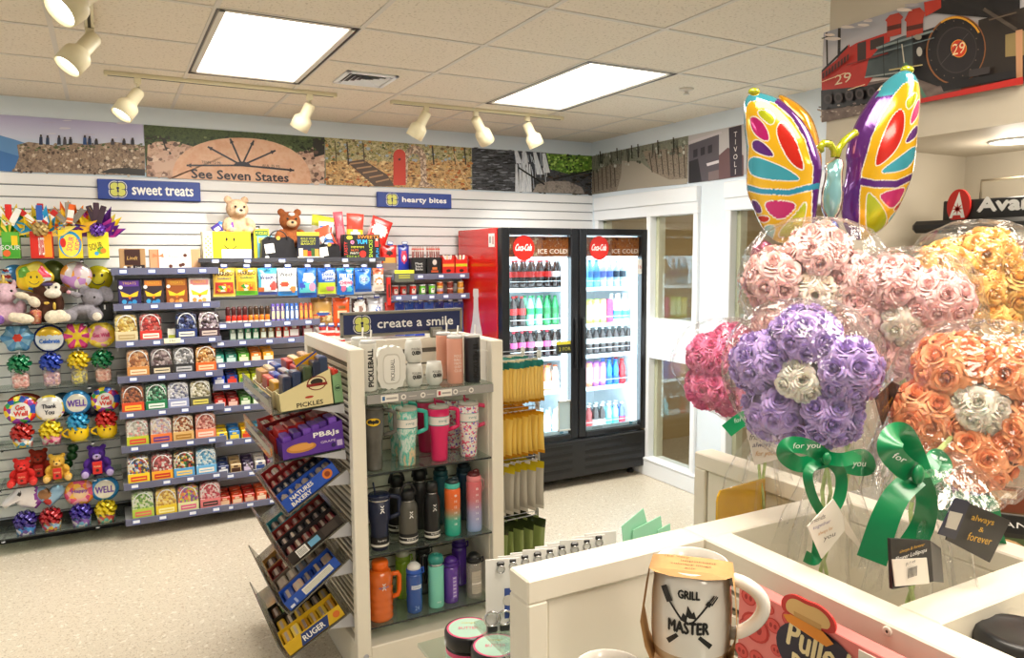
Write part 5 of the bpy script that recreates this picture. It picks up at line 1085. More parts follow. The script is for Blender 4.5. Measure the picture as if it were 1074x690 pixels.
q.disc(w*.02, h*.2, h*.14, y_, C('d8281e'), 16); q.disc(-w*.33, h*.87, h*.13, y_, C('c8cc30'), 14, h*.08); q.disc(-w*.26, h*.68, h*.08, y_, C('e87aa0'), 12); q.disc(-w*.26, h*.68, h*.03, y_-.0003, C('141414'), 10); q.rect(w*.36, w*.46, h*.5, h*.74, y_, C('d8302a')); q.rect(w*.38, w*.44, h*.72, h*.84, y_, C('e8e2d0')); q.build('print', t)
xs0, xs1 = on(238, 340, 5.38), on(332, 340, 5.38)
S3 = [(338, 'first'), (356, 'second'), (381, 'third'), (403, 'fourth'), (427, 'fifth'), (462, 'sixth'), (497, 'seventh'), (530, 'lowest')]
S3z = []
for k, (y, n) in enumerate(S3):
 z = Z_at(245 if k > 1 else 285, y, YG); S3z.append(z)
 steel_shelf(xg0+.055, xs1+.02, YG, YW, z, '%s narrow steel shelf of candy bars below the hanging bags' % n, 'candy bar shelves below the hanging bags', 5)
def pack(label, x, w, h, z, y, bc, fc, group, d=.05, cat='candy pack', tilt=0, name='candy_pack', txt=None):
 t = empty(name, label, cat, (x, y, z+.0005), 0, group)
 b = MB(); b.box(-w/2, w/2, -d/2, d/2, 0, h, C(bc, .3), .004); b.build('wrapper', t)
 q = MB(); q.rect(-w*.4, w*.4, h*.15, h*.6, -d/2-.0006, C(fc))
 q.rect(-w*.2, w*.2, h*.66, h*.85, -d/2-.0006, C(fc)); q.build('print', t); t.rotation_euler = (tilt, 0, 0); return t
xx = lambda px, y=340: on(px, y, 5.40)
for i in range(8):
 x = xx(239.5+5.9*i); t = empty('candy_bottle', 'small %s candy bottle with dark cap, %s in its shelf row' % ('red' if i < 4 else 'orange', ords(i, 8)), 'candy bottle', (x, 5.40, S3z[0]+.0005), 0, 'red and orange candy bottles')
 b = MB(); b.lathe([(.013, 0), (.0155, .004), (.0155, .045), (.013, .055)], C('d8301f' if i < 4 else 'e8791f', .3), 12); b.build('bottle', t)
 b = MB(); b.lathe([(.013, .055), (.0155, .06), (.0155, .10), (.009, .115)], C('4a1414' if i < 4 else '3a2412', .4), 12); b.build('cap', t)
 b = MB(); b.lathe([(.0157, .006), (.0157, .018)], C('f0e8d8'), 12, cap=False); b.build('label_band', t)
for i in range(9):
 pack('%s stick pack with white stripe, %s on first candy bar shelf' % (['purple', 'blue', 'red and orange'][i//3], ords(i, 9)), xx(287+4.9*i), .023, .125, S3z[0], 5.41, ['6a5ab0', '3f6ac0', 'c85a4a'][i//3], ['e8d0a0', 'd8e4f4', 'e8a84a'][i//3], 'stick packs on the first candy bar shelf', .03)
for i in range(8):
 c, n = [('6f8f7a', 'grey green'), ('1f8a58', 'emerald'), ('8a6a2a', 'brown and green'), ('d8431f', 'orange-red')][i//2]
 pack('%s gum pack, %s on second candy bar shelf' % (n, ords(i, 8)), xx(244.5+8*i, 357), .040, .09, S3z[1], 5.41, c, 'dfe8d8', 'gum packs on the second candy bar shelf', .03)
for i in range(2): pack('white and maroon mint box, %s of the pair on second candy bar shelf' % ('left' if i == 0 else 'right'), xx(309+14.5*i, 357), .074, .10, S3z[1], 5.42, '8a2430', 'efe8e4', 'white and maroon mint boxes', .04)
low = {2: [('2f8a7a', 'teal', 'd8e8e0'), ('1f6a5a', 'dark teal', 'c0d8d0'), ('5a9a3a', 'green', 'e8e8c0'), ('d8782a', 'orange', 'f0e0c0'), ('e8a02a', 'amber', 'f4e8c8')], 3: [('2a4ac0', 'blue', 'e8e8f0'), ('24408a', 'dark blue', 'd8402a'), ('c8cc2a', 'lime yellow', '5a8a2a'), ('a8b82a', 'lime green', 'e8e8c0'), ('e89a2a', 'orange', 'f0e0b0')], 4: [('b8281e', 'red', 'f0d8d0'), ('8a1c1c', 'dark red', 'e8c0b0'), ('4a7a3a', 'green', 'e0e8d0'), ('6a9a4a', 'light green', 'f0f0e0'), ('8a8a3a', 'olive', 'e8e8d0')],
 5: [('e8c81f', 'yellow', '2a6ac0'), ('2a7ac0', 'blue', 'f0d84a'), ('e8b81f', 'golden', 'd8402a'), ('5ab0d8', 'sky blue', 'f0e8a0'), ('e8902a', 'orange', 'f0e0b0')], 6: [('2a3a6a', 'navy', 'e8e8e8'), ('c8a878', 'tan', '4a2a1a'), ('3a2a4a', 'dark violet', 'd8c8e0'), ('d8d0c8', 'cream', '2a4a8a'), ('6a1f4a', 'plum', 'e8c0d0')], 7: [('c83a1f', 'orange-red', 'f0c8a0'), ('d84a1f', 'vermilion', 'f0d0b0'), ('b82a1a', 'brick red', 'e8c0a0'), ('d85a2a', 'tangerine', 'f4dcc0'), ('a8241a', 'deep red', 'f0d8d0')]}
for k, its in low.items():
 for i, (c, n, fc) in enumerate(its):
  for lay in range(3):
   pack('%s candy bar pack, %s of its stack on the %s candy bar shelf' % (n, ['front', 'middle', 'back'][lay], S3[k][1]), xg0+.10+.082*i, .072, .062+.014*lay, S3z[k], 5.40+.052*lay, c, fc, 'candy bar packs on the lower narrow shelves', .046)
YH = 5.38; xh0, xh1 = on(411, 292, YH), on(492, 292, YH)
zP, zQ = Z_at(450, 288.5, YH), Z_at(450, 310, YH)
steel_shelf(xh0, xh1, YH, YW, zP, 'upper steel shelf of meat snacks under the hearty bites sign', 'hearty bites shelves', 4)
steel_shelf(xh0, xh1, YH, YW, zQ, 'lower steel shelf of snack cans under the hearty bites sign', 'hearty bites shelves', 5)
pouch('red jerky bag with tan window hanging left of the meat snack jars', 400, 416, 257, 283, 5.50, ptn('c8201a', (.05, .95, .3, .5, 'c89a4a'), (.25, .75, .58, .78, '2a1a18', 'e'), (0, 1, 0, .3, '8a7a74')), None, [], .03)
pouch('blue and red snack bag hanging beside the red jerky bag', 417.5, 429, 257, 284, 5.49, ptn('2a3aa8', (.2, .8, .3, .8, 'c83a5a', 'e'), (.35, .65, .4, .6, 'e8e0f0', 'e')), None, [], .03)
for i, (a, c) in enumerate(((430.5, 446.5), (447, 462.5))):
 x0, x1 = on(a, 288, 5.43), on(c, 288, 5.43); w = x1-x0-.004; h = .135
 t = empty('snack_jar', ['black canister of wrapped meat sticks reading Meat Snack Sticks', 'black canister of wrapped meat sticks with a cartoon chef print'][i].replace('a cartoon chef', 'an orange figure'), 'snack canister', ((x0+x1)/2, 5.44, zP+.0006), 0, 'black meat stick canisters')
 b = MB(); b.box(-w/2, w/2, -.035, .035, 0, h, C('17171a'), .008); b.build('canister', t)
 q = MB()
 if i == 0: [q.text(s, 0, h*z_, -.0355, .016, M_wht, w=w*.5) for s, z_ in (('Meat', .66), ('Snack', .5), ('Sticks', .34))]
 else: q.disc(0, h*.72, .018, -.0355, C('d8d0c8'), 12, .022); q.rect(-.02, .02, h*.3, h*.44, -.0355, C('d8783a')); q.rect(-.03, .03, h*.14, h*.26, -.0357, C('c8542a'))
 q.build('print', t)
 for k in range(6):
  q = MB(); xk = -w*.38+w*.15*k; q.M = Matrix.Translation((xk, rnd.uniform(-.015, .015), h)) @ Matrix.Rotation(rnd.uniform(-.08, .08), 4, 'Y')
  q.box(-.007, .007, -.004, .004, -.04, .085, mat('clear_wrapped_stick', 'd8c4be', .3), .002); q.box(-.0045, .0045, -.0045, -.004, -.02, .045, C('8a3a34')); q.box(-.0075, .0075, -.0045, .0045, .06, .07, C('d84a3a')); q.build('meat_stick', t)
for i, (a, c) in enumerate(((463, 476), (476.5, 489.5))):
 x0, x1 = on(a, 288, 5.43), on(c, 288, 5.43); w = x1-x0-.004; h = .15
 t = empty('snack_carton', ['red meat stick carton with an orange band', 'red meat stick carton with a lime band beside the red cooler'][i], 'snack carton', ((x0+x1)/2, 5.44, zP+.0006))
 b = MB(); b.prism([(-w/2, 0), (w/2, 0), (w/2, h), (w*.3, h*.78), (-w*.3, h*.78), (-w/2, h)], -.03, .03, C('d2281c')); b.build('carton', t)
 q = MB(); q.rect(-w*.48, w*.48, h*.42, h*.56, -.0306, C(['e0a040', 'c0c428'][i])); q.disc(0, h*.2, .02, -.0306, C('3a1a18'), 14, .012); q.build('print', t)
 for k in range(3): q = MB(); q.M = Matrix.Translation((-w*.25+w*.25*k, -.005, h*.6)) @ Matrix.Rotation(.12*(k-1), 4, 'Y'); q.box(-.008, .008, -.004, .004, 0, h*.42, C('e8d8b0' if k % 2 else 'f0e8dc'), .002); q.build('meat_stick', t)
q = MB(); x0, x1 = on(414, 290, 5.35), on(434.5, 290, 5.35); q.box(-(x1-x0)/2, (x1-x0)/2, -.003, 0, -.045, .045, C('5a5c50'), .001); q.rect(-(x1-x0)/2, (x1-x0)/2, .02, .045, -.0034, C('d8d83a'))
for z_ in (.005, -.012): q.rect(-.045, .045, z_-.005, z_+.005, -.0034, C('a8a83a'))
q.box(-.01, .01, 0, .012, -.03, -.01, C('5a5c50'))
tag(q.build('shelf_sign', loc=((x0+x1)/2, 5.355, zP-.003)), 'yellow topped grey sign clipped to the left of the meat snack shelf', 'shelf sign')
q = MB(); x_ = on(407.5, 305, 5.36); q.box(-.014, .014, -.015, .015, -.11, .1, C('c02018'), .003); q.rect(-.006, .006, -.05, .05, -.0155, C('3a1a10')); q.box(-.004, .004, .015, YW-5.36, -.01, .01, M_black); tag(q.build('sign_strip', loc=(x_, 5.36, Z_at(407, 305, 5.36))), 'tall narrow red strip at the left end of the snack can shelf', 'sign strip')
cans = [(414.5, 'c8281c', 'e8dcd0', 'red snack can with a grey picture'), (423, 'c8281c', 'b8b0a8', 'red snack can with a pale picture'), (433, 'd2301f', 'e0d4c8', 'red snack can beside the green cans'), (443, '5fae2a', 'f0ece0', 'green snack can'), (453, '6aba2f', 'f0ece0', 'bright green snack can')]
for i, (px, c, fc, l) in enumerate(cans):
 t = empty('snack_can', l+', %s on the lower hearty bites shelf' % ords(i, 6), 'snack can', (on(px, 310, 5.43), 5.43, zQ+.0006), 0, 'short snack cans')
 b = MB(); b.lathe([(.025, 0), (.025, .075)], C(c, .3), 18); b.build('can', t)
 b = MB(); b.lathe([(.0262, .075), (.0262, .082), (.024, .084)], mat('clear_lid', 'd8d8d8', .2), 18); b.build('lid', t)
 q = MB()
 for k in range(6):
  a0, a1 = -PI/2-.6+.2*k, -PI/2-.4+.2*k; q.add([(.0254*math.cos(a0), .0254*math.sin(a0), .02), (.0254*math.cos(a1), .0254*math.sin(a1), .02), (.0254*math.cos(a1), .0254*math.sin(a1), .055), (.0254*math.cos(a0), .0254*math.sin(a0), .055)], [(0, 1, 2, 3)], C(fc))
 q.disc(0, .048, .008, -.0262, C('2a1a14'), 10, .006); q.build('label_band', t)
for i, (px, c, n, l) in enumerate(((461.5, ('d8702a', 'b8a0c0', 'e0c060'), 4, 'orange and violet'), (472, ('8a3a28', '9a4030', '7a2a20'), 4, 'brown-red'), (483, ('d89a3a', 'e0b04a', 'c8862a'), 4, 'amber yellow'))):
 for k in range(n):
  t = empty('dip_cup', '%s dip cup, %s from bottom of its stack' % (l, ORD[k]), 'dip cup', (on(px, 310, 5.42), 5.42, zQ+.0008+.0262*k), 0, 'stacked dip cups')
  b = MB(); b.lathe([(.022, 0), (.026, .02)], C(c[k % len(c)], .3), 16); b.build('cup', t); b = MB(); b.lathe([(.0275, .02), (.0275, .025), (.026, .0258)], C('d8c8b8' if k % 2 else c[0]), 16); b.build('lid', t)
for i in range(8):
 c = ['c8281e', '2a4ac0', '1f58c8', '2a4ac0', '3a6ad8', '1a3a9a', '2a5ad0', '1f48b8'][i]
 pouch('%s snack bag, %s behind create a smile sign' % ('red' if i == 0 else 'blue', ords(i, 8)), 404+10.3*i, 414+10.3*i, 317, 352, 5.50, ptn(c, (.2, .8, .35, .75, 'c8d4ec' if i else 'e8d0c0', 'e'), (.3, .7, .45, .6, c)), 'snack bags behind the create a smile sign', [], .03)
YK = 4.86; fx0, fx1 = at_y(526, 300, YK).x, at_y(680.5, 300, YK).x; fz0, fz1 = .075, at_y(600, 239.5, YK).z; YKB = 5.62
FCX = (fx0+fx1)/2; FW = fx1-fx0; zdo0 = at_y(620, 456, YK).z; 
M_kblk = mat('cooler_black_enamel', '17181c', .28, noise=.1, nscale=4); M_kred = mat('cooler_red_side', 'd2160f', .22, coat=.5, noise=.04, nscale=3); M_kwht = mat('cooler_white_liner', 'eef4f8', .35)
cool = empty('drinks_cooler', 'black two-door glass cooler with red side, full of lit drink bottles', 'drinks cooler', (FCX, YK, 0))
hw = FW/2; D = YKB-YK; Fy = .075      # doors are 7.5 cm deep, in front
b = MB()
for s in (-1, 1):
 b.box(s*hw, s*(hw-.035), Fy, D, fz0+.02, fz1, M_kred if s < 0 else M_kblk, .004)
b.box(-hw+.035, hw-.035, Fy, D, fz1-.05, fz1-.002, M_kblk, .003); b.box(-hw+.035, hw-.035, D-.03, D, fz0+.02, fz1-.05, M_kblk)
b.box(-hw+.035, hw-.035, Fy, D-.03, fz0+.02, zdo0-.02, M_kblk)
for sx in (-hw+.08, hw-.08):
 for sy in (.12, D-.1): b.lathe([(.03, 0), (.03, .02), (.018, .03), (.018, fz0+.03)], M_kblk, 12, (sx, sy, 0))
b.build('cabinet', cool)
b = MB(); T = .035; b.box(-hw+.036, -hw+.042, Fy+.01, D-.032, zdo0, fz1-.05, M_kwht); b.box(hw-.042, hw-.036, Fy+.01, D-.032, zdo0, fz1-.05, M_kwht); b.box(-hw+.042, hw-.042, D-.04, D-.031, zdo0, fz1-.05, M_kwht)
b.box(-hw+.042, hw-.042, Fy+.01, D-.04, zdo0-.019, zdo0, M_kwht); b.box(-hw+.042, hw-.042, Fy+.01, D-.04, fz1-.056, fz1-.05, M_kwht); b.box(-.012, .012, Fy+.06, D-.04, zdo0, fz1-.056, M_kwht); b.build('liner', cool)
b = MB(); b.box(-hw, hw, .0, .06, fz0, zdo0-.025, M_kblk, .008)
gz0, gz1 = fz0+.03, zdo0-.05
for s in (-1, 1):
 for k in range(4):
  z = gz0+(gz1-gz0)*(k+.4)/4; xa, xb = (.06, hw-.06) if not (k == 3 and s > 0) else (.06, hw*.62)
  xa, xb = (xa, xb) if s > 0 else (-xb, -xa); b.box(xa, xb, -.003, .001, z+.026, z+.032, M_kblk); b.add([(xa, -.0006, z), (xb, -.0006, z), (xb, -.0006, z+.026), (xa, -.0006, z+.026)], [(0, 1, 2, 3)], C('050506', .6))
b.lathe([(.02, -.002), (.012, -.001)], C('0a0a0b', .5), 14, (hw*.73, 0, gz1+.005), 1.4, .05)
b.build('grille', cool)
b = MB(); b.M = Matrix.Translation((-hw-.0006, Fy+.36, 0)) @ Matrix.Rotation(-PI/2, 4, 'Z')
zc0, zc1 = .72, at_y(500, 303, YK+.4).z
prof = [(.001, 0), (.115, 0), (.118, .12), (.105, .28), (.112, .42), (.12, .5), (.105, .6), (.07, .7), (.045, .82), (.04, .92), (.05, .93), (.05, .985), (.042, 1)]
hh = zc1-zc0; pts = [(r, zc0+z*hh) for r, z in prof[1:]]; pts = pts+[(-x, z) for x, z in reversed(pts)]
b.fpoly(pts, 0, C('e8e4e4', .3)); b.text('Coca-Cola', 0, zc0+hh*.42, -.0006, .085, M_kred, w=.19, shear=.25, bold=.003)
b.M = Matrix.Translation((-hw-.0006, Fy+.08, fz1-.09)) @ Matrix.Rotation(-PI/2, 4, 'Z'); b.rect(-.05, .05, -.05, .05, 0, M_wht)
b.rect(-.035, -.01, -.02, .03, -.0005, C('8a8a8a')); b.rect(.01, .04, -.03, .03, -.0005, C('c8a0a0')); b.build('side_print', cool)
M_tea = cmix('iced_cola_print', ['3a140a', '8a3214', 'c86a2a', 'a84818', 'e8c098', '6a200c'], 16, .3, kind='noise')
M_led = emit_mat('cooler_led', 'eaf6ff', 9); M_kglass = clear('cooler_glass', 'eef6f8', .05, .02, top=.7)
M_logo = mat('logo_red', 'd8281e', .3)
def kdoor(xa, xb, side):
 d = empty('door', '', '', ((xa+xb)/2, 0, 0)); del d['label']; del d['category']; d.parent = cool
 w = (xb-xa)/2; fr = .068; z0, z1 = zdo0-.01, fz1
 b = MB()
 b.box(-w, -w+fr, 0, Fy-.005, z0, z1, M_kblk, .006); b.box(w-fr, w, 0, Fy-.005, z0, z1, M_kblk, .006); b.box(-w+fr, w-fr, 0, Fy-.005, z0, z0+fr*.55, M_kblk, .004); b.box(-w+fr, w-fr, 0, Fy-.005, z1-.05, z1, M_kblk, .004)
 b.build('door_frame', d)
 gz0_, gz1_ = z0+fr*.55, z1-.05
 b = MB(); b.box(-w+fr-.002, w-fr+.002, .02, .026, gz0_, gz1_, M_kglass); b.build('door_glass', d)
 b = MB(); hz = gz1_-.165; b.box(-w+fr, w-fr, .045, .05, hz, gz1_-.012, M_tea); b.build('header_panel', d)
 q = MB(); q.disc(-w*.42, hz+.065, .092, .0185, M_logo, 36, .094); q.text('Coca-Cola', -w*.42, hz+.07, .018, .05, M_wht, w=.14, shear=.25, bold=.0015); q.build('logo_disc', d); q = MB(); q.text('ICE COLD', w*.33, hz+.04, .0182, .034, C('e8d8cc'), w=.26); q.build('lettering', d)
 q = MB(); q.box(w-fr-.05, w-fr-.004, .055, .07, gz0_+.01, hz-.01, M_led); q.build('led_strip', d)  # glow made wider than the LEDs, standing in for the lit liner wall too
 q = MB(); q.box(-w+fr, w-fr, .045, .055, gz0_, gz0_+.03, M_kwht); q.rect(-w*.55, -w*.25, gz0_+.005, gz0_+.026, .0445, C('c8ccd0')); q.rect(w*.35, w*.55, gz0_+.004, gz0_+.028, .0445, M_wht); q.rect(w*.56, w*.66, gz0_+.004, gz0_+.028, .0445, C('5ab0c8')); q.build('price_rail', d)
 q = MB(); hx = (w-.03) if side < 0 else (-w+.03); q.box(hx-.012, hx+.012, -.02, -.008, .95, 1.35, M_kblk, .005); q.box(hx-.01, hx+.01, -.009, .001, .97, 1.0, M_kblk); q.box(hx-.01, hx+.01, -.009, .001, 1.3, 1.33, M_kblk); q.build('door_handle', d)
 if side < 0:
  q = MB(); xl, xr = at_y(586, 390, YK).x-(FCX+(xa+xb)/2), at_y(603.5, 390, YK).x-(FCX+(xa+xb)/2); za, zb_ = at_y(595, 452, YK).z, at_y(595, 420, YK).z
  for (p0, p1, p2, p3) in ((xl, xr, za, za+.012), (xl, xr, zb_-.012, zb_), (xl, xl+.012, za, zb_), (xr-.012, xr, za, zb_)): q.box(p0, p1, .008, .0195, p2, p3, C('c9ccc8', .3), .001)
  q.rect(xl+.01, xr-.01, za+.01, zb_-.01, .019, mat('frosted_notice', 'b9d0d8', .5)); q.build('notice_frame', d)
  q = MB(); xl, xr = at_y(584.5, 365, YK).x-(FCX+(xa+xb)/2), at_y(602, 365, YK).x-(FCX+(xa+xb)/2); za, zb_ = at_y(593, 371, YK).z, at_y(593, 358, YK).z
  q.box(xl, xr, .012, .0195, za, zb_, C('2a2c22'), .001); q.rect(xl, xr, zb_-.025, zb_, .0115, C('d8cc3a')); q.text('2 FOR', (xl+xr)/2, (za+zb_)/2-.012, .0112, .028, C('b8b43a'), w=(xr-xl)*.7); q.build('sale_sign', d)
 else:
  q = MB(); xl = at_y(669, 280, YK).x-(FCX+(xa+xb)/2); q.box(xl, xl+.05, .005, .0195, 1.68, 1.80, C('e8e8e6'), .004); q.text('16', xl+.025, 1.74, .0045, .03, C('b83a3a'), w=.03); q.build('thermometer', d)
 return d
kdoor(-hw+.004, -.004, -1); kdoor(.004, hw-.004, 1)
YSH = YK+.15
shz = {}
for s, ys, pxs in ((-1, (301.5, 341, 374, 409.5), 575), (1, (300.5, 338, 370, 403.5), 640)):
 shz[s] = [at_y(pxs, y, YSH).z for y in ys]+[zdo0+.012]
 for z in shz[s]:
  q = MB(); x0, x1 = (s*.02, s*(hw-.05)); q.box(x0, x1, .145, D-.06, z-.016, z-.004, M_kwht, .002); q.box(x0, x1, .138, .146, z-.03, z+.0, M_kwht, .001); q.tube([(min(x0, x1)+.003, .141, z+.05), (max(x0, x1)-.003, .141, z+.05)], .002, M_kwht, 6); q.build('shelf', cool)
for s in (-1, 1):
 for z in (shz[s][1]-.1, shz[s][3]-.15):
  l = area('cooler_lamp', (FCX+s*hw*.5, YK+.09, z+.12), .45, 4, (.85, .95, 1), (PI/2, 0, 0), .6)
 area('cooler_lamp', (FCX+s*hw*.5, YK+.30, fz1-.07), .5, 10, (.85, .95, 1), (0, 0, 0), .3)
def bottle_proto(kind, body, cap, band, h, r, liquid=None):
 t = empty('drink_bottle', 'x', 'bottle', (0, 0, -50))
 if kind == 'soda': pr = [(r*.6, 0), (r*.95, .01*h/.2), (r, .1*h), (r*.86, .3*h), (r*.9, .36*h), (r, .5*h), (r*.98, .62*h), (r*.62, .8*h), (r*.36, .9*h), (r*.36, .94*h)]; bz = (.40, .60)
 elif kind == 'water': pr = [(r*.8, 0), (r, .03*h), (r*.94, .2*h), (r, .3*h), (r, .65*h), (r*.7, .78*h), (r*.38, .9*h), (r*.38, .93*h)]; bz = (.36, .58)
 elif kind == 'can': pr = [(r*.75, 0), (r, .04*h), (r, .9*h), (r*.8, .96*h), (r*.78, .97*h)]; bz = (.15, .8)
 elif kind == 'jug': pr = [(r*.9, 0), (r, .03*h), (r, .6*h), (r*.75, .75*h), (r*.4, .9*h), (r*.4, .93*h)]; bz = (.12, .42)
 else: pr = [(r*.85, 0), (r, .03*h), (r, .3*h), (r*.82, .42*h), (r*.95, .55*h), (r*.9, .68*h), (r*.5, .82*h), (r*.48, .93*h)]; bz = (.08, .36)
 b = MB(); b.lathe(pr, mat('drink_'+body, body, .12, coat=.6) if kind != 'can' else mat('tin_'+body, body, .3, .3), 14); b.build('bottle_body', t)
 if cap:
  ct = pr[-1]; b = MB(); b.lathe([(ct[0]*1.12, ct[1]), (ct[0]*1.12, h*.995), (ct[0]*.9, h)], C(cap), 12); b.build('cap', t)
 if band:
  rr = max(p_[0] for p_ in pr)*1.015; b = MB(); b.lathe([(rr, h*bz[0]), (rr, h*bz[1])], C(band, .4), 14, cap=False); b.build('label_band', t)
 return t
kinds = {
'cola': ('soda', '2a0f0a', 'd83030', 'd02a2a', .235, .033, 'dark cola bottle with red cap and red label'), 'diet': ('soda', '2a120c', 'e8e4e4', 'e8dcdc', .235, .033, 'dark cola bottle with pale label'),
'lime': ('soda', '8fd8b8', '2fa060', '1f9a58', .235, .033, 'pale green soda bottle with green label'), 'lime2': ('soda', '1f8a4a', '1f7a40', '0f6a38', .235, .033, 'deep green soda bottle'),
'cherry': ('soda', '2a0f14', 'd83048', 'c8508a', .235, .033, 'dark cola bottle with pink label'), 'root': ('soda', '2a140c', 'e0d8d0', 'd8e0e0', .23, .033, 'dark soda bottle with pale label'),
'juice': ('sport', 'e8906a', 'e8783a', 'f2ece4', .2, .037, 'orange juice bottle with white label'), 'milk': ('sport', 'e8d0c0', 'a85a3a', 'f0e8e0', .2, .037, 'pale drink bottle with brown cap'),
'pale': ('water', 'cfe0e6', 'dfe8ea', 'e8eef0', .19, .032, 'clear water bottle with white label'), 'aqua': ('water', '6ac8e8', '3a9ab8', '3a8ad8', .24, .033, 'bright blue water bottle'), 'water': ('water', 'c8dce8', 'e8eef0', '5a7ad8', .24, .033, 'clear water bottle with blue label'), 'water2': ('water', 'b8ccd8', 'e8eef0', '3a4a5a', .24, .033, 'clear water bottle with dark label'),
'lemon': ('can', 'e8d86a', None, 'f0e8a0', .19, .028, 'tall yellow can'), 'limecan': ('can', 'c8d87a', None, 'e0e8b0', .2, .03, 'tall pale green can'), 'pinkcan': ('can', 'd84a8a', None, 'c83a7a', .2, .03, 'tall pink can'), 'jug': ('jug', 'eef2f4', 'f2f4f6', '4aa8d8', .235, .045, 'white milk jug with blue label'),
'dark': ('soda', '241216', 'b8c8cc', 'd0e0dc', .225, .033, 'dark tea bottle with pale green label'), 'violet': ('can', 'b06ac0', None, 'd890c8', .2, .03, 'tall violet can'), 'orangecan': ('can', 'e8906a', None, 'f0b8a0', .2, .03, 'tall peach can'), 'blue': ('sport', '1f7ad8', '2a6ac8', '2a5ac0', .21, .036, 'bright blue sports drink bottle'), 'red': ('sport', 'c8202a', 'c83030', 'b02028', .21, .036, 'red sports drink bottle'),
'redsm': ('sport', '8a1c1c', 'e0e0e0', 'c83a3a', .185, .034, 'dark red juice bottle'), 'black': ('sport', '2a1c1c', 'e4e8e8', 'e0dcd8', .185, .034, 'black drink bottle with white label'), 'cyan': ('sport', '8ad8e0', 'f0f4f4', '5ac8d0', .185, .034, 'pale cyan drink bottle'), 'berry': ('sport', '5a6ac8', 'e8e8f0', 'c83a4a', .185, .034, 'blue and red drink bottle')}
protos = {}
layout = {(-1, 0): ['cola', 'cola', 'cola', 'cola', 'cola', 'diet', 'diet'], (-1, 1): ['cola', 'cola', 'lime', 'lime', 'lime2', 'lime2', None], (-1, 2): ['cherry', 'cherry', 'cherry', 'root', 'cherry', 'root', 'root'], (-1, 3): ['juice', 'juice', 'milk', 'juice', 'juice', 'milk', None], (-1, 4): ['pale', 'pale', 'pale', 'pale', 'pale', 'pale', 'pale'],
  (1, 0): ['aqua', 'aqua', 'water', 'water', 'water2', 'water2', None], (1, 1): ['lemon', 'limecan', 'limecan', 'pinkcan', 'jug', 'jug', None], (1, 2): ['root', 'dark', 'dark', 'dark', 'dark', 'dark', 'dark'], (1, 3): ['orangecan', 'violet', 'violet', 'blue', 'blue', 'red', None], (1, 4): ['redsm', 'black', 'black', 'cyan', 'cyan', 'berry', None]}
shn = ['top', 'second', 'third', 'fourth', 'lowest']
for (s, k), its in layout.items():
 n = len(its); xa = at_y(533 if s < 0 else 613.5, 320, YK+.2).x; xb = at_y(594 if s < 0 else 662, 320, YK+.2).x; zs = shz[s][k]-.0035
 ztop = (shz[s][k-1]-.03) if k else fz1-.23
 for i, kd in enumerate(its):
  if not kd: continue
  x = xa+(xb-xa)*(i+.5)/n if kd != 'jug' else xa+(xb-xa)*(i+.7+.12*(i-4))/n
  kk = kinds[kd]
  if kd not in protos:
   protos[kd] = bottle_proto(*kk[:6])
  sc = min(1, (ztop-zs-.012)/kk[4])
  for row in range(2):
   lab = '%s, %s, %s door %s shelf' % (kk[6], ORD[i]+' from left', 'left' if s < 0 else 'right', shn[k])
   if row: lab = '%s behind the front row, %s, %s door %s shelf' % (kk[6].split(' with ')[0], ORD[i]+' from left', 'left' if s < 0 else 'right', shn[k])
   y = YK+.19+.085*row
   if protos[kd]['label'] == 'x': o = protos[kd]; o.location = (x, y, zs); o['label'] = lab; o['group'] = 'bottles in the cooler'
   else: o = dup(protos[kd], (x, y, zs), 0, lab, 'bottles in the cooler')
   o.scale = (min(1, (xb-xa)/n/ (2.1*kk[5])) if kd != 'jug' else .9,)*2+(sc,)
YE, YEB = 2.99, 3.80; ex0, ex1 = .862, 1.572; PT = .060; ZET = 1.452
M_slot = mat('slat_gap_grey', '77736a', .6)
t = empty('display_gondola', 'cream metal display stand with slatted sides, end shelves of cups and snack trays', 'display stand', ((ex0+ex1)/2, (YE+YEB)/2, 0))
cx_, cy_ = t.location.x, t.location.y
def gl(x0, x1, y0, y1): return x0-cx_, x1-cx_, y0-cy_, y1-cy_
def side_panel(x0, x1, name):
 b = MB(); a = gl(x0, x1, YE, YE+.05); b.box(a[0], a[1], a[2], a[3], .0, ZET, M_cream, .004)
 a = gl(x0, x1, YEB-.05, YEB); b.box(a[0], a[1], a[2], a[3], 0, ZET, M_cream, .004)
 a = gl(x0, x1, YE+.05, YEB-.05); b.box(a[0], a[1], a[2], a[3], ZET-.06, ZET, M_cream, .004); b.box(a[0], a[1], a[2], a[3], 0, .17, M_cream, .003)
 b.build(name, t)
 b = MB(); a = gl(x0+.02, x1-.02, YE+.05, YEB-.05); b.box(a[0]+.004, a[1]-.004, a[2], a[3], .17, ZET-.06, M_slot)
 z = .175
 while z < ZET-.085:
  b.box(a[0], a[1], a[2], a[3], z, z+.018, M_cream, .003); z += .030
 b.build('slat_wall', t)
side_panel(ex0, ex0+PT, 'end_panel'); side_panel(ex1-.058, ex1, 'end_panel'); b = MB(); a = gl(ex1-.060, ex1-.052, YE+.04, YEB-.04); b.box(a[0], a[1], a[2], a[3], .16, ZET-.05, M_cream); b.build('inner_lining', t)
b = MB(); a = gl(ex0+PT, ex1-.058, YE+.003, YEB-.003); b.box(a[0], a[1], a[2], a[3], 0, .155, M_cream, .004); b.build('base_deck', t)
YBP = 3.36
b = MB(); a = gl(ex0+PT, ex1-.058, YBP, YBP+.04); b.box(a[0], a[1], a[2]+.01, a[3], .155, ZET-.06, M_slot)
z = .16
while z < ZET-.08: b.box(a[0], a[1], a[2], a[2]+.01, z, z+.05, M_cream, .003); z += .058
b.build('back_panel', t)
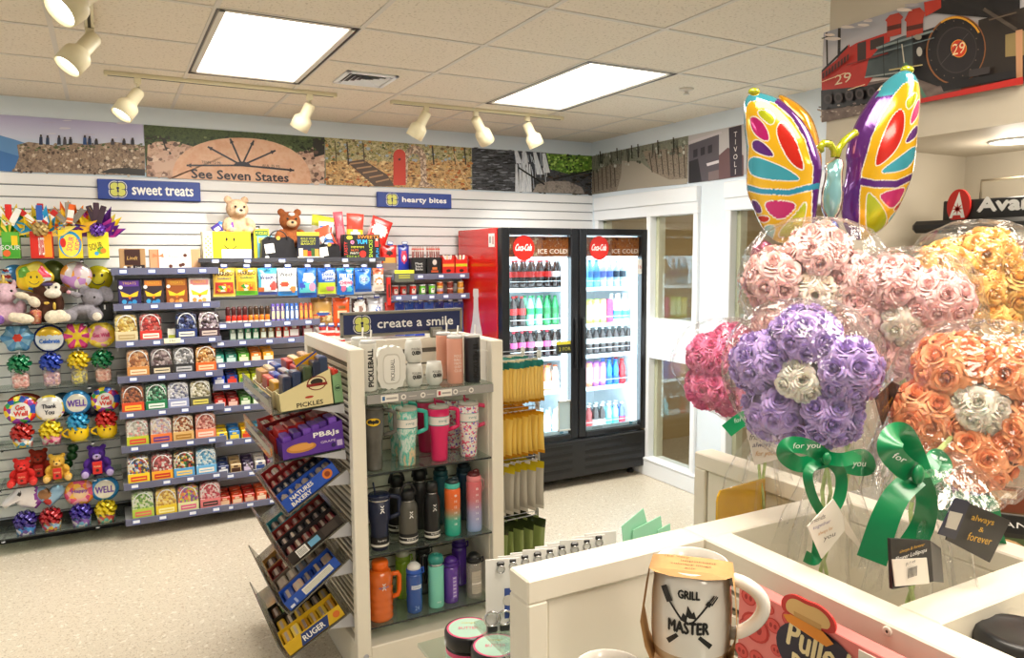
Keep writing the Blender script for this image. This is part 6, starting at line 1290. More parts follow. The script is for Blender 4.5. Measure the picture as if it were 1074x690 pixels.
b = MB(); b.box(a[0], a[1], a[2]-.01, a[3]+.01, ZET-.06, ZET-.012, M_cream, .004); b.build('top_rail', t)
for s, x in ((-1, ex0), ):
 for z in (.35, 1.0): b = MB(); b.lathe([(.012, 0), (.012, .002), (.006, .003)], M_shelf, 12); o = b.build('bolt', t); o.location = (x-cx_+.035, YE-cy_-.0005, .12 if z < .5 else .05); o.rotation_euler = (PI/2, 0, 0)
pa, pb = at_y(357, 328, 3.37), at_y(485.5, 347.5, 3.37); w, h = pb.x-pa.x, pa.z-pb.z
s_ = empty('framed_sign', 'navy sign in a grey frame with clover logo reading create a smile', 'sign', ((pa.x+pb.x)/2, 3.38, ZET-.012)); zc = (pa.z+pb.z)/2-(ZET-.012)
b = MB(); b.box(-w/2+.008, w/2-.008, -.006, .006, zc-h/2+.008, zc+h/2-.008, M_navy); b.build('panel', s_)
b = MB(); M_sgf = mat('sign_frame_grey', '8d8a80', .4, .3)
b.box(-w/2, w/2, -.01, .01, zc-h/2, zc-h/2+.014, M_sgf, .003); b.box(-w/2, w/2, -.01, .01, zc+h/2-.014, zc+h/2, M_sgf, .003); b.box(-w/2, -w/2+.014, -.01, .01, zc-h/2, zc+h/2, M_sgf, .003); b.box(w/2-.014, w/2, -.01, .01, zc-h/2, zc+h/2, M_sgf, .003); b.build('frame', s_)
b = MB(); clover(b, -w*.335, zc, -.0068, h*.34, M_wht, M_lime, M_navy); b.build('clover_logo', s_)
b = MB(); b.text('create a smile', w*.10, zc, -.0072, h*.36, M_wht, w=w*.63, bold=.001); b.build('lettering', s_)
for x in (-w*.38, w*.38): b = MB(); b.box(x-.012, x+.012, -.004, .004, .0, zc-h/2+.01, M_sgf, .002); b.build('stand_leg', s_)
zt0 = 1.262
gs = empty('display_shelf', 'top grey shelf of the end display with a printed price rail', 'shelf', ((ex0+ex1)/2, 3.2, zt0-.012)); x0, x1 = ex0+PT+.002-gs.location.x, ex1-.06-gs.location.x
b = MB(); b.box(x0, x1, YE-.01-3.2, YBP-3.2, 0, .012, M_glassedge); b.build('glass_plate', gs)
b = MB(); b.box(x0, x1, YE-.02-3.2, YE-.011-3.2, -.03, .008, C('9a9896', .3), .002); yl = YE-.0203-3.2; L = x1-x0
for f0, f1, c in ((.10, .23, 'ece8e0'), (.53, .65, 'ece8e0')): b.rect(x0+L*f0, x0+L*f1, -.026, .004, yl, C(c)); b.rect(x0+L*(f0+.01), x0+L*(f0+.03), -.02, -.002, yl-.0003, C('3a6aa0' if f0 < .3 else 'b83a4a')); b.rect(x0+L*(f0+.04), x0+L*(f1-.01), -.016, -.008, yl-.0003, C('a8a4a0'))
for f in (.27, .42, .68, .81): b.disc(x0+L*f, -.011, .012, yl, C('e4e0da'), 14); b.disc(x0+L*f, -.011, .006, yl-.0003, C('8a8886'), 10)
for f in (.34, .48, .74): b.rect(x0+L*(f-.03), x0+L*(f+.03), -.013, -.009, yl, C('c8c4be'))
b.build('price_rail', gs)
for z, n in ((.914, 'upper'), (.559, 'middle'), (.237, 'lowest')):
 glass_shelf(ex0+PT+.002, ex1-.06, YE+.01, YBP-.002, z, '%s clear glass shelf between the end panels of the cream display' % n, 'glass shelves of the end display', .008, False)
YC = 3.075
def cpos(px, z, y=YC, pyz=450): return (at_y(px, pyz, y).x, y, z+.0006)
M_steel = mat('brushed_steel', 'c8c8ca', .25, 1)
def lat(t, name, pr, m, n=28, loc=None, **k): b = MB(); b.lathe(pr, m, n, **k); o = b.build(name, t); return o
def rwrap(b, t_, r, zc, h, w, m, rot=0, bold=0, y=None):
 """lettering wrapped round a cylinder of radius r, centred on the front"""
 vs, fs, (a, bb, c, d) = text_geo(t_); kz = h/(d-c) if not rot else None; cxx, cz = (a+bb)/2, (c+d)/2
 for ox, oz in ([(0, 0)] if not bold else [(-bold, 0), (bold, 0), (0, bold), (0, -bold)]):
  out = []
  for p in vs:
   X, Z = (p.x-cxx), (p.y-cz)
   if rot: X, Z = -Z*h/(d-c), X*w/(bb-a)
   else: X, Z = X*w/(bb-a), Z*h/(d-c)
   X += ox; Z += oz; out.append((r*math.sin(X/r), -r*math.cos(X/r), zc+Z))
  b.add(out, fs, m)
def straw(t, x, y, z0, z1, c, lean=.01): b = MB(); b.tube([(x, y, z0), (x+lean, y, z1)], .004, C(c, .3), 8); return b.build('straw', t)
zt_ = zt0
def slim(label, px, y, h, r, col, txt=None, tc='1a1a1a', strawc='e8e4dc', rough=.35, lid='clear_lid', lettr=None):
 t = empty('skinny_tumbler', label, 'tumbler', cpos(px, zt_, y, 400))
 lat(t, 'body', [(r*.9, 0), (r, .006), (r, h*.97), (r*.97, h)], C(col, rough))
 lat(t, 'lid', [(r*.98, h), (r*1.0, h+.01), (r*.8, h+.014)], mat('clear_lid', 'd8d8d8', .2))
 if strawc: straw(t, r*.2, 0, h*.6, h+.055, strawc)
 if txt: b = MB(); rwrap(b, txt, r*1.055, h*.5, r*.62, h*.78, C(tc), rot=1, bold=.0012); b.build('lettering', t)
 if lettr: b = MB(); lettr(b, r, h); b.build('print', t)
 return t
slim('white skinny tumbler reading PICKLEBALL upright, left end of top display shelf', 386.5, 3.06, .205, .036, 'e2e0d8', 'PICKLEBALL')
slim('white skinny tumbler half behind the white PICKLEBALL tumbler', 378, 3.20, .205, .036, 'd8d6ce')
slim('pink skinny tumbler with white scribble print in front of another pink one', 477.5, 3.05, .205, .036, 'e0a08c', None, lettr=lambda b, r, h: [rwrap(b, s, r*1.012, h*(.62-.08*i), .012, .036, C('f2e4dc')) for i, s in enumerate(('PICKLE', 'BALL', 'MAMA', 'QUEEN', 'CLUB'))])
slim('pink skinny tumbler standing behind to the left of the printed pink tumbler', 466, 3.20, .205, .036, 'd8987f', None)
slim('charcoal black skinny tumbler reading PICKLEBALL at the right end', 495.5, 3.05, .205, .037, '2a2c33', 'PICKLEBALL', '0c0c0e')
t = empty('gift_carton', 'white scalloped gift carton with a window and PICKLEBALL lettering', 'gift carton', cpos(409.5, zt_, 3.07, 400))
b = MB(); w2, h2 = .064, .185; pts = []
for i in range(72):
 a = 2*PI*i/72; ca, sa = math.cos(a), math.sin(a); sq = (abs(ca)**3.2+abs(sa)**3.2)**(-1/3.2); r_ = sq*(1+.035*math.cos(14*a)); pts.append((w2*r_*ca, h2/2+h2/2*r_*sa))
b.prism(pts, -.02, .02, C('e9e7e0', .5)); b.build('carton', t)
b = MB(); pts = [(w2*.62*((abs(math.cos(a))**4+abs(math.sin(a))**4)**-.25)*math.cos(a), h2*.47+h2*.36*((abs(math.cos(a))**4+abs(math.sin(a))**4)**-.25)*math.sin(a)) for a in [2*PI*i/48 for i in range(48)]]
b.fpoly(pts, -.0205, C('d2cfc6')); b.fpoly([(x*.9, (z-h2*.47)*.9+h2*.47) for x, z in pts], -.021, C('f1efe9')); b.text('PICKLEBALL', .004, h2*.45, -.0215, .018, C('2a2a2a'), w=h2*.5, rot=PI/2); b.build('label_card', t)
M_frost = mat('frosted_glass', 'dcdcd6', .35, alpha=1)
def stemless(label, px, zb_, y, flip=False):
 t = empty('stemless_glass', label, 'glass', (at_y(px, 390, y).x, y, zb_+.0006), 0, 'frosted stemless glasses')
 pr = [(.022, 0), (.034, .012), (.039, .045), (.036, .08), (.031, .105)]
 lat(t, 'glass', pr+[(.029, .105), (.034, .08), (.036, .045), (.03, .014), (.001, .01)], M_frost, 24, cap=False)
 b = MB(); rwrap(b, 'PICKLEBALL', .0392, .064, .010, .045, C('3a3a3a')); rwrap(b, 'QUEEN', .0402, .046, .018, .042, C('2a2a2a'), bold=.001); b.build('lettering', t)
stemless('frosted stemless glass reading QUEEN, lower left of the pyramid', 434.5, zt_, 3.06); stemless('frosted stemless glass reading QUEEN, right of the pyramid', 455.5, zt_, 3.06); stemless('frosted stemless glass reading QUEEN, on top of the left one', 434, zt_+.1062, 3.06)
b = MB(); b.box(-.03, .03, -.012, .012, 0, .05, M_sgf, .004); b.box(-.022, .022, -.016, -.012, .008, .04, M_steel, .002); tag(b.build('metal_clip', loc=(at_y(457.5, 360, 3.36).x, 3.36, ZET-.012)), 'grey metal clip on the top rail behind the stemless glasses', 'clip')
def handled(label, px, y, z, h, body, lidc, handle, accents=None, strawc=None, dirx=1, group=None, rot=0):
 t = empty('handled_tumbler', label, 'tumbler', cpos(px, z, y), rot, group); R_ = .047
 lat(t, 'body', [(.034, 0), (.037, .008), (.0395, h*.45), (.046, h*.56), (R_, h*.62), (R_, h*.94)], body, 30)
 lat(t, 'lid', [(R_*1.01, h*.94), (R_*1.02, h*.965), (R_*.92, h*.99), (R_*.4, h)], C(lidc, .25) if isinstance(lidc, str) else lidc, 28)
 b = MB(); pts = []
 for i in range(15):
  u = i/14; pts.append((dirx*(R_-.004+.05*min(1, 2.6*math.sin(PI*u)**.9 if math.sin(PI*u) > 0 else 0)), 0, h*(.52+.40*u)))
 b.tube(pts, .0095, handle, 10); b.build('handle', t)
 if strawc: straw(t, -.012, 0, h*.9, h+.05, strawc, -.012)
 if accents: b = MB(); accents(b, h, R_); b.build('print', t)
 return t
zs_ = .914+.0
M_smoke = mat('smoke_grey_plastic', '5c5a55', .2, coat=.5, noise=.3, nscale=12)
def bat_print(b, h, R_):
 n = 24; r = R_*1.01
 def wrap(pts, rr): return [(rr*math.sin(x/rr), -rr*math.cos(x/rr), h*.76+z) for x, z in pts]
 def patch(pts, rr, m):   # fan from the centre so that it hugs the curve
  c = wrap([(0, 0)], rr)[0]; P = wrap(pts, rr); b.add([c]+P, [(0, 1+i, 1+(i+1) % len(P)) for i in range(len(P))], m)
 patch([(.033*math.cos(2*PI*i/n), .019*math.sin(2*PI*i/n)) for i in range(n)], r, C('141414')); patch([(.031*math.cos(2*PI*i/n), .017*math.sin(2*PI*i/n)) for i in range(n)], r+.0006, C('e8c020'))
 half = [(0, .006), (.002, .009), (.004, .0045), (.009, .0055), (.011, .011), (.022, .008), (.027, .0), (.022, -.0075), (.018, -.003), (.012, -.0035), (.009, -.008), (.005, -.005), (0, -.012)]
 patch(half+[(-x, z) for x, z in half[-2:0:-1]], r+.0012, C('141414'))
handled('smoky grey handled tumbler with a yellow and black bat emblem', 391.5, 3.07, zs_, .285, M_smoke, M_smoke, M_smoke, bat_print, None, rot=-.28)
M_marble = cmix('teal_marble_wrap', ['3fb8a8', '58c8b8', 'dfe8e0', '48bfb0', 'e8c8a0', '3aa898', 'e0d8e8'], 14, .25, kind='noise', stretch=(1, 1, .5))
def band_print(c1, c2, tx): return lambda b, h, R_: (b.lathe([(R_*1.008, h*.66), (R_*1.008, h*.80)], C(c1), 28, cap=False), b.lathe([(R_*1.012, h*.645), (R_*1.012, h*.66)], C(c2), 28, cap=False), b.lathe([(R_*1.012, h*.80), (R_*1.012, h*.81)], C(c2), 28, cap=False), rwrap(b, tx, R_*1.014, h*.73, .014, .04, C('4a8a90')))
M_tealp = C('3ab4a4', .3); M_pinkp = mat('hot_pink_tumbler', 'd81f60', .35)
handled('teal marbled handled tumbler with white band and teal straw', 426.5, 3.07, zs_, .262, M_marble, 'b8b4a8', M_tealp, band_print('e8e4dc', '2f8a88', 'swig'), '3ab4a4')
handled('teal marbled handled tumbler half hidden behind the front teal one', 418, 3.24, zs_, .262, M_marble, 'b8b4a8', M_tealp, None, None)
handled('hot pink handled tumbler with white band and pink straw', 460.5, 3.07, zs_, .255, M_pinkp, 'a8a098', M_pinkp, band_print('e8e0dc', '3f9a98', 'swig'), 'd81f60')
handled('hot pink handled tumbler half hidden behind the front pink one', 447, 3.24, zs_, .255, mat('deep_pink_tumbler', 'b81a50', .35), 'a8a098', M_pinkp, None, None)
M_conf = cmix('confetti_wrap', ['e8e2dc', 'e8e2dc', 'd8486a', 'e8e2dc', '8a6ac0', 'e8e2dc', 'e8e2dc', 'e87a9a'], 130, .3)
handled('white confetti handled tumbler with pink handle at the right end', 491.5, 3.07, zs_, .255, M_conf, 'b0a8a0', C('d8406a', .3), band_print('e8e2dc', '3f9a98', 'swig'), 'd8406a')
handled('white confetti handled tumbler half hidden behind the front confetti one', 476, 3.24, zs_, .25, M_conf, 'b0a8a0', C('c83a62', .3), None, 'c83a62')
zs_ = .559
def logo_fig(b, r, z, s, m=M_wht):
 for a0, a1 in (((0, .5), (.35, .9)), ((0, .5), (-.35, .9)), ((-.4, -.6), (0, 0)), ((.4, -.6), (0, 0)), ((-.35, .2), (.35, .2))):
  (xa, za), (xb, zb_) = a0, a1; dx, dz = xb-xa, zb_-za; L = math.hypot(dx, dz); nx, nz = -dz/L*.09, dx/L*.09
  P = [((xa+nx)*s, (za+nz)*s), ((xb+nx)*s, (zb_+nz)*s), ((xb-nx)*s, (zb_-nz)*s), ((xa-nx)*s, (za-nz)*s)]
  b.add([(r*math.sin(x/r), -r*math.cos(x/r), z+q) for x, q in P], [(0, 1, 2, 3)], m)
def flask(label, px, y, h, r, col, cap, loop=None, strap=False, sleeve=True, group=None, fig=True):
 t = empty('steel_bottle', label, 'bottle', cpos(px, zs_, y, 560), 0, group); bm = C(col, .4) if isinstance(col, str) else col
 lat(t, 'body', [(r*.92, 0), (r, .006), (r, h*.66), (r*.93, h*.72), (r*.7, h*.79), (r*.68, h*.80)], bm, 28)
 lat(t, 'steel_ring', [(r*.71, h*.795), (r*.71, h*.815)], M_steel, 24)
 lat(t, 'cap', [(r*.74, h*.815), (r*.76, h*.94), (r*.6, h*.99), (r*.2, h)], C(cap, .4), 24)
 if loop: b = MB(); b.tube([(r*.85*math.cos(PI*i/12), 0, h*.88+.055*math.sin(PI*i/12)) for i in range(13)], .006, C(loop, .5), 8); b.build('carry_loop', t)
 if sleeve: b = MB(); b.lathe([(r*1.02, h*.03), (r*1.02, h*.22)], C('17171a'), 26, cap=False); b.lathe([(r*1.022, h*.14), (r*1.022, h*.155)], C('d8d4ce'), 26, cap=False); b.lathe([(r*1.022, h*.05), (r*1.022, h*.09)], C('dedad2'), 26, cap=False); rwrap(b, 'hydro', r*1.026, h*.118, .012, r*1.0, M_wht); b.build('paper_sleeve', t)
 if fig: b = MB(); logo_fig(b, r*1.004, h*.56, .02); b.build('logo', t)
 return t
t = handled('navy handled steel tumbler with a straw at the left of the bottle shelf', 395.5, 3.06, zs_, .25, C('1c2440', .4), '1c2440', C('1c2440', .45), None, '1c2440')
b = MB(); logo_fig(b, .0475, .185, .022); b.lathe([(.0475, .222), (.0475, .228)], M_steel, 28, cap=False); b.lathe([(.0405, .015), (.0405, .062)], C('17171a'), 26, cap=False); b.lathe([(.041, .02), (.041, .03)], C('dedad2'), 26, cap=False); rwrap(b, 'hydro', .041, .047, .01, .04, M_wht); b.build('print', t)
flask('olive grey steel bottle with black cap and carry loop', 428.5, 3.06, .245, .042, '55534c', '17171a', '17171a')
flask('black steel bottle standing behind the navy tumbler and olive bottle', 417, 3.22, .265, .042, '1a1a1c', '141416', '141416', sleeve=True, fig=False)
flask('tall black steel bottle in front row with white sleeve print', 453.5, 3.06, .265, .036, '19191b', '141416', None)
flask('black steel bottle behind, between olive and black front bottles', 441, 3.22, .28, .042, '1c1c1e', '141416', '141416', fig=False, sleeve=False)
def ombre(label, px, y, h, r, stops, capc, capc2, loop, name, marks=True):
 t = empty('sports_bottle', label, 'bottle', cpos(px, zs_, y, 560))
 lat(t, 'body', [(r*.9, 0), (r, .008), (r, h*.42), (r*.97, h*.45), (r, h*.48), (r, h*.80), (r*.86, h*.84)], grad(name, stops, 'Z', 0, h*.82, .3), 26)
 lat(t, 'collar', [(r*.9, h*.83), (r*.95, h*.845), (r*.95, h*.90), (r*.8, h*.92)], C(capc, .35), 24)
 b = MB(); b.lathe([(r*.8, h*.91), (r*.82, h*.95), (r*.5, h*.985), (r*.2, h*.99)], C(capc2, .35), 20); b.ell((r*.3, 0, h*.975), (r*.5, r*.3, .012), C(capc2, .35)); b.build('flip_lid', t)
 if loop: b = MB(); b.tube([(r*.9, 0, h*.87), (r*1.35, 0, h*.82), (r*1.5, 0, h*.7), (r*1.25, 0, h*.62), (r*1.15, 0, h*.72), (r*.95, 0, h*.86)], .0025, C(loop), 6); b.build('wrist_strap', t)
 if marks:
  b = MB()
  for k in range(6): rwrap(b, '%d' % (8+2*k), r*1.006, h*(.72-.1*k), .011, .012, M_wht); b.add([((r*1.004)*math.sin(x/r), -(r*1.004)*math.cos(x/r), h*(.72-.1*k)+q-.012) for x, q in ((-.018, 0), (.018, 0), (.018, .0015), (-.018, .0015))], [(0, 1, 2, 3)], M_wht)
  b.build('time_marks', t)
ombre('orange to teal faded sports bottle with dark flip lid', 475, 3.06, .265, .037, [(0, '1fae98'), (.35, '48a890'), (.62, 'd8703a'), (1, 'ee6a2c')], '48b8a8', '24343a', None, 'orange_teal_fade')
ombre('rose to pale blue faded sports bottle with wrist strap at the right', 497.5, 3.06, .285, .036, [(0, '98b0e0'), (.4, 'a8a0c8'), (.65, 'c87880'), (1, 'd86a70')], 'e88a90', '5a2024', 'd8a0a0', 'rose_blue_fade')
ombre('dark teal sports bottle behind the orange to teal bottle', 463, 3.23, .28, .037, [(0, '14404a'), (1, '1a5560')], '1a4a54', '142a30', None, 'dark_teal_a', False)
ombre('dark blue sports bottle behind the rose to blue bottle', 487, 3.23, .28, .037, [(0, '182a3c'), (1, '1d3a50')], '1a3444', '142430', None, 'dark_blue_a', False)
zs_ = .237
M_orange = mat('orange_clear_plastic', 'd8651a', .15, coat=.6)
t = empty('water_jug', 'big orange ribbed water jug with side handle on the lowest shelf', 'bottle', cpos(399, zs_, 3.07, 620))
h, r = .265, .055; pr = [(r*.9, 0), (r, .01)]
for k in range(5): z = h*(.08+.12*k); pr += [(r, z), (r*.94, z+.008), (r, z+.016)]
lat(t, 'body', pr+[(r, h*.74), (r*.8, h*.84), (r*.6, h*.86)], M_orange, 28); lat(t, 'screw_cap', [(r*.66, h*.85), (r*.68, h*.96), (r*.6, h)], C('ee6a14', .35), 28)
b = MB(); b.tube([(r*.9, 0, h*.72), (r*1.5, 0, h*.72), (r*1.62, 0, h*.66), (r*1.6, 0, h*.42), (r*1.45, 0, h*.34), (r*.95, 0, h*.32)], .0105, C('ee6a14', .35), 10); b.build('handle', t)
b = MB(); logo_fig(b, r*1.002, h*.6, .02, C('f0ece4')); rwrap(b, 'splash', r*1.004, h*.6, .014, .045, C('2a6ab0')); b.build('logo', t)
def plast(label, px, y, h, r, body, cap, kind='flip', sticker=None, mats=None, capc2=None):
 t = empty('water_bottle', label, 'bottle', cpos(px, zs_, y, 620)); m = mats or mat('plastic_'+body, body, .15, coat=.5)
 lat(t, 'body', [(r*.9, 0), (r, .006), (r, h*.3), (r*.95, h*.34), (r, h*.4), (r, h*.72), (r*.9, h*.8)], m, 24)
 lat(t, 'collar', [(r*.92, h*.79), (r*.98, h*.80), (r*.98, h*.86), (r*.85, h*.88)], C(cap, .35), 24)
 b = MB(); b.lathe([(r*.86, h*.87), (r*.84, h*.93), (r*.45, h*.99), (r*.1, h)], C(capc2 or cap, .35), 22); b.build('flip_lid', t)
 b = MB(); b.tube([(r*.9, 0, h*.84), (r*1.25, 0, h*.86), (r*1.3, 0, h*.76), (r*.95, 0, h*.74)], .004, C(cap, .4), 8); b.build('carry_loop', t)
 if sticker: b = MB(); sticker(b, r, h); b.build('sticker', t)
def wrap_rect(b, r, x0, x1, z0, z1, m, n=6):
 for i in range(n):
  a, c = x0+(x1-x0)*i/n, x0+(x1-x0)*(i+1)/n; b.add([(r*math.sin(a/r), -r*math.cos(a/r), z0), (r*math.sin(c/r), -r*math.cos(c/r), z0), (r*math.sin(c/r), -r*math.cos(c/r), z1), (r*math.sin(a/r), -r*math.cos(a/r), z1)], [(0, 1, 2, 3)], m)
plast('blue water bottle with white flip lid on the lowest shelf', 434.5, 3.06, .228, .036, '1d4fa0', '2a58b8', sticker=lambda b, r, h: (wrap_rect(b, r*1.004, -.025, .025, h*.5, h*.58, C('d8e0ec')), rwrap(b, 'CONTIGO', r*1.008, h*.54, .01, .04, C('2a4a90')), rwrap(b, '24', r*1.004, h*.12, .02, .02, C('8ab0e0'))), capc2='e8e8e6')
plast('lime green water bottle behind the orange jug and blue bottle', 423, 3.22, .23, .036, '8aae2a', '9aba3a', capc2='d8d8c8')
plast('black water bottle behind the blue and mint bottles', 444, 3.22, .25, .036, '1d1f24', '17191c')
t = empty('steel_bottle', 'mint green steel bottle with teal screw lid on the lowest shelf', 'bottle', cpos(457.5, zs_, 3.06, 620)); h, r = .245, .036
lat(t, 'body', [(r*.92, 0), (r, .006), (r, h*.76), (r*.9, h*.8)], C('7fd0bc', .35), 26); lat(t, 'steel_ring', [(r*.93, h*.80), (r*.93, h*.84)], M_steel, 24); lat(t, 'screw_lid', [(r*.97, h*.84), (r*1.0, h*.90), (r*.9, h*.97), (r*.5, h)], C('2f8a80', .35), 24)
b = MB(); b.tube([(-r*.7, 0, h*.96), (0, -r*.2, h*1.02), (r*.75, 0, h*.96)], .005, C('2f8a80', .35), 8); b.build('carry_loop', t); b = MB(); rwrap(b, 'swig', r*1.004, h*.12, .012, .02, C('e8f4f0')); b.build('logo', t)
plast('purple water bottle with white volume marks, front row', 473, 3.07, .215, .036, '5a2f9a', '4a2488', sticker=lambda b, r, h: (wrap_rect(b, r*1.004, -.006, .016, h*.12, h*.6, C('8a6ac0')), [wrap_rect(b, r*1.006, -.003, .012, h*(.16+.08*k), h*(.16+.08*k)+.003, M_wht) for k in range(6)]))
plast('purple water bottle behind the front purple one', 482, 3.22, .24, .037, '4a2690', '3f2080')
M_clr2 = clear('clear_bottle_plastic', 'e4e0d8', .12, .08, dens=.22)
plast('clear water bottle with black lid and white paper insert at the right end', 497.5, 3.06, .215, .037, 'c8c4bc', '1a1a1c', mats=M_clr2, sticker=lambda b, r, h: (wrap_rect(b, r*.97, -.026, .026, h*.12, h*.62, C('e4e0d8')), [wrap_rect(b, r*1.003, -.02, .018, h*(.2+.06*k), h*(.2+.06*k)+.0025, C('9a968e')) for k in range(6)]))
trays = [(.565, 1.20, .860, 1.222), (.563, 1.0, .860, 1.024), (.601, .773, .860, .938), (.611, .546, .860, .71), (.598, .35, .860, .543), (.587, .156, .860, .302)]
tn = ['top', 'second', 'third', 'fourth', 'fifth', 'lowest']; TY0, TY1 = 3.07, 3.78
M_acr = clear('grey_acrylic', 'c9c6ba', .12, .08, dens=.12)
TR = []
for (x0, z0, x1, z1), n in zip(trays, tn):
 L = math.hypot(x1-x0, z1-z0)-.004; a = math.atan2(z1-z0, x1-x0)
 t = empty('snack_tray', '%s tray on the slatted left side of the cream display' % n, 'tray', (x0, TY0, z0), 0, 'slanted snack trays'); t.rotation_euler = (0, -a, 0)
 b = MB(); b.box(0, L, 0, TY1-TY0, -.006, 0, M_acr); b.box(-.001, L-.02, -.0012, 0, -.006, 0, M_dkedge if n in ('top', 'second') else M_acr); b.build('tray_plate', t)
 b = MB(); b.box(-.006, 0, 0, TY1-TY0, -.006, .075, M_acr); b.box(-.0068, -.006, .05, TY1-TY0-.05, .02, .05, mat('tray_label_strip', 'a9a79c', .4)); b.build('front_lip', t)
 for y in (.002, TY1-TY0-.006):
  b = MB(); b.M = Matrix.Rotation(a, 4, 'Y'); P = lambda u, v: (u*math.cos(a)-v*math.sin(a), u*math.sin(a)+v*math.cos(a))
  zoff = 0; pl = [(L-.09, -.007), (L-.001, -.007), (L-.001+.0, .0)]
  b.M = Matrix.Identity(4)
  if a > .3: b.prism([(L-.11, -.0065), (L-.005, -.085), (L-.002, -.0065)], y, y+.004, M_shelf)
  else: b.prism([(L-.14, -.0065), (L-.003, -.05), (L-.003, -.0065)], y, y+.004, M_shelf)
  b.build('bracket', t)
 TR.append((Vector((x0, TY0, z0)), a, L))
def carton(tray, u0, u1, v0, v1, h0, h1, label, col, bars, face=None, barsh=.03, n=None, group='snack cartons in the slanted trays', name='snack_carton', upright=False, hb=None):
 """open carton lying in a tray: u along the slope (from the lip), v along the aisle, h0/h1 wall height at lip / display side"""
 p, a, L = TR[tray]; t = empty(name, label, 'snack carton', p+Vector((0, v0, 0))+Vector((-math.sin(a)*.0006, 0, math.cos(a)*.0006)), 0, group); t.rotation_euler = (0, -a, 0)
 w = v1-v0; m = C(col, .45); b = MB(); th = .003
 b.box(u0, u1, 0, w, 0, th, m); b.prism([(u0, 0), (u1, 0), (u1, h1), (u0, h0)], 0, th, m); b.prism([(u0, 0), (u1, 0), (u1, h1), (u0, h0)], w-th, w, m)
 b.box(u0, u0+th, th, w-th, 0, h0, m); b.box(u1-th, u1, th, w-th, 0, h1 if hb is None else hb, m); b.build('carton', t)
 if face: b = MB(); face(b, u0, u1, h0, h1); b.build('carton_print', t)
 if bars:
  n = n or max(3, int((u1-u0)/.035))
  for i in range(n):
   u = u0+th+.004+(u1-u0-2*th-.008)*(i+.5)/n; hh = (h0+(h1-h0)*(i+.5)/n)
   b = MB(); du = (u1-u0)/n*.42; c = bars[i % len(bars)]; pk = C(c, .3, coat=.4)
   if upright:
    b.M = Matrix.Translation((u, w/2, 0)) @ Matrix.Rotation(rnd.uniform(-.12, .12), 4, 'Y'); H_ = hh+barsh; b.box(-du, du, -w*.42, w*.42, th, H_, pk, .005); b.box(-du-.0004, du+.0004, -w*.25, w*.25, H_*.45, H_*.75, C('d8d0c0')) if i % 2 else None
   else: b.box(u-du, u+du, th+.003, w-th-.003, th, hh-.012+rnd.uniform(-.003, .004), pk, .006); b.box(u-du*.3, u+du*.3, w*.2, w*.8, th, hh-.0105+.004, C(['a8978a', 'b8a894', '8f7f78', 'c0a890'][i % 4]))
   b.build('snack_bar', t)
 return t
def ftext(*rows): return lambda b, u0, u1, h0, h1: [b.text(s, u0+(u1-u0)*fu, fz*h1, -.0006-.0002*i, fh*h1, C(c), w=(u1-u0)*fw, bold=.0008) for i, (s, c, fu, fz, fw, fh) in enumerate(rows)]
TL = TR[0][2]
def pick(b, u0, u1, h0, h1):
 W_ = u1-u0; b.text('PICKLES', u0+W_*.55, h0*.25, -.0006, .018, C('2a2418'), w=W_*.5, bold=.0006); b.disc(u0+W_*.72, h1*.66, W_*.19, -.0006, C('7a1c14'), 20, .03); b.disc(u0+W_*.72, h1*.66, W_*.165, -.0009, C('e8dcae'), 20, .026); b.disc(u0+W_*.72, h1*.70, W_*.12, -.0012, C('2a2418'), 16, .014); b.rect(u0+W_*.52, u0+W_*.92, h1*.58, h1*.66, -.0014, C('8a1c14')); b.disc(u0+W_*.55, h0*.62, .018, -.0006, C('b83a24'), 14, .005)
t = carton(0, .03, .245, .0, .10, .075, .15, 'cream pickle carton with dark pouches at the near end of the top tray', 'e8dba6', ['1f2a4a', '24345a', '3a4a2a', '1a2440', '2a3a5a'], pick, .06, 5, upright=True)
carton(0, .225+.026, .288, .0, .09, .12, .13, 'green snack carton with a round badge beside the cream pickle carton', '7fa878', ['c8281e', 'e04a3a'], lambda b, u0, u1, h0, h1: (b.disc((u0+u1)/2, h1*.5, (u1-u0)*.36, -.0006, C('2a4a34'), 18), b.disc((u0+u1)/2, h1*.5, (u1-u0)*.32, -.0009, C('86b080'), 18), b.rect((u0+u1)/2-.009, (u0+u1)/2+.009, h1*.46, h1*.54, -.0012, C('2a4a34'))), .02, 2, upright=True)
carton(0, .02, .27, .11, .24, .07, .15, 'carton of yellow lidded snack pouches behind the pickle carton', 'd8c8a0', ['c8921f', '24307a', '2a3a2a', 'b8862a', '1f3078'], None, .03, 6, upright=True)
carton(0, .02, .27, .25, .40, .06, .12, 'carton of red and blue snack pouches in the middle of the top tray', 'd8d0c0', ['b82a26', '24309a', '8a7a7a', 'c03a30', '6a244a'], None, .04, 6, upright=True)
carton(0, .02, .27, .41, .56, .06, .12, 'carton of tan and white snack pouches at the far end of the top tray', 'e0d4b8', ['b88a5a', 'c8b8a0', '2a4a9a', 'b03028', 'd0b080'], None, .05, 6, upright=True)
q = MB(); q.box(0, .10, 0, .003, 0, .05, C('e8a814'), .001); q.prism([(0, .012), (.1, .045), (.1, .052), (0, .02)], -.001, 0, C('2a4aa0')); tag(q.build('header_card', loc=(TR[0][0].x+.125, TY0+.117, 1.20+.155)), 'orange and blue slanted header card behind the pickle pouches', 'header card').rotation_euler = (0, -.3, 0)
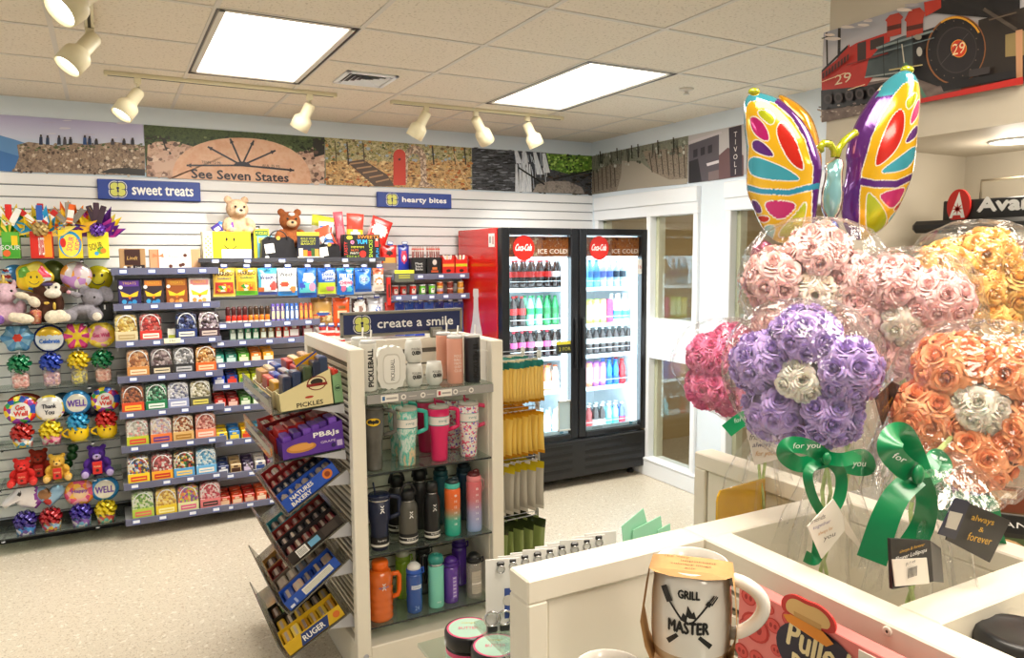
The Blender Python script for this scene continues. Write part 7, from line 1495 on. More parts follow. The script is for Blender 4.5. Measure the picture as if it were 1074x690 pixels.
def pbj(b, u0, u1, h0, h1):
 W_ = u1-u0; b.text('PB&Js', u0+W_*.72, h1*.62, -.0006, .026, M_wht, w=W_*.42, bold=.001); b.text('GRAPE', u0+W_*.74, h1*.36, -.0006, .010, C('e0d0f0'), w=W_*.25); b.disc(u0+W_*.3, h1*.32, W_*.24, -.0006, C('c8863a'), 22, .02); b.disc(u0+W_*.3, h1*.34, W_*.2, -.0009, C('e0a050'), 20, .014); b.disc(u0+W_*.44, h1*.5, .012, -.0012, C('5a2f9a'), 12); b.disc(u0+W_*.82, h1*.2, .01, -.0008, C('2a1a5a'), 10); b.rect(u0+W_*.88, u0+W_*.97, h1*.14, h1*.34, -.0008, C('c8b8e0'))
carton(1, .035, .29, .0, .115, .07, .125, 'purple sandwich snack carton at the near end of the second tray', '5a2f9c', ['6a3ab0', '4a2488', '7a4ac0'], pbj, .02, 6, upright=True)
carton(1, .03, .28, .125, .26, .07, .12, 'red snack carton behind the purple carton in the second tray', 'b8201c', ['c8302a', 'a81c24', 'd84038'], None, .02, 5, upright=True)
carton(1, .03, .28, .27, .40, .07, .11, 'blue and red bar carton in the middle of the second tray', '8a1f2a', ['2a3a8a', 'c8302a', '8a2a3a'], None, .02, 5)
carton(1, .03, .28, .41, .55, .07, .11, 'red and white bar carton at the far end of the second tray', 'b82a24', ['d8d0cc', 'c83028'], None, .015, 5)
carton(2, .012, .27, .004, .10, .06, .06, 'bright blue bakery bar carton at the near end of the third tray', '1f50b8', ['c8b8a8', '20469a', 'b8a898'], lambda b, u0, u1, h0, h1: (ftext(('NATURES', 'f0ece4', .36, .72, .42, .3), ('BAKERY', 'f0ece4', .30, .3, .36, .3))(b, u0, u1, h0, h1), b.disc(u0+.215, .033, .022, -.0008, C('d8782a'), 16), b.disc(u0+.215, .033, .012, -.0012, C('8a3a1a'), 12)), .03, 7)
carton(2, .012, .27, .11, .20, .06, .06, 'black and blue bar carton second from the near end of the third tray', '1a2238', ['2a3a5a', '4a5a78', '1f2a44'], None, .03, 7)
carton(2, .012, .27, .21, .32, .06, .06, 'dark red bar carton in the middle of the third tray', '8a1a1c', ['a82a2c', '6a1418', 'b84040'], None, .03, 7)
carton(2, .012, .27, .33, .46, .06, .06, 'red bar carton with white labels toward the far end of the third tray', 'a81f22', ['c83a38', 'd8d0cc'], None, .03, 7)
carton(3, .012, .275, .004, .11, .05, .05, 'black and red bar carton with a barcode at the near end of fourth tray', '241c1c', ['6a1c20', '4a1418', '7a2428'], lambda b, u0, u1, h0, h1: (b.rect(u0+.04, u0+.09, .006, .044, -.0006, M_wht), [b.rect(u0+.045+.005*k, u0+.047+.005*k, .01, .04, -.0009, C('2a2a2a')) for k in range(8)], b.rect(u0+.1, u0+.15, .012, .04, -.0006, C('6aa8d0')), b.rect(u0+.17, u0+.24, .008, .046, -.0006, C('3a3230'))), .03, 6)
carton(3, .012, .275, .12, .21, .05, .05, 'black bar carton second from the near end of the fourth tray', '1c1a1c', ['2c282c', '3a3438', '221e22'], None, .03, 6)
carton(3, .012, .275, .22, .32, .05, .05, 'brown-red bar carton in the middle of the fourth tray', '8a2a20', ['5a1c18', '7a2c24'], None, .03, 6)
carton(3, .012, .275, .33, .45, .05, .05, 'teal bar carton toward the far end of the fourth tray', '3a9aa8', ['4a3a34', '6a5a50'], None, .03, 6)
carton(4, .012, .28, .004, .12, .05, .05, 'royal blue wafer carton with a white panel at the near end of fifth tray', '1f4fb0', ['2a4a9a', 'c8a890', '20408a'], lambda b, u0, u1, h0, h1: (b.rect(u0+.085, u0+.235, .01, .042, -.0006, C('e4e4da')), [b.rect(u0+.09, u0+.23, .014+.006*k, .016+.006*k, -.0009, C('a8a89c')) for k in range(4)], b.rect(u0+.01, u0+.03, .008, .02, -.0006, C('d8e0f0')), b.rect(u0+.04, u0+.05, .012, .036, -.0006, C('a8b8e0'))), .03, 5)
carton(4, .012, .28, .13, .25, .05, .05, 'grey brown wafer carton behind the royal blue one in fifth tray', '7a6a5c', ['a89a8c', '8f8478', '6a7a90'], None, .03, 5)
carton(4, .012, .28, .26, .37, .05, .05, 'red brown bar carton in the middle of the fifth tray', '8a2a1f', ['4a2420', '6a3028'], None, .03, 5)
carton(4, .012, .28, .38, .50, .05, .05, 'tan bar carton toward the far end of the fifth tray', 'b88a4a', ['3a2a24', '5a4438'], None, .03, 5)
carton(5, .012, .28, .004, .13, .06, .06, 'yellow snack carton with a navy panel at the near end of lowest tray', 'd8b01f', ['d8a81c', 'e8c84a', 'c8901a'], lambda b, u0, u1, h0, h1: (b.prism([(u0+.06, .004), (u0+.19, .004), (u0+.21, .055), (u0+.08, .055)], -.0006, -.0002, C('1f3a7a')), b.text('RUGER', u0+.13, .03, -.001, .026, M_wht, w=.10, bold=.0008), b.disc(u0+.24, .03, .016, -.0006, C('d8702a'))), .03, 6)
carton(5, .012, .28, .14, .26, .05, .05, 'black and yellow pouch carton in the middle of the lowest tray', '2a241c', ['d8a820', '2a241c', 'e0b838'], None, .03, 6)
carton(5, .012, .28, .27, .40, .05, .05, 'dark carton of green and brown sticks at far end of lowest tray', '2c2a1c', ['5a3a24', '4a7a2a', '3a5a24'], None, .03, 6)
px_ = ex1
def side_hook(y, z, L, label):
 t = empty('peg_hook', label, 'peg hook', (px_, y, z), 0, 'long steel peg hooks on the right side')
 b = MB(); b.tube([(.0, 0, 0), (L, 0, .004), (L+.008, 0, .014)], .003, M_shelf, 6); b.build('rod', t)
 b = MB(); b.tube([(0, 0, .022), (L+.004, 0, .022)], .002, M_shelf, 6); b.box(L+.004, L+.007, -.02, .02, .0, .04, mat('clear_price_flag', 'd4d4cc', .3), .001); b.build('price_flag', t)
rowsP = [(3.10, 1.335, .25, 14, .20, .10, ('e0a41f', 'c88f18', '2f7a70', 'e8d8b0'), 'yellow pouch with teal top', 'top'), (3.10, 1.085, .24, 8, .205, .12, ('dba020', 'd09018', 'e8b848', 'c88818'), 'golden yellow pouch', 'second'), (3.10, .835, .24, 6, .235, .11, ('d8d2c4', 'a86a3a', 'c8b41f', 'e8e4d8'), 'white nut pouch with yellow top', 'third'), (3.10, .555, .235, 5, .20, .12, ('6a7a3a', '56682c', '2f3a1c', '8a9a58'), 'green tea pouch', 'lowest')]
for y, z, L, n, h, w, cols, nm, rn in rowsP:
 for yy in (y, y+.16): side_hook(yy, z, L, '%s steel peg hook of the %s peg row' % ('near' if yy == y else 'far', rn))
 proto = None
 for yi, yy in enumerate((y, y+.16)):
  for i in range(n):
   if yi and i < n-5: continue
   lab = '%s, %s %s the %s peg row' % (nm, ords(i, n) if not yi else ORD[i-(n-5)]+' from left', 'on' if not yi else 'behind on', rn)
   x = px_+.018+(L-.03)*i/(n-1)
   if proto is None:
    b = MB(); c0, c1, c2, c3 = cols
    f = {'top': ptn(c0, (0, 1, .86, 1, c2), (.2, .8, .3, .6, c3, 'e'), (0, 1, 0, .1, c1), (0, .12, .1, .86, 'f2d070'), (.88, 1, .1, .86, 'f0cc68')), 'second': ptn(c0, (.25, .75, .35, .65, c2, 'e'), (0, 1, 0, .12, c1), (0, .1, .1, .95, 'f0cc60'), (.9, 1, .1, .95, 'f0cc60')), 'third': ptn(c0, (0, 1, .84, 1, c2), (.2, .95, .12, .34, c1, 'e'), (.2, .8, .5, .7, c3), (0, .08, .1, .84, 'b8b2a4')), 'lowest': ptn(c0, (.25, .75, .3, .6, c3, 'e'), (0, 1, .82, 1, c2), (.3, .7, .08, .2, c3), (0, .1, .1, .82, c3))}[rn]
    proto = empty('snack_pouch', lab, 'snack pouch', (x, yy, z-h-.002), PI/2+.35, 'pouches on the side pegs')
    grid_pillow(b, w, h, .024, f, 10, 14, .08); b.build('pouch', proto)
    b = MB(); b.box(-.016, .016, -.0012, .0012, h*.97, h*1.03, C(c3)); b.build('hang_tab', proto); o = proto
   else: o = dup(proto, (x, yy, z-h-.002), 0, lab, 'pouches on the side pegs')
   o.rotation_euler = (rnd.uniform(-.04, .04), rnd.uniform(-.06, .06), PI/2+(.30 if n > 10 else .35)+rnd.uniform(-.12, .12))
def proj(P):
 d = Vector(P)-CAM; z = d.dot(_f); return 537+F*d.dot(_r)/z, 345-F*d.dot(_u)/z
HR = 1.40
co = empty('display_counter', 'cream metal counter with open bins in the right foreground', 'display counter', (.95, .7, 0))
def cb(name, boxes, m=M_cream, bev=.0025):
 b = MB()
 for (x0, x1, y0, y1, z0, z1) in boxes: b.box(x0-.95, x1-.95, y0-.7, y1-.7, z0, z1, m, bev)
 return b.build(name, co)
AY0, AY1, BX0, BX1, CX0, CX1, DY0, DY1, YN = .83, .883, .782, .835, 1.118, 1.170, .496, .55, -.35
cb('cross_wall', [(.471, BX0, AY0, AY1, HR-.034, HR), (.471, .503, AY0, AY1, 0, HR-.034), (.505, BX0, AY0+.005, AY1-.005, 0, HR-.0365), (BX0, CX0, AY0, AY1, 0, HR)])
cb('side_wall', [(BX0, BX1, YN, AY0, HR-.034, HR), (BX0, BX1, AY0-.04, AY0, 0, HR-.034), (BX0+.02, BX1, YN, AY0-.04, 0, HR-.034)])
b = MB(); z = HR-.055
b.box(BX0+.014-.95, BX0+.02-.95, YN-.7, AY0-.04-.7, .2, HR-.034, M_slot)
b.box(BX0-.95, BX0+.014-.95, YN-.7, AY0-.04-.7, HR-.060, HR-.0345, M_cream, .002); z = HR-.066
while z > .25: b.box(BX0-.95, BX0+.014-.95, YN-.7, AY0-.04-.7, z-.019, z, M_cream, .002); z -= .030
b.build('slat_wall', co)
cb('side_wall', [(CX0, CX1, YN, 1.225, HR-.034, HR), (CX0, CX1, 1.19, 1.225, 0, HR-.034), (CX0+.005, CX1-.005, AY1, 1.188, 0, HR-.0365), (CX0, CX1, YN, AY1, 0, HR-.034)])
cb('cross_wall', [(BX1, CX0, DY0, DY1, 0, HR)])
cb('bin_floor', [(BX1, CX0, DY1, AY0, 1.10, 1.12)]); cb('bin_floor', [(BX1, CX0, YN, DY0, 1.20, 1.22)])
cb('ledge', [(CX1, 1.85, .35, 1.30, 1.17, 1.19)], mat('grey_ledge', '8e8a82', .5)); cb('leg_panel', [(1.81, 1.85, .35, 1.30, 0, 1.17)], M_cream)
def bolt(p, ax, r=.006):
 b = MB(); b.M = Matrix.Translation((p.x-.95, p.y-.7, p.z)) @ Vector((0, 0, 1)).rotation_difference(Vector(ax)).to_matrix().to_4x4()
 b.lathe([(r, 0), (r, .0012), (r*.75, .002), (r*.4, .0018), (.0003, .0012)], M_cream, 16, cap=False); b.lathe([(r*.3, .0019), (.0002, .0021)], C('4a4640'), 8, cap=False); b.build('bolt', co)
bolt(at_x(931, 662, BX0), (-1, 0, 0)); bolt(at_y(825, 548, AY0), (0, -1, 0), .004)
glass_shelf(.455, BX0-.002, .36, AY0-.002, 1.245, 'clear glass shelf of mugs in front of the cream counter panel', None, .008, False)
glass_shelf(.50, 1.10, AY1+.001, 1.32, 1.075, 'clear glass shelf of black jars behind the cream counter panel', None, .008, False)
def grill_print(b, R_):
 r = R_*1.004; K = C('1b1a1a')
 def W(pts, m=K, z0=.055): # polygons wrapped on the mug
  b.add([(r*math.sin(x/r), -r*math.cos(x/r), z0+z) for x, z in pts], [tuple(range(len(pts)))], m)
 def seg(x0, z0, x1, z1, w0, w1=None):
  d = math.hypot(x1-x0, z1-z0); nx, nz = -(z1-z0)/d, (x1-x0)/d; w1 = w0 if w1 is None else w1; n = 4
  for i in range(n):
   a, c = i/n, (i+1)/n; wa, wc = w0+(w1-w0)*a, w0+(w1-w0)*c
   P = lambda t, w, s: (x0+(x1-x0)*t+s*nx*w/2, z0+(z1-z0)*t+s*nz*w/2)
   W([P(a, wa, 1), P(c, wc, 1), P(c, wc, -1), P(a, wa, -1)])
 rwrap(b, 'GRILL', r, .093, .0095, .024, K, bold=.0006); rwrap(b, 'MASTER', r+.0006, .055, .0135, .046, K, bold=.0008)
 wr = MB(); 
 seg(-.025, .030, -.007, .008, .0025); seg(-.031, .042, -.022, .026, .0095, .0085); seg(.024, .030, .006, .008, .0022)
 seg(.024, .030, .021, .026, .006); seg(.022, .029, .029, .037, .0018); seg(.026, .026, .034, .035, .0018); seg(.024, .028, .032, .0365, .0012)
 seg(-.012, -.010, -.024, -.021, .0045, .006); seg(.012, -.010, .026, -.022, .0045, .006)
 for pts in ([(-.009, .008), (-.006, .017), (-.003, .014), (-.001, .026), (.004, .017), (.006, .020), (.009, .011), (.006, .006), (-.004, .006)],): W(pts)
 W([(-.002, .007), (-.001, .013), (.003, .009), (.002, .0065)], C('f0ece6'))
def mug(label, p, rotz, prt=True):
 t = empty('mug', label, 'mug', p, rotz); R_, h = .046, .115; M_cer = mat('glossy_white_ceramic', 'f1ece4', .18, coat=.5)
 b = MB(); b.lathe([(R_*.80, .0), (R_*.90, .004), (R_*.97, .018)], mat('tan_stoneware', 'c3a987', .6), 36); b.build('base_band', t)
 b = MB(); b.lathe([(R_*.971, .018), (R_, .035), (R_*1.0, .07), (R_*.95, .095), (R_*.90, h), (R_*.86, h), (R_*.90, .09), (R_*.93, .03), (.001, .02)], M_cer, 40, cap=False); b.build('body', t)
 b = MB(); b.tube([(R_*(.9+.85*max(0, math.sin(PI*k/20))**.55), 0, h*(.86-.58*k/20)+.004*math.sin(PI*k/20)) for k in range(21)], .0078, M_cer, 12); b.build('handle', t)
 if prt: b = MB(); grill_print(b, R_); b.build('print', t)
 kr = mat('kraft_card', 'c99a62', .7, noise=.08, nscale=80); b = MB(); hw_ = R_+.003
 lp = [(-hw_*.82, .0005), (-hw_*1.0, .02), (-hw_*1.12, .05), (-hw_*1.0, .095), (-hw_*.93, h+.0005), (-hw_*.5, h+.002), (hw_*.5, h+.002), (hw_*.93, h+.0005), (hw_*1.0, .095), (hw_*1.06, .05), (hw_*1.0, .02), (hw_*.82, .0005)]
 y0, y1 = -.036, .006; v = [(x, y0, z) for x, z in lp]+[(x, y1, z) for x, z in lp]; n = len(lp); b.add(v, [(i, i+1, n+i+1, n+i) for i in range(n-1)], kr, True)
 b.add([(x, y0, z) for x, z in lp[4:8]]+[(hw_*.8, y0-.005, h-.001), (hw_*.4, y0-.008, h-.003), (-hw_*.4, y0-.008, h-.003), (-hw_*.8, y0-.005, h-.001)], [(0, 1, 6, 7), (1, 2, 5, 6), (2, 3, 4, 5)], kr)
 b.build('kraft_sleeve', t)
 b = MB()
 for i, (s, w, hh) in enumerate((('The Very', .03, .005), ('important', .04, .006), ('culinary mugs', .045, .006), ('gift', .012, .004))):
  vs, fs, (a0, a1, c0, c1) = text_geo(s); kx, kz = w/(a1-a0), hh/(c1-c0); b.add([((q.x-(a0+a1)/2)*kx+(-.018 if i == 0 else .008*(i == 1)), .0-.010*i+(q.y-(c0+c1)/2)*kz, h+.0028) for q in vs], fs, C('5a3a20'))
 b.build('sleeve_lettering', t); return t
pm = at_y(724, 686, .64); ang = -math.atan2(pm.x, pm.y)-.06
mug('white mug reading GRILL MASTER in a kraft paper sleeve, on top of another mug', (pm.x, pm.y, pm.z), ang)
mug('white mug under the GRILL MASTER mug, almost hidden below it', (pm.x+.004, pm.y, pm.z-.1205), ang, True)
zsh = pm.z-.1205
p2_ = at_z(640, 700, zsh+.115)
mug('white mug in kraft sleeve cut off by the bottom edge, left of GRILL MASTER', (p2_.x, p2_.y, zsh), -math.atan2(p2_.x, p2_.y)+.1, True)
for o in bpy.data.objects:
 if o.name.startswith('glass_shelf') and 'mugs in front' in str(o.get('label', '')): o.location.z = zsh-.0005
def smooth(poly, k=3):
 for _ in range(k):
  o = []
  for i in range(len(poly)):
   a, c = poly[i], poly[(i+1) % len(poly)]; o += [(a[0]*.75+c[0]*.25, a[1]*.75+c[1]*.25), (a[0]*.25+c[0]*.75, a[1]*.25+c[1]*.75)]
  poly = o
 return poly
XPK = .722; ya, yb = at_x(775, 617, XPK), at_x(905, 672, XPK); zt_ = (ya.z+yb.z)/2; yl = ya.y; L = .34
t = empty('recipe_box', 'pink box with red pig print and chef hat reading Pulled Pork', 'gift box', (XPK, yl, zt_-.16), -PI/2)
cmix('pig_print', ['e8837e', 'e8837e', 'd8504c', 'e8837e', 'e06a66'], 28, .45)
b = MB(); b.box(0, L, 0, .022, 0, .16, C('e8807c', .45), .001); rr = random.Random(5)
for (x, z, r) in ((.018, .148, .013), (.052, .147, .009), (.012, .108, .009), (.03, .112, .024), (.035, .072, .013), (.008, .07, .012), (.06, .128, .012), (.066, .098, .009), (.02, .04, .016), (.085, .147, .012), (.24, .14, .014), (.2, .146, .01), (.27, .1, .018), (.225, .09, .012), (.3, .145, .012), (.255, .05, .015)):
 b.disc(x, z, r, -.0006, C('c8342f'), 18, r*.8); b.disc(x, z, r*.86, -.0009, C('de5550'), 18, r*.68); b.disc(x-r*.3, z, r*.2, -.0012, C('a82a28'), 10, r*.28); b.disc(x+r*.3, z, r*.2, -.0012, C('a82a28'), 10, r*.28)
b.build('carton', t)
b = MB(); b.disc(.128, .115, .062, -.0015, C('2a2136'), 28, .04); b.text('Pulled', .128, .130, -.0021, .032, C('f0dfae'), w=.085, rot=-.06, bold=.0012, shear=.1); b.text('PORK', .132, .094, -.0021, .026, C('f0dfae'), w=.08, rot=-.06, bold=.001); b.build('lettering', t)
hat = [(.098, .135), (.09, .15), (.096, .172), (.112, .182), (.13, .180), (.146, .184), (.164, .176), (.172, .158), (.166, .138)]
b = MB(); hat = [(x-.018, z) for x, z in hat]; hat = smooth([(x, .188-(.188-z)*.66) for x, z in hat], 2); b.prism(hat, -.003, .0, C('c8342f')); hi = [(.103, .14), (.098, .152), (.103, .168), (.114, .175), (.13, .173), (.146, .177), (.16, .170), (.165, .157), (.158, .143)]; hi = [(x-.018, z) for x, z in hi]; hi = smooth([(x, .188-(.188-z)*.66) for x, z in hi], 2); b.fpoly(hi, -.0034, C('e0b878')); b.fpoly([(.094, .156), (.134, .156), (.134, .163), (.094, .163)], -.0038, C('c89a5a')); b.fpoly([(.084, .146), (.142, .140), (.152, .148), (.137, .156), (.09, .157), (.078, .152)], -.0042, C('e8902a')); b.build('chef_hat_topper', t)
b = MB(); b.box(.182, .255, -.002, -.0005, .06, .156, C('f0e4dc'), .0008); b.text('$7.99', .225, .146, -.0024, .008, C('4a4a4a'), w=.024); [b.rect(.19, .245, .132-.008*k, .134-.008*k, -.0024, C('8a8480')) for k in range(4)]; b.build('price_sticker', t)
b = MB(); b.box(.0, .06, -.25, .0, -.014, 0, M_cream)
M_jb = mat('black_jar', '171618', .3); M_mint = C('a9cdbb', .4); M_jpink = C('e0487a', .4)
for i, (px, pyy, Y, l) in enumerate(((491.5, 687, 1.20, 'black jar with mint and pink lid label, back left of the three jars'), (520, 700, 1.12, 'black jar with mint and pink lid label, middle of the three jars'), (535, 722, 1.03, 'black jar with mint and pink lid label, nearest, cut off by bottom edge'))):
 p = at_y(px, pyy, Y); p.z = 1.0755; t = empty('body_butter_jar', l, 'jar', p, -.45, 'black jars on the glass shelf'); r = .043
 lat(t, 'jar', [(r*.94, 0), (r*.97, .003), (r*.97, .047)], M_jb, 32)
 b = MB(); b.lathe([(r*.985, .005), (r*.985, .032)], M_mint, 32, cap=False); b.lathe([(r*.985, .032), (r*.985, .040)], M_jpink, 32, cap=False); wrap_rect(b, r*.99, -.012, .016, .012, .022, C('e8e8e0')); b.build('label_band', t)
 lat(t, 'lid', [(r, .046), (r*1.03, .048), (r*1.03, .068), (r*.99, .072), (.001, .072)], M_jb, 32)
 b = MB(); T_ = lambda r0, m, dz: b.add([(r0*math.cos(2*PI*k/32), r0*math.sin(2*PI*k/32), .0722+dz) for k in range(32)], [tuple(range(32))], m)
 T_(r*.92, M_jpink, 0); T_(r*.84, M_mint, .0003)
 for s, w, dy, m, hh in (('mango', .026, .016, C('d8b02a'), .006), ('BUTTER', .036, -.002, M_jpink, .009)):
  vs, fs, (a0, a1, c0, c1) = text_geo(s); b.add([((q.x-(a0+a1)/2)*w/(a1-a0), dy+(q.y-(c0+c1)/2)*hh/(c1-c0), .0729) for q in vs], fs, m)
 b.build('lid_label', t)
for i in range(9):
 px0 = 509+13*i; Y = 1.02-.006*i; p = at_y(px0, 587-3.4*i, Y); n = ORD[i]; hc = p.z-1.2355
 t = empty('keychain_card', 'white keychain card behind the counter panel, %s from left' % n, 'keychain card', (p.x, Y, 1.2355), -.35+.05*(i % 3), 'white keychain cards')
 b = MB(); b.box(0, .055, -.0008, .0008, 0, hc, C('efeeec'), .0004); b.rect(.03, .05, .02, .07, -.0012, C('3a55a0')); b.rect(.034, .05, .01, .014, -.0012, C('6a7ac0')); b.disc(.036, .05, .009, -.0015, C('d8d4ce'), 12); b.build('card', t)
 b = MB(); b.box(.018, .03, -.004, .004, hc-.012, hc-.004, C('2a2a2c', .3), .002); b.tube([(.024+.006*math.cos(2*PI*k/10), -.004, hc-.016+.006*math.sin(2*PI*k/10)) for k in range(10)], .0012, M_steel, 6, closed=True); b.build('clip', t)
 b = MB(); b.tube([(.01+.012*math.cos(2*PI*k/14), -.004, .022+.012*math.sin(2*PI*k/14)) for k in range(14)], .0022, M_steel, 6, closed=True); b.box(.002, .018, -.006, -.002, .0, .012, C('2a2a2c'), .002); b.build('key_ring', t)
q = MB(); pl = at_y(509, 587, 1.02); q.box(.50, .90, AY1+.001, 1.06, 1.227, 1.235, M_glassedge); tag(q.build('card_rail'), 'grey rail behind the counter panel carrying the white keychain cards', 'rail')
for i, (a, bq, c, d, Y) in enumerate((((652, 552), (657, 568), (690, 562), (675, 533), .95), ((664, 556), (662, 568), (700, 562), (693, 541), .945), ((690, 556), (684, 565), (705, 560), (703, 549), .94))):
 P = [at_y(*q_, Y) for q_ in (a, bq, c, d)]; P[1].z -= .05; P[2].z -= .05; o_ = P[0].copy(); b = MB()
 b.add([p-o_ for p in P]+[p-o_+Vector((0, .0012, 0)) for p in P], [(0, 1, 2, 3), (7, 6, 5, 4), (0, 3, 7, 4), (1, 0, 4, 5), (2, 1, 5, 6), (3, 2, 6, 7)], C('a6e6c6', .5))
 o = b.build('mint_card', loc=o_); tag(o, 'mint green card sticking up behind the counter rim, %s of three' % ('leftmost' if i == 0 else 'middle' if i == 1 else 'rightmost'), 'card', 'mint green cards')
b = MB(); pt = at_y(676, 566, .945); b.box(-.05, .06, .004, .03, -.16, -.02, C('7a7670'), .002); tag(b.build('card_holder', loc=(pt.x, .955, pt.z-.03)), 'grey holder for the mint green cards behind the counter rim', 'holder')
pa, pb = at_y(752, 514, .93), at_y(818, 496, 1.06); b = MB(); d = Vector((pb.x-pa.x, pb.y-pa.y, 0)); L = d.length
pts = [(0, -.22), (L, -.22), (L, pb.z-pa.z-.004), (L-.008, pb.z-pa.z), (.014, -.004), (.003, -.012), (0, -.02)]
b.prism(pts, -.0015, .0015, mat('amber_acrylic', 'deac18', .2, coat=.6)); o = b.build('sign_plate', loc=pa, rotz=math.atan2(d.y, d.x)); tag(o, 'amber yellow plate with rounded corner standing behind the counter rim', 'sign plate')
def rose_mesh(m):
 b = MB(); v = []; f = []
 n = 26
 for i in range(n):
  a = i/(n-1)*4.4*PI; r = .0025+.0055*i/(n-1)
  v += [(r*math.cos(a), r*math.sin(a), .0), (r*1.05*math.cos(a), r*1.05*math.sin(a), .0235-.002*i/(n-1))]
 f = [(2*i, 2*i+2, 2*i+3, 2*i+1) for i in range(n-1)]; b.add(v, f, m, True)
 rp = random.Random(3); ph = 0
 for L, (n_, rt, ht, cu, wd) in enumerate(((3, .0115, .0235, .002, 1.25), (4, .0165, .0215, .0045, 1.15), (5, .0215, .0180, .006, 1.1), (6, .027, .0125, .007, 1.15))):
  for k in range(n_):
   ph0 = 2*PI*k/n_+L*.7+rp.uniform(-.1, .1); D = wd*PI/n_; vv = []; K = 6
   for j in range(K):
    s = j/(K-1)
    for i in range(K):
     u = 2*i/(K-1)-1; w_ = .62+.42*math.sin(PI*(.1+.8*s))**.7; s_ = s
     a = ph0+u*D*w_; e = s**1.4; tip = max(0, s-.62)/.38
     r = .003+(rt-.003)*math.sin(s*PI/2)**.8+cu*tip*tip*(1-.3*u*u); z = -.004+(ht+.004)*s-.0065*abs(u)**2.4*s*s-cu*.9*tip*tip
     r += .0012*(u*(1 if L % 2 else -1))
     vv.append((r*math.cos(a), r*math.sin(a), z))
   b.add(vv, [(j*K+i, j*K+i+1, (j+1)*K+i+1, (j+1)*K+i) for j in range(K-1) for i in range(K-1)], m, True)
 return b
ROSE = {}
def foam(c): return mat('foam_'+c, c, .7, sss=.35)
M_cello = clear('cellophane', 'ffffff', .06, .06, dens=.02, bump=1.0, bscale=22, top=.5)
M_satin = mat('green_satin', '088650', .32, coat=.2, noise=.12, nscale=18)
def ribbon(b, pts, w, m=M_satin, Y=None, n=24):
 """satin strip through pixel points (x, y, depth); smooth curve, real width w (may vary)"""
 P = [at_y(x, y, d) for x, y, d in pts]; out = []
 for i in range(len(P)-1):
  p0, p1, p2, p3 = P[max(0, i-1)], P[i], P[i+1], P[min(len(P)-1, i+2)]
  for k in range(8):
   t = k/8; out.append(.5*((2*p1)+(p2-p0)*t+(2*p0-5*p1+4*p2-p3)*t*t+(3*p1-p0-3*p2+p3)*t**3))
 out.append(P[-1]); N = len(out); v = []
 for i, p in enumerate(out):
  d = (out[min(N-1, i+1)]-out[max(0, i-1)]).normalized(); view = (p-CAM).normalized(); s = d.cross(view).normalized()
  f = i/(N-1); ww = w if not isinstance(w, (list, tuple)) else w[0]+(w[1]-w[0])*f
  v += [p+s*ww/2, p+view*.002*math.sin(f*9), p-s*ww/2]
 fs = []
 for i in range(N-1): fs += [(3*i, 3*i+3, 3*i+4, 3*i+1), (3*i+1, 3*i+4, 3*i+5, 3*i+2)]
 b.add(v, fs, m, True); return b
def script(b, txt, px, pyy, Y, h, w, m, rot=0, flat=False):
 p = at_y(px, pyy, Y); k = 0 if flat else -math.atan2(p.x, p.y); w = w*(1.45 if flat else 1); b.M = Matrix.Translation(p) @ Matrix.Rotation(k, 4, 'Z'); b.text(txt, 0, 0, 0, h, m, w=w, rot=rot, shear=.25); b.M = Matrix.Identity(4)
BQ = []
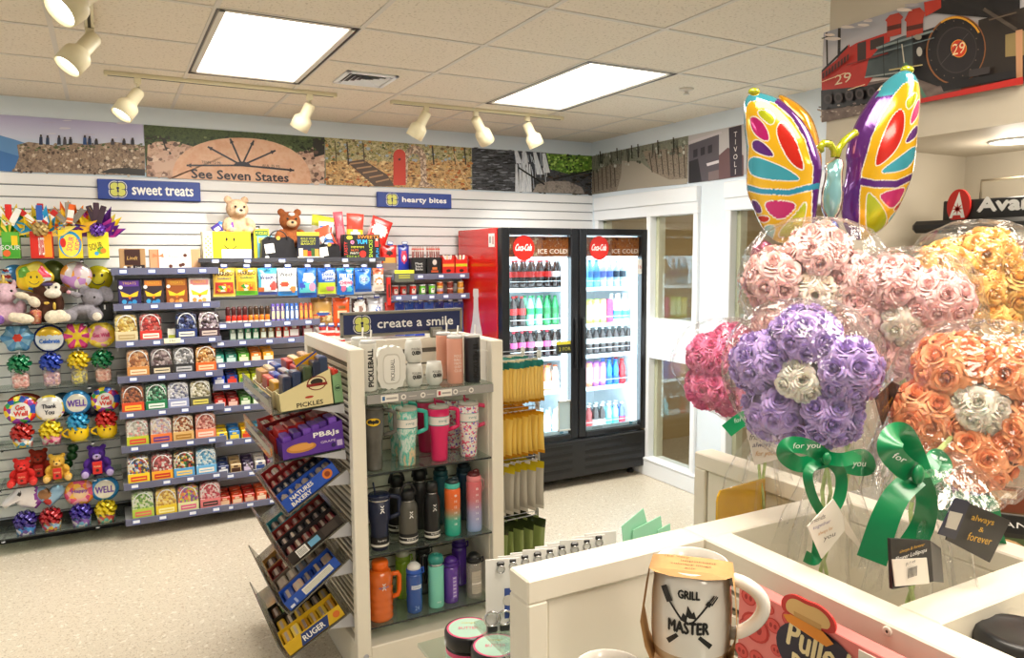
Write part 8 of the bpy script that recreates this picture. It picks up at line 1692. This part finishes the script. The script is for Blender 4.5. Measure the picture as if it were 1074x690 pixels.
def bouquet(label, px, pyy, Y, R_, col, face=(0, 0), wcol='f6f0e4', base=None, squash=(1, 1, 1), rsc=.74, neck=None, seed=1, nl=5, rot=0.):
 """flower head made of foam roses: five round lobes about a white heart, in a clear sleeve; face = turn of the head (right, up) from the viewer"""
 c = at_y(px, pyy, Y); base = base or (c.x, c.y, 1.121)
 t = empty('rose_bouquet', label, 'bouquet', base, 0, 'foam rose bouquets'); B0 = Vector(base); rel = c-B0
 rr = random.Random(seed); fd = (CAM-c).normalized(); e1 = Vector((0, 0, 1)).cross(fd).normalized(); e2 = fd.cross(e1)
 fd = (fd+e1*face[0]+e2*face[1]).normalized(); e1 = Vector((0, 0, 1)).cross(fd).normalized(); e2 = fd.cross(e1)
 lobes = [(rel+(e1*math.cos(rot+2*PI*k/nl)+e2*math.sin(rot+2*PI*k/nl))*R_*.56+fd*R_*.02, R_*.52, col, 27) for k in range(nl)]+[(rel+fd*R_*.17, R_*.43, wcol, 20)]
 core = MB()
 for lc, lr, lcol, n in lobes: core.ell(lc, (lr*.72,)*3, foam(lcol), 14, 10)
 core.build('foam_core', t); ga = PI*(3-5**.5)
 for li, (lc, lr, lcol, n) in enumerate(lobes):
  for i in range(n):
   z = 1-2*(i+.5)/n; a = i*ga+seed+li; q = math.sqrt(1-z*z); d = (e1*(q*math.cos(a))+e2*(q*math.sin(a))+fd*z+Vector((rr.uniform(-.08, .08), rr.uniform(-.08, .08), rr.uniform(-.08, .08)))).normalized()
   p = lc+d*(lr-.012*rsc)
   if li == nl and z < .2: continue
   if any((p-oc).length < orr*.86 for k, (oc, orr, _c, _n) in enumerate(lobes) if k != li): continue
   if lcol not in ROSE: o = rose_mesh(foam(lcol)).build('rose', t); ROSE[lcol] = o
   else: o = ROSE[lcol].copy(); COL.objects.link(o); o.parent = t
   o.location = p-d*.012*rsc; o.rotation_euler = (d.to_track_quat('Z', 'Y').to_matrix().to_4x4() @ Matrix.Rotation(rr.uniform(0, 6), 4, 'Z')).to_euler(); o.scale = (rsc*rr.uniform(.95, 1.1)*(.85 if li == nl else 1),)*3
 nk = Vector(neck)-B0 if neck else rel+Vector((0, 0, -R_*1.35)); b = MB(); v = []; f = []; n = 64
 prof = [(.05, 1.1), (.42, 1.07), (.76, .92), (.98, .62), (1.08, .25), (1.08, -.1), (1.0, -.5), (.76, -.9), (.45, -1.2), (.17, -1.36)]
 for (r_, z_) in prof:
  w_ = max(0, min(1, (z_+1.36)/1.2)); cc = nk.lerp(rel, w_) if z_ < -.16 else rel
  for k in range(n):
   a = 2*PI*k/n; wob = 1+.035*math.sin(3*a+seed)+.03*math.sin(7*a+2*seed+z_*5)+.02*math.sin(13*a+z_*9)
   zz_ = (rel.z+z_*R_*squash[2]) if z_ > -1.0 else nk.z+(z_+1.36)*R_
   v.append((cc.x+r_*R_*squash[0]*wob*math.cos(a), cc.y+r_*R_*squash[1]*wob*math.sin(a), zz_+.004*math.sin(5*a+seed)))
 for k_, (r_, dz) in enumerate(((.02, -.01), (.035, -.05), (.05, -.10), (.06, -.16))):
  for k in range(n): a = 2*PI*k/n; wob = 1+.25*math.sin(6*a+seed)+.15*math.sin(11*a+k_); v.append((nk.x+r_*wob*math.cos(a), nk.y+r_*wob*math.sin(a), nk.z+dz+.012*math.sin(4*a)))
 J = len(v)//n
 for j in range(J-1):
  for k in range(n): l = (k+1) % n; f.append((j*n+k, j*n+l, (j+1)*n+l, (j+1)*n+k))
 f.append(tuple(range(n))); b.add(v, f, M_cello, True); b.build('cellophane', t)
 b = MB()
 for s in (-1, 1): b.tube([rel*.7+nk*.3-fd*R_*.35]+[Vector((nk.x+.006*s*math.cos(k*1.1), nk.y+.006*s*math.sin(k*1.1), nk.z*(1-k/16))) for k in range(16)]+[Vector((.006*s, 0, .0))], .0030, mat('pale_green_stem', 'bcd088', .5, noise=.3, nscale=90), 8)
 b.build('stem', t)
 return t, c
B1, c1 = bouquet('purple foam rose bouquet with white centre and green bow', 843, 397, .80, .112, 'c2a6e4', (-.22, -.18), base=(.955, .72, 1.121), neck=tuple(at_y(868, 482, .745)), seed=2, rot=.3)
B2, c2 = bouquet('orange foam rose bouquet with white centre in front at right', 1028, 428, .62, .116, 'ffb07c', (.02, -.02), base=(1.06, .60, 1.121), neck=tuple(at_y(962, 497, .60)), seed=3, rsc=.84, rot=.9)
B3, c3 = bouquet('pale pink foam rose bouquet with cream centre, topmost of all', 852, 308, .97, .128, 'ffd6d2', (.25, -.1), 'fff0e2', base=(1.09, .80, 1.121), neck=tuple(at_y(890, 425, .93)), seed=4, rsc=.86, rot=1.5)
B4, c4 = bouquet('pale pink foam rose bouquet with white centre between purple and orange', 948, 335, .84, .116, 'ffd4d2', (-.1, -.25), base=(1.09, .64, 1.121), neck=tuple(at_y(945, 430, .82)), seed=5, rsc=.8, rot=.6)
B5, c5 = bouquet('golden orange foam rose bouquet at the right edge behind the others', 1022, 304, .88, .125, 'ffcf78', (.6, .1), 'ffcf78', base=(1.40, .86, 1.191), seed=6, rsc=.86)
B6, c6 = bouquet('hot pink foam rose bouquet seen from the side at far left', 760, 388, 1.08, .092, 'f78fbb', (.9, -.2), 'f0dfe0', base=(1.02, 1.0, 1.0), neck=tuple(at_y(800, 452, 1.02)), seed=7, rsc=.74)
def part(b, name, parent):
 """world-space mesh kept as a part of an empty"""
 M = Matrix.Translation(-parent.location); b.v = [M @ Vector(p) for p in b.v]; return b.build(name, parent)
Yb = .70
b = MB(); ribbon(b, [(866, 480, Yb), (848, 469, Yb-.02), (828, 467, Yb-.015), (824, 478, Yb-.01), (840, 487, Yb), (866, 482, Yb)], .022); ribbon(b, [(866, 480, Yb), (884, 482, Yb-.02), (905, 478, Yb-.02), (911, 490, Yb-.01), (898, 492, Yb), (868, 483, Yb)], .019)
ribbon(b, [(866, 481, Yb-.004), (848, 494, Yb-.01), (852, 520, Yb-.012), (866, 545, Yb-.006)], .013); ribbon(b, [(868, 481, Yb-.004), (882, 498, Yb-.012), (879, 525, Yb-.014), (862, 550, Yb-.008), (856, 585, Yb), (844, 583, Yb)], .016)
b.ell(at_y(867, 481, Yb-.012), (.008, .005, .009), M_satin, 12, 8); part(b, 'ribbon_bow', B1)
b = MB(); script(b, 'for you', 846, 468, Yb-.036, .010, .034, M_wht, .12); part(b, 'ribbon_lettering', B1); b = MB(); script(b, 'you', 901, 488, Yb-.04, .009, .016, M_wht, .1); part(b, 'ribbon_lettering', B1)
M_card = C('efe9de', .6)
def card(parent, pts, Y, m, name='tag', th=.0012):
 P = [at_y(x, y, Y if len(q) == 2 else q[2]) for q in pts for x, y in [q[:2]]]; n = len(P); b = MB(); off = Vector((0, th, 0))
 b.add(P+[p+off for p in P], [tuple(range(n)), tuple(range(2*n-1, n-1, -1))]+[((i+1) % n, i, n+i, n+(i+1) % n) for i in range(n)], m); return part(b, name, parent)
card(B1, [(847, 552), (874, 523), (884, 540), (886, 556), (862, 586)], .66, M_card, 'gift_tag'); card(B1, [(874, 523, .66), (884, 538, .66), (910, 584, .65), (888, 560, .67)], .66, M_card, 'tag_flap')
b = MB()
for i, (s, c_) in enumerate((('friends', '4a4038'), ('together', '6a5a8a'), ('always for', 'c08a2a'), ('you', '4a4038'))): script(b, s, 862+4*(i-1), 546+6.5*i-2, .6585, .0065, .024-.004*abs(i-1), C(c_), .12, True)
part(b, 'tag_lettering', B1)
b = MB(); ribbon(b, [(762, 452, 1.0), (775, 442, .99), (790, 434, .985), (800, 437, .98)], .026); part(b, 'ribbon_bow', B6); b = MB(); script(b, 'for you', 780, 439, .965, .011, .035, M_wht, .4); part(b, 'ribbon_lettering', B6)
card(B6, [(783, 451), (806, 443), (828, 478), (792, 488)], .90, M_card, 'gift_tag'); card(B6, [(800, 436), (806, 434), (832, 466), (829, 475)], .895, C('16130f', .4), 'dark_tag')
b = MB()
for i, (s, c_) in enumerate((('friends', '4a4038'), ('always', '3a3a5a'), ('for you', 'c08a2a'))): script(b, s, 796+3*i, 458+9*i, .898, .011, .03, C(c_), -.1, True)
part(b, 'tag_lettering', B6)
Yo = .57
b = MB(); ribbon(b, [(962, 498, Yo), (948, 490, Yo-.01), (934, 474, Yo-.015), (936, 459, Yo-.01), (946, 455, Yo), (956, 472, Yo+.01), (964, 494, Yo)], .028); ribbon(b, [(964, 497, Yo), (975, 490, Yo+.01), (982, 478, Yo+.02), (990, 490, Yo+.01), (972, 503, Yo)], .02)
ribbon(b, [(962, 500, Yo-.004), (942, 518, Yo-.01), (928, 545, Yo-.01), (914, 588, Yo-.004)], [.026, .034]); ribbon(b, [(966, 502, Yo-.003), (972, 525, Yo-.006), (968, 550, Yo), (956, 572, Yo+.005)], [.022, .030]); ribbon(b, [(968, 500, Yo+.006), (984, 512, Yo+.01), (992, 530, Yo+.012), (986, 545, Yo+.016)], [.022, .03])
ribbon(b, [(1000, 520, Yo+.03), (1022, 526, Yo+.03), (1040, 528, Yo+.03), (1046, 560, Yo+.03), (1052, 578, Yo+.03)], .016)
b.ell(at_y(963, 498, Yo-.012), (.010, .006, .013), M_satin, 12, 8); part(b, 'ribbon_bow', B2)
b = MB(); script(b, 'always', 986, 515, Yo-.004, .010, .036, M_wht, -1.2); part(b, 'ribbon_lettering', B2); b = MB(); script(b, 'for', 944, 480, Yo-.03, .008, .014, M_wht, -.4); part(b, 'ribbon_lettering', B2)
M_kcard = mat('black_gift_card', '1b1a1e', .4, noise=.4, nscale=60); M_gold = mat('gold_print', 'd9a92a', .35, .4)
card(B2, [(934, 565), (976, 567), (979, 610), (936, 618)], .52, M_kcard, 'price_tag', .004); card(B2, [(976, 567, .52), (987, 575, .535), (990, 611, .535), (979, 610, .52)], .52, M_kcard, 'tag_side')
card(B2, [(936, 587), (972, 585), (975, 612), (939, 615)], .518, C('efe9dd', .5), 'tag_label')
b = MB(); script(b, 'Flower Lollipops', 956, 582, .517, .0065, .040, M_wht, 0, True); script(b, 'always & forever', 957, 575, .517, .005, .032, M_gold, 0, True); script(b, '$17.99', 955, 590.5, .516, .004, .012, C('4a4a4a'), 0, True)
p = at_y(957, 600, .516); kz = 0; b.M = Matrix.Translation(p) @ Matrix.Rotation(kz, 4, 'Z'); [b.rect(-.008+.0022*k, -.008+.0022*k+.0012, -.006, .006, 0, C('2a2a2a')) for k in range(8)]; b.M = Matrix.Identity(4); part(b, 'tag_lettering', B2)
card(B2, [(1008, 524), (1060, 546), (1038, 590), (992, 566)], .52, M_kcard, 'gift_tag'); card(B2, [(1002, 522), (1018, 526), (1002, 566), (984, 560)], .518, C('20243c', .4), 'tag_flap'); card(B2, [(997, 536), (1010, 539), (1003, 556), (992, 553)], .5165, C('b9b4aa', .5), 'tag_label')
b = MB()
for i, (s, w_) in enumerate((('always', .036), ('&', .008), ('forever', .038))): script(b, s, 1031-1.5*i, 546+9.5*i, .516, .010 if i != 1 else .006, w_, M_gold, -.32, True)
part(b, 'tag_lettering', B2)
card(B4, [(918, 418), (936, 400), (944, 404), (926, 447)], .70, M_kcard, 'dark_tag'); b = MB(); script(b, 'always', 931, 424, .697, .007, .02, M_gold, .7, True); part(b, 'tag_lettering', B4)
YBF = 1.12
bc = at_y(872, 190, YBF); bf = empty('butterfly_balloon', 'large yellow, teal and purple butterfly foil balloon above the bouquets', 'balloon', (bc.x, YBF, 1.191))
Q = lambda x, y: (780+x/3.45, 60+y/3.45)
FO = {k: mat('butterfly_foil_'+k, c, .14, .45, coat=.7) for k, c in dict(yellow='e6b31e', white='efe6d8', red='c8261c', lime='b4bd22', magenta='b81a6e', purple='5a2478', teal='3f9db0', pale='8ac0c8', pink='c42a6e', blue='2a4ab0', gold='c98f14', teal2='2f8fb0').items()}
def inside(p, poly):
 x, y = p; r = False; n = len(poly); j = n-1
 for i in range(n):
  xi, yi = poly[i]; xj, yj = poly[j]
  if (yi > y) != (yj > y) and x < (xj-xi)*(y-yi)/(yj-yi)+xi: r = not r
  j = i
 return r
def edge_d(p, poly):
 m = 1e9
 for i in range(len(poly)):
  a, c = poly[i], poly[(i+1) % len(poly)]; dx, dy = c[0]-a[0], c[1]-a[1]; L2 = dx*dx+dy*dy or 1e-9
  t = max(0, min(1, ((p[0]-a[0])*dx+(p[1]-a[1])*dy)/L2)); m = min(m, math.hypot(p[0]-a[0]-t*dx, p[1]-a[1]-t*dy))
 return m
def wing(name, outline, cells, base, edgefn, yaw, Y, d, nr=64, sub=6, centre=None):
 """puffed wing lying in an upright plane turned by yaw; print cells given in the wing's own outline frame"""
 cxy = centre or (sum(p[0] for p in outline)/len(outline), sum(p[1] for p in outline)/len(outline)); c = at_y(*Q(*cxy), Y)
 ex = Vector((math.cos(yaw), math.sin(yaw), 0)); nrm = Vector((-math.sin(yaw), math.cos(yaw), 0))
 def uv(x, y):   # ray to the wing plane
  d_ = ray(*Q(x, y)); tt = (c-CAM).dot(nrm)/d_.dot(nrm); p = CAM+d_*tt-c; return (p.dot(ex), p.z)
 O = [uv(*p) for p in smooth(outline, 2)]; O2 = []
 for i in range(len(O)):
  a, e = O[i], O[(i+1) % len(O)]
  for k in range(sub): O2.append((a[0]+(e[0]-a[0])*k/sub, a[1]+(e[1]-a[1])*k/sub))
 CE = [([uv(*p) for p in smooth(pl, 2)], k) for pl, k in cells]; BB = [(min(x for x, z in pl)-.006, max(x for x, z in pl)+.006, min(z for x, z in pl)-.006, max(z for x, z in pl)+.006) for pl, k in CE]
 EF = [([uv(*p) for p in pl], k) for pl, k in edgefn]
 def fn(x, z, rho, a):
  for (pl, k), q in zip(CE, BB):
   if q[0] < x < q[1] and q[2] < z < q[3]:
    if inside((x, z), pl): return FO[k]
    if edge_d((x, z), pl) < .0022: return FO['white']
  for pl, k in EF:
   if inside((x, z), pl): return FO[k]
  for pl, k in EF:
   if edge_d((x, z), pl) < .0018: return FO['white']
  return FO[base]
 b = MB(); lens(b, O2, d, fn, nr, pw=.55); 
 for i, v in enumerate(b.v): pass
 o = b.build(name, bf); o.location = c-bf.location; o.rotation_euler = (0, 0, yaw); return o
Lo = [(6, 150), (25, 128), (60, 126), (130, 150), (190, 200), (238, 265), (268, 335), (286, 400), (274, 470), (264, 560), (252, 640), (180, 672), (110, 672), (60, 610), (35, 545), (12, 490), (10, 420), (14, 330), (2, 250), (2, 180)]
Lc = [([(148, 240), (172, 250), (207, 320), (232, 400), (225, 415), (185, 385), (150, 320), (135, 270)], 'red'), ([(58, 203), (95, 198), (124, 218), (127, 247), (108, 252)], 'lime'), ([(36, 224), (65, 224), (100, 262), (114, 312), (85, 307), (48, 275)], 'magenta'), ([(48, 310), (75, 306), (116, 340), (132, 370), (80, 357), (48, 338)], 'purple'),
 ([(28, 378), (55, 364), (110, 383), (170, 408), (224, 446), (190, 452), (110, 447), (45, 432), (28, 402)], 'teal'), ([(88, 530), (130, 521), (208, 530), (190, 562), (150, 592), (110, 572)], 'pink'), ([(36, 518), (65, 524), (82, 562), (60, 567), (40, 546)], 'purple'), ([(55, 574), (112, 579), (96, 598), (70, 598)], 'red'), ([(78, 612), (132, 607), (106, 664), (85, 644)], 'pale'), ([(128, 655), (150, 620), (210, 560), (240, 515), (228, 600), (200, 645)], 'lime')]
Le = [([(4, 458), (80, 480), (180, 485), (278, 455), (276, 476), (180, 503), (80, 498), (10, 480)], 'teal2'), ([(0, 140), (30, 118), (62, 120), (125, 146), (120, 168), (70, 158), (30, 165), (14, 200), (18, 262), (28, 330), (18, 430), (14, 470), (26, 540), (62, 600), (100, 668), (60, 660), (-5, 540), (-5, 300)], 'teal'), ([(125, 140), (200, 195), (250, 265), (292, 400), (285, 470), (270, 655), (250, 655), (258, 470), (262, 400), (232, 300), (185, 225), (120, 168)], 'purple')]
wing('left_wing', Lo, Lc, 'yellow', Le, -1.12, YBF, .075)
Ro = [(402, 664), (360, 618), (350, 520), (376, 400), (366, 350), (400, 240), (470, 130), (540, 62), (590, 42), (625, 66), (640, 130), (632, 220), (622, 330), (612, 420), (582, 500), (540, 582), (490, 634), (440, 660)]
Rc = [([(541, 198), (558, 213), (552, 290), (521, 352), (470, 398), (450, 398), (474, 310), (509, 233)], 'red'), ([(563, 166), (614, 130), (602, 170), (569, 206)], 'lime'), ([(622, 152), (629, 180), (616, 217), (576, 263), (590, 204)], 'magenta'), ([(553, 328), (585, 273), (622, 246), (614, 292)], 'purple'), ([(462, 427), (520, 383), (612, 318), (614, 352), (580, 402), (530, 422)], 'teal'), ([(465, 500), (530, 483), (573, 473), (552, 522), (520, 553), (488, 532)], 'pink'), ([(424, 497), (441, 499), (502, 570), (507, 612), (460, 643), (428, 622)], 'lime'), ([(568, 508), (590, 455), (586, 508), (574, 524)], 'purple'), ([(526, 556), (560, 520), (568, 540), (545, 556)], 'red'), ([(512, 592), (540, 558), (548, 580), (524, 606)], 'pale')]
Re = [([(396, 438), (450, 453), (530, 453), (614, 418), (608, 442), (530, 477), (450, 477), (396, 466)], 'purple'), ([(520, 70), (590, 36), (635, 66), (640, 100), (598, 88), (560, 105), (525, 145), (470, 150)], 'teal'), ([(480, 120), (525, 145), (478, 215), (440, 300), (408, 420), (400, 520), (404, 600), (420, 668), (330, 660), (330, 420), (390, 235)], 'purple')]
wing('right_wing', Ro, Rc, 'yellow', Re, -.62, YBF-.02, .085)
wing('back_wing', [(122, 150), (130, 132), (165, 148), (205, 172), (248, 215), (276, 300), (286, 400), (272, 420), (230, 300), (180, 210)], [], 'gold', [], -.95, YBF+.06, .06, 12, 2)
wing('body', [(316, 374), (340, 358), (366, 378), (356, 430), (364, 500), (352, 560), (322, 600), (284, 572), (276, 500), (296, 430), (290, 388)], [([(318, 380), (340, 367), (358, 384), (348, 430), (354, 500), (343, 555), (322, 588), (292, 565), (286, 500), (305, 430), (299, 392)], 'pale')], 'purple', [], -.9, YBF-.04, .06, 26, 3)
def Qt(pts, Y): return [at_y(*Q(*p), Y)-bf.location for p in pts]
for pts in ([(325, 362), (326, 335), (310, 314), (288, 312), (276, 326), (284, 342)], [(338, 362), (345, 330), (362, 305), (380, 290), (402, 272), (410, 280)]):
 b = MB(); b.tube(Qt(pts, YBF-.05), [.006, .007, .008, .008, .008, .005], FO['lime'], 10); b.build('antenna', bf)
b = MB(); P = Qt([(322, 592), (318, 612), (328, 630), (322, 655)], YBF-.04); b.tube(P, [.008, .014, .011, .016], FO['blue'], 8); b.build('tail', bf)
for c_, r_ in (((38, 125), (.014, .01, .008)), ((592, 46), (.02, .012, .01))): b = MB(); b.ell(at_y(*Q(*c_), YBF)-bf.location, r_, FO['lime'], 12, 8); b.build('wing_tip', bf)
b = MB(); p0 = at_y(*Q(322, 650), YBF-.04)-bf.location; b.tube([p0, (p0.x, p0.y, .01)], .003, M_wht); b.lathe([(.03, 0), (.03, .02), (.01, .03)], FO['blue'], 16, (p0.x, p0.y, 0)); b.build('stick', bf)
ph = at_y(800, 268, 1.2); t = empty('heart_balloon', 'small hot pink foil balloon peeking out under the butterfly, behind pink roses', 'balloon', (ph.x, 1.2, 1.191)); b = MB(); lens(b, circ(.034, 36, .036), .035, lambda x, z, rho, a: FO['pink'] if rho > .5 or z > 0 else FO['pale'], 8); o = b.build('balloon', t); o.location = (0, 0, ph.z-1.191)
b = MB(); b.tube([(0, 0, 0), (0, 0, ph.z-1.191-.03)], .0025, M_wht); b.build('stick', t)
def booklet(label, px, pyy, Y, w, h, col, deco, rotz=-.9):
 p = at_y(px, pyy, Y); t = empty('photo_booklet', label, 'booklet', (p.x, Y, 1.1905), rotz, 'booklets behind the counter'); hh = p.z-1.1905+h/2
 b = MB(); b.box(-w/2, w/2, -.004, .004, 0, hh, C(col, .4), .001); b.build('cover', t); b = MB(); deco(b, w, hh); b.build('cover_print', t)
cmix('puppy_print', ['c8935a', 'e0b884', '8a5a30', 'd8a468'], 22, .5, kind='noise')
def pup(b, w, h): b.rect(-w*.46, w*.46, h*.05, h*.6, -.0045, C('4a5a34')); b.disc(-w*.1, h*.35, w*.3, -.005, MATS[('puppy_print',)], 18, h*.22); [b.disc(-w*.1+s*w*.11, h*.4, .004, -.0054, C('1a1210'), 8) for s in (-1, 1)]; b.disc(-w*.1, h*.3, .006, -.0054, C('1a1210'), 8, .004); b.rect(-w*.5, w*.5, h*.68, h*.98, -.0045, C('141414')); b.text('BLANK', 0, h*.83, -.005, h*.1, M_wht, w=w*.7)
booklet('black banded booklet reading BLANK with a brown puppy picture', 1062, 552, .80, .14, .05, '2a2620', pup)
booklet('brown photo booklet behind the BLANK booklet at right edge', 1050, 520, .95, .15, .05, '6a4a2a', lambda b, w, h: (b.rect(-w*.46, 0, h*.5, h*.95, -.0045, C('b88a4a')), b.rect(0, w*.46, h*.4, h*.95, -.0045, C('7a3a20')), b.rect(-w*.3, w*.2, h*.72, h*.9, -.005, C('d8b890'))))
booklet('dark colourful booklet behind the green ribbon of the orange bouquet', 1000, 512, .98, .14, .05, '2a241e', lambda b, w, h: [b.rect(-w*.45+.02*k, -w*.45+.02*k+.015, h*(.5+.07*(k % 3)), h*.97, -.0045, C(['c83a2a', '3a6a3a', 'd8b02a', '8a4a8a', 'd86a3a', '2a5a8a'][k % 6])) for k in range(6)])
p = at_z(1071, 668, 1.375); t = empty('black_jar', 'black lidded jar in the bin at the bottom right corner', 'jar', (p.x, p.y, 1.2205))
lat(t, 'jar', [(.040, 0), (.042, .01), (.042, 1.352-1.2205)], mat('black_jar_body', '242326', .3), 30); lat(t, 'lid', [(.050, .120), (.051, .126), (.051, .152), (.047, .161), (.040, .163), (.036, .161), (.001, .161)], mat('black_satin_lid', '1b1b1d', .35), 32)
XK = 2.78; sa, sb = at_x(989, 211, XK), at_x(989, 232, XK); ks = empty('kiosk_sign', 'black kiosk header with red oval A logo and white lettering', 'sign', (XK, sa.y, sb.z), -PI/2)
hS = sa.z-sb.z; b = MB(); b.box(0, 1.1, 0, .10, 0, hS, C('1c1a1a', .35), .004); b.build('panel', ks)
yO = at_x(1007, 216, XK); u0 = sa.y-yO.y; b = MB(); rO = .5*(at_x(1007, 198, XK).z-at_x(1007, 233, XK).z)
rW = .5*(at_x(995, 216, XK).y-at_x(1019, 216, XK).y); zc = yO.z-sb.z
b.prism([(u0+rW*math.cos(2*PI*i/32), zc+rO*math.sin(2*PI*i/32)) for i in range(32)], -.012, -.002, C('c5231c', .4)); b.build('logo_oval', ks)
b = MB(); y_ = -.0125; b.fpoly([(u0+rW*.05, zc+rO*.85), (u0+rW*.62, zc-rO*.72), (u0+rW*.3, zc-rO*.72), (u0+rW*.22, zc-rO*.55), (u0-rW*.4, zc-rO*.55), (u0-rW*.48, zc-rO*.72), (u0-rW*.75, zc-rO*.72)], y_, M_wht)
for i in range(8): a = 2*PI*i/8; b.fpoly([(u0-rW*.05+.004*math.cos(a+PI/2), zc-rO*.18+.004*math.sin(a+PI/2)), (u0-rW*.05+.024*math.cos(a), zc-rO*.18+.024*math.sin(a)), (u0-rW*.05+.004*math.cos(a-PI/2), zc-rO*.18+.004*math.sin(a-PI/2))], y_-.0004, C('c5231c'))
ul, ur = sa.y-at_x(1026, 216, XK).y, sa.y-at_x(1084, 216, XK).y; b.text('Avan', (ul+ur)/2, zc, -.0006, hS*.62, M_wht, w=ur-ul, bold=.004); b.build('lettering', ks)
b = MB(); off = sa.y-at_x(975, 235, XK).y; b.box(off, 1.15, -.12, .14, -.045, -.001, C('17171a', .4), .015); b.build('ledge', ks)
pu = sa.y-at_x(1041, 250, XK).y; b = MB(); b.box(pu-.03, pu+.03, -.0, .04, -sb.z, -.045, C('1a1a1c'), .003); b.box(pu-.2, pu+.3, -.1, .14, -sb.z, -sb.z+.03, C('1a1a1c'), .003); b.build('post', ks)
b = MB(); pf = sa.y-at_x(1021, 190, XK).y; zf = at_x(1021, 189, XK).z-sb.z; b.tube([(pf, .05, hS), (pf, .05, zf), (pf+.8, .05, zf), (pf+.8, .05, hS)], .005, C('8a7f6a', .4), 8); b.build('wire_frame', ks)
for i, (a, c, y0, y1, col, dc, l) in enumerate(((1028, 1052, 247, 300, 'e8e4dc', '3a3a3a', 'white framed photo card under the kiosk sign, beside its post'), (1056, 1082, 247, 300, 'ece6de', 'c89a90', 'white framed pinkish photo card under the kiosk sign at the right edge'), (1028, 1052, 305, 350, 'd8c8a0', '7a4a2a', 'tan photo card in the lower row of the kiosk rack'), (1056, 1082, 305, 350, '3a2a24', 'c8a070', 'dark photo card in the lower row of the kiosk rack at right edge'))):
 p0, p1 = at_x(a, y0, XK-.06), at_x(c, y1, XK-.06); w = p0.y-p1.y; h = p0.z-p1.z; b = MB(); b.box(0, w, 0, .01, 0, h, C(col), .002); b.rect(w*.1, w*.9, h*.1, h*.9, -.0006, C(dc)); b.disc(w*.5, h*.5, w*.2, -.001, C(col), 14); b.box(w*.4, w*.6, .01, .06, h*.4, h*.5, C('1a1a1c'))
 tag(b.build('photo_card', loc=(XK-.06, p0.y, p1.z), rotz=-PI/2), l, 'photo card')
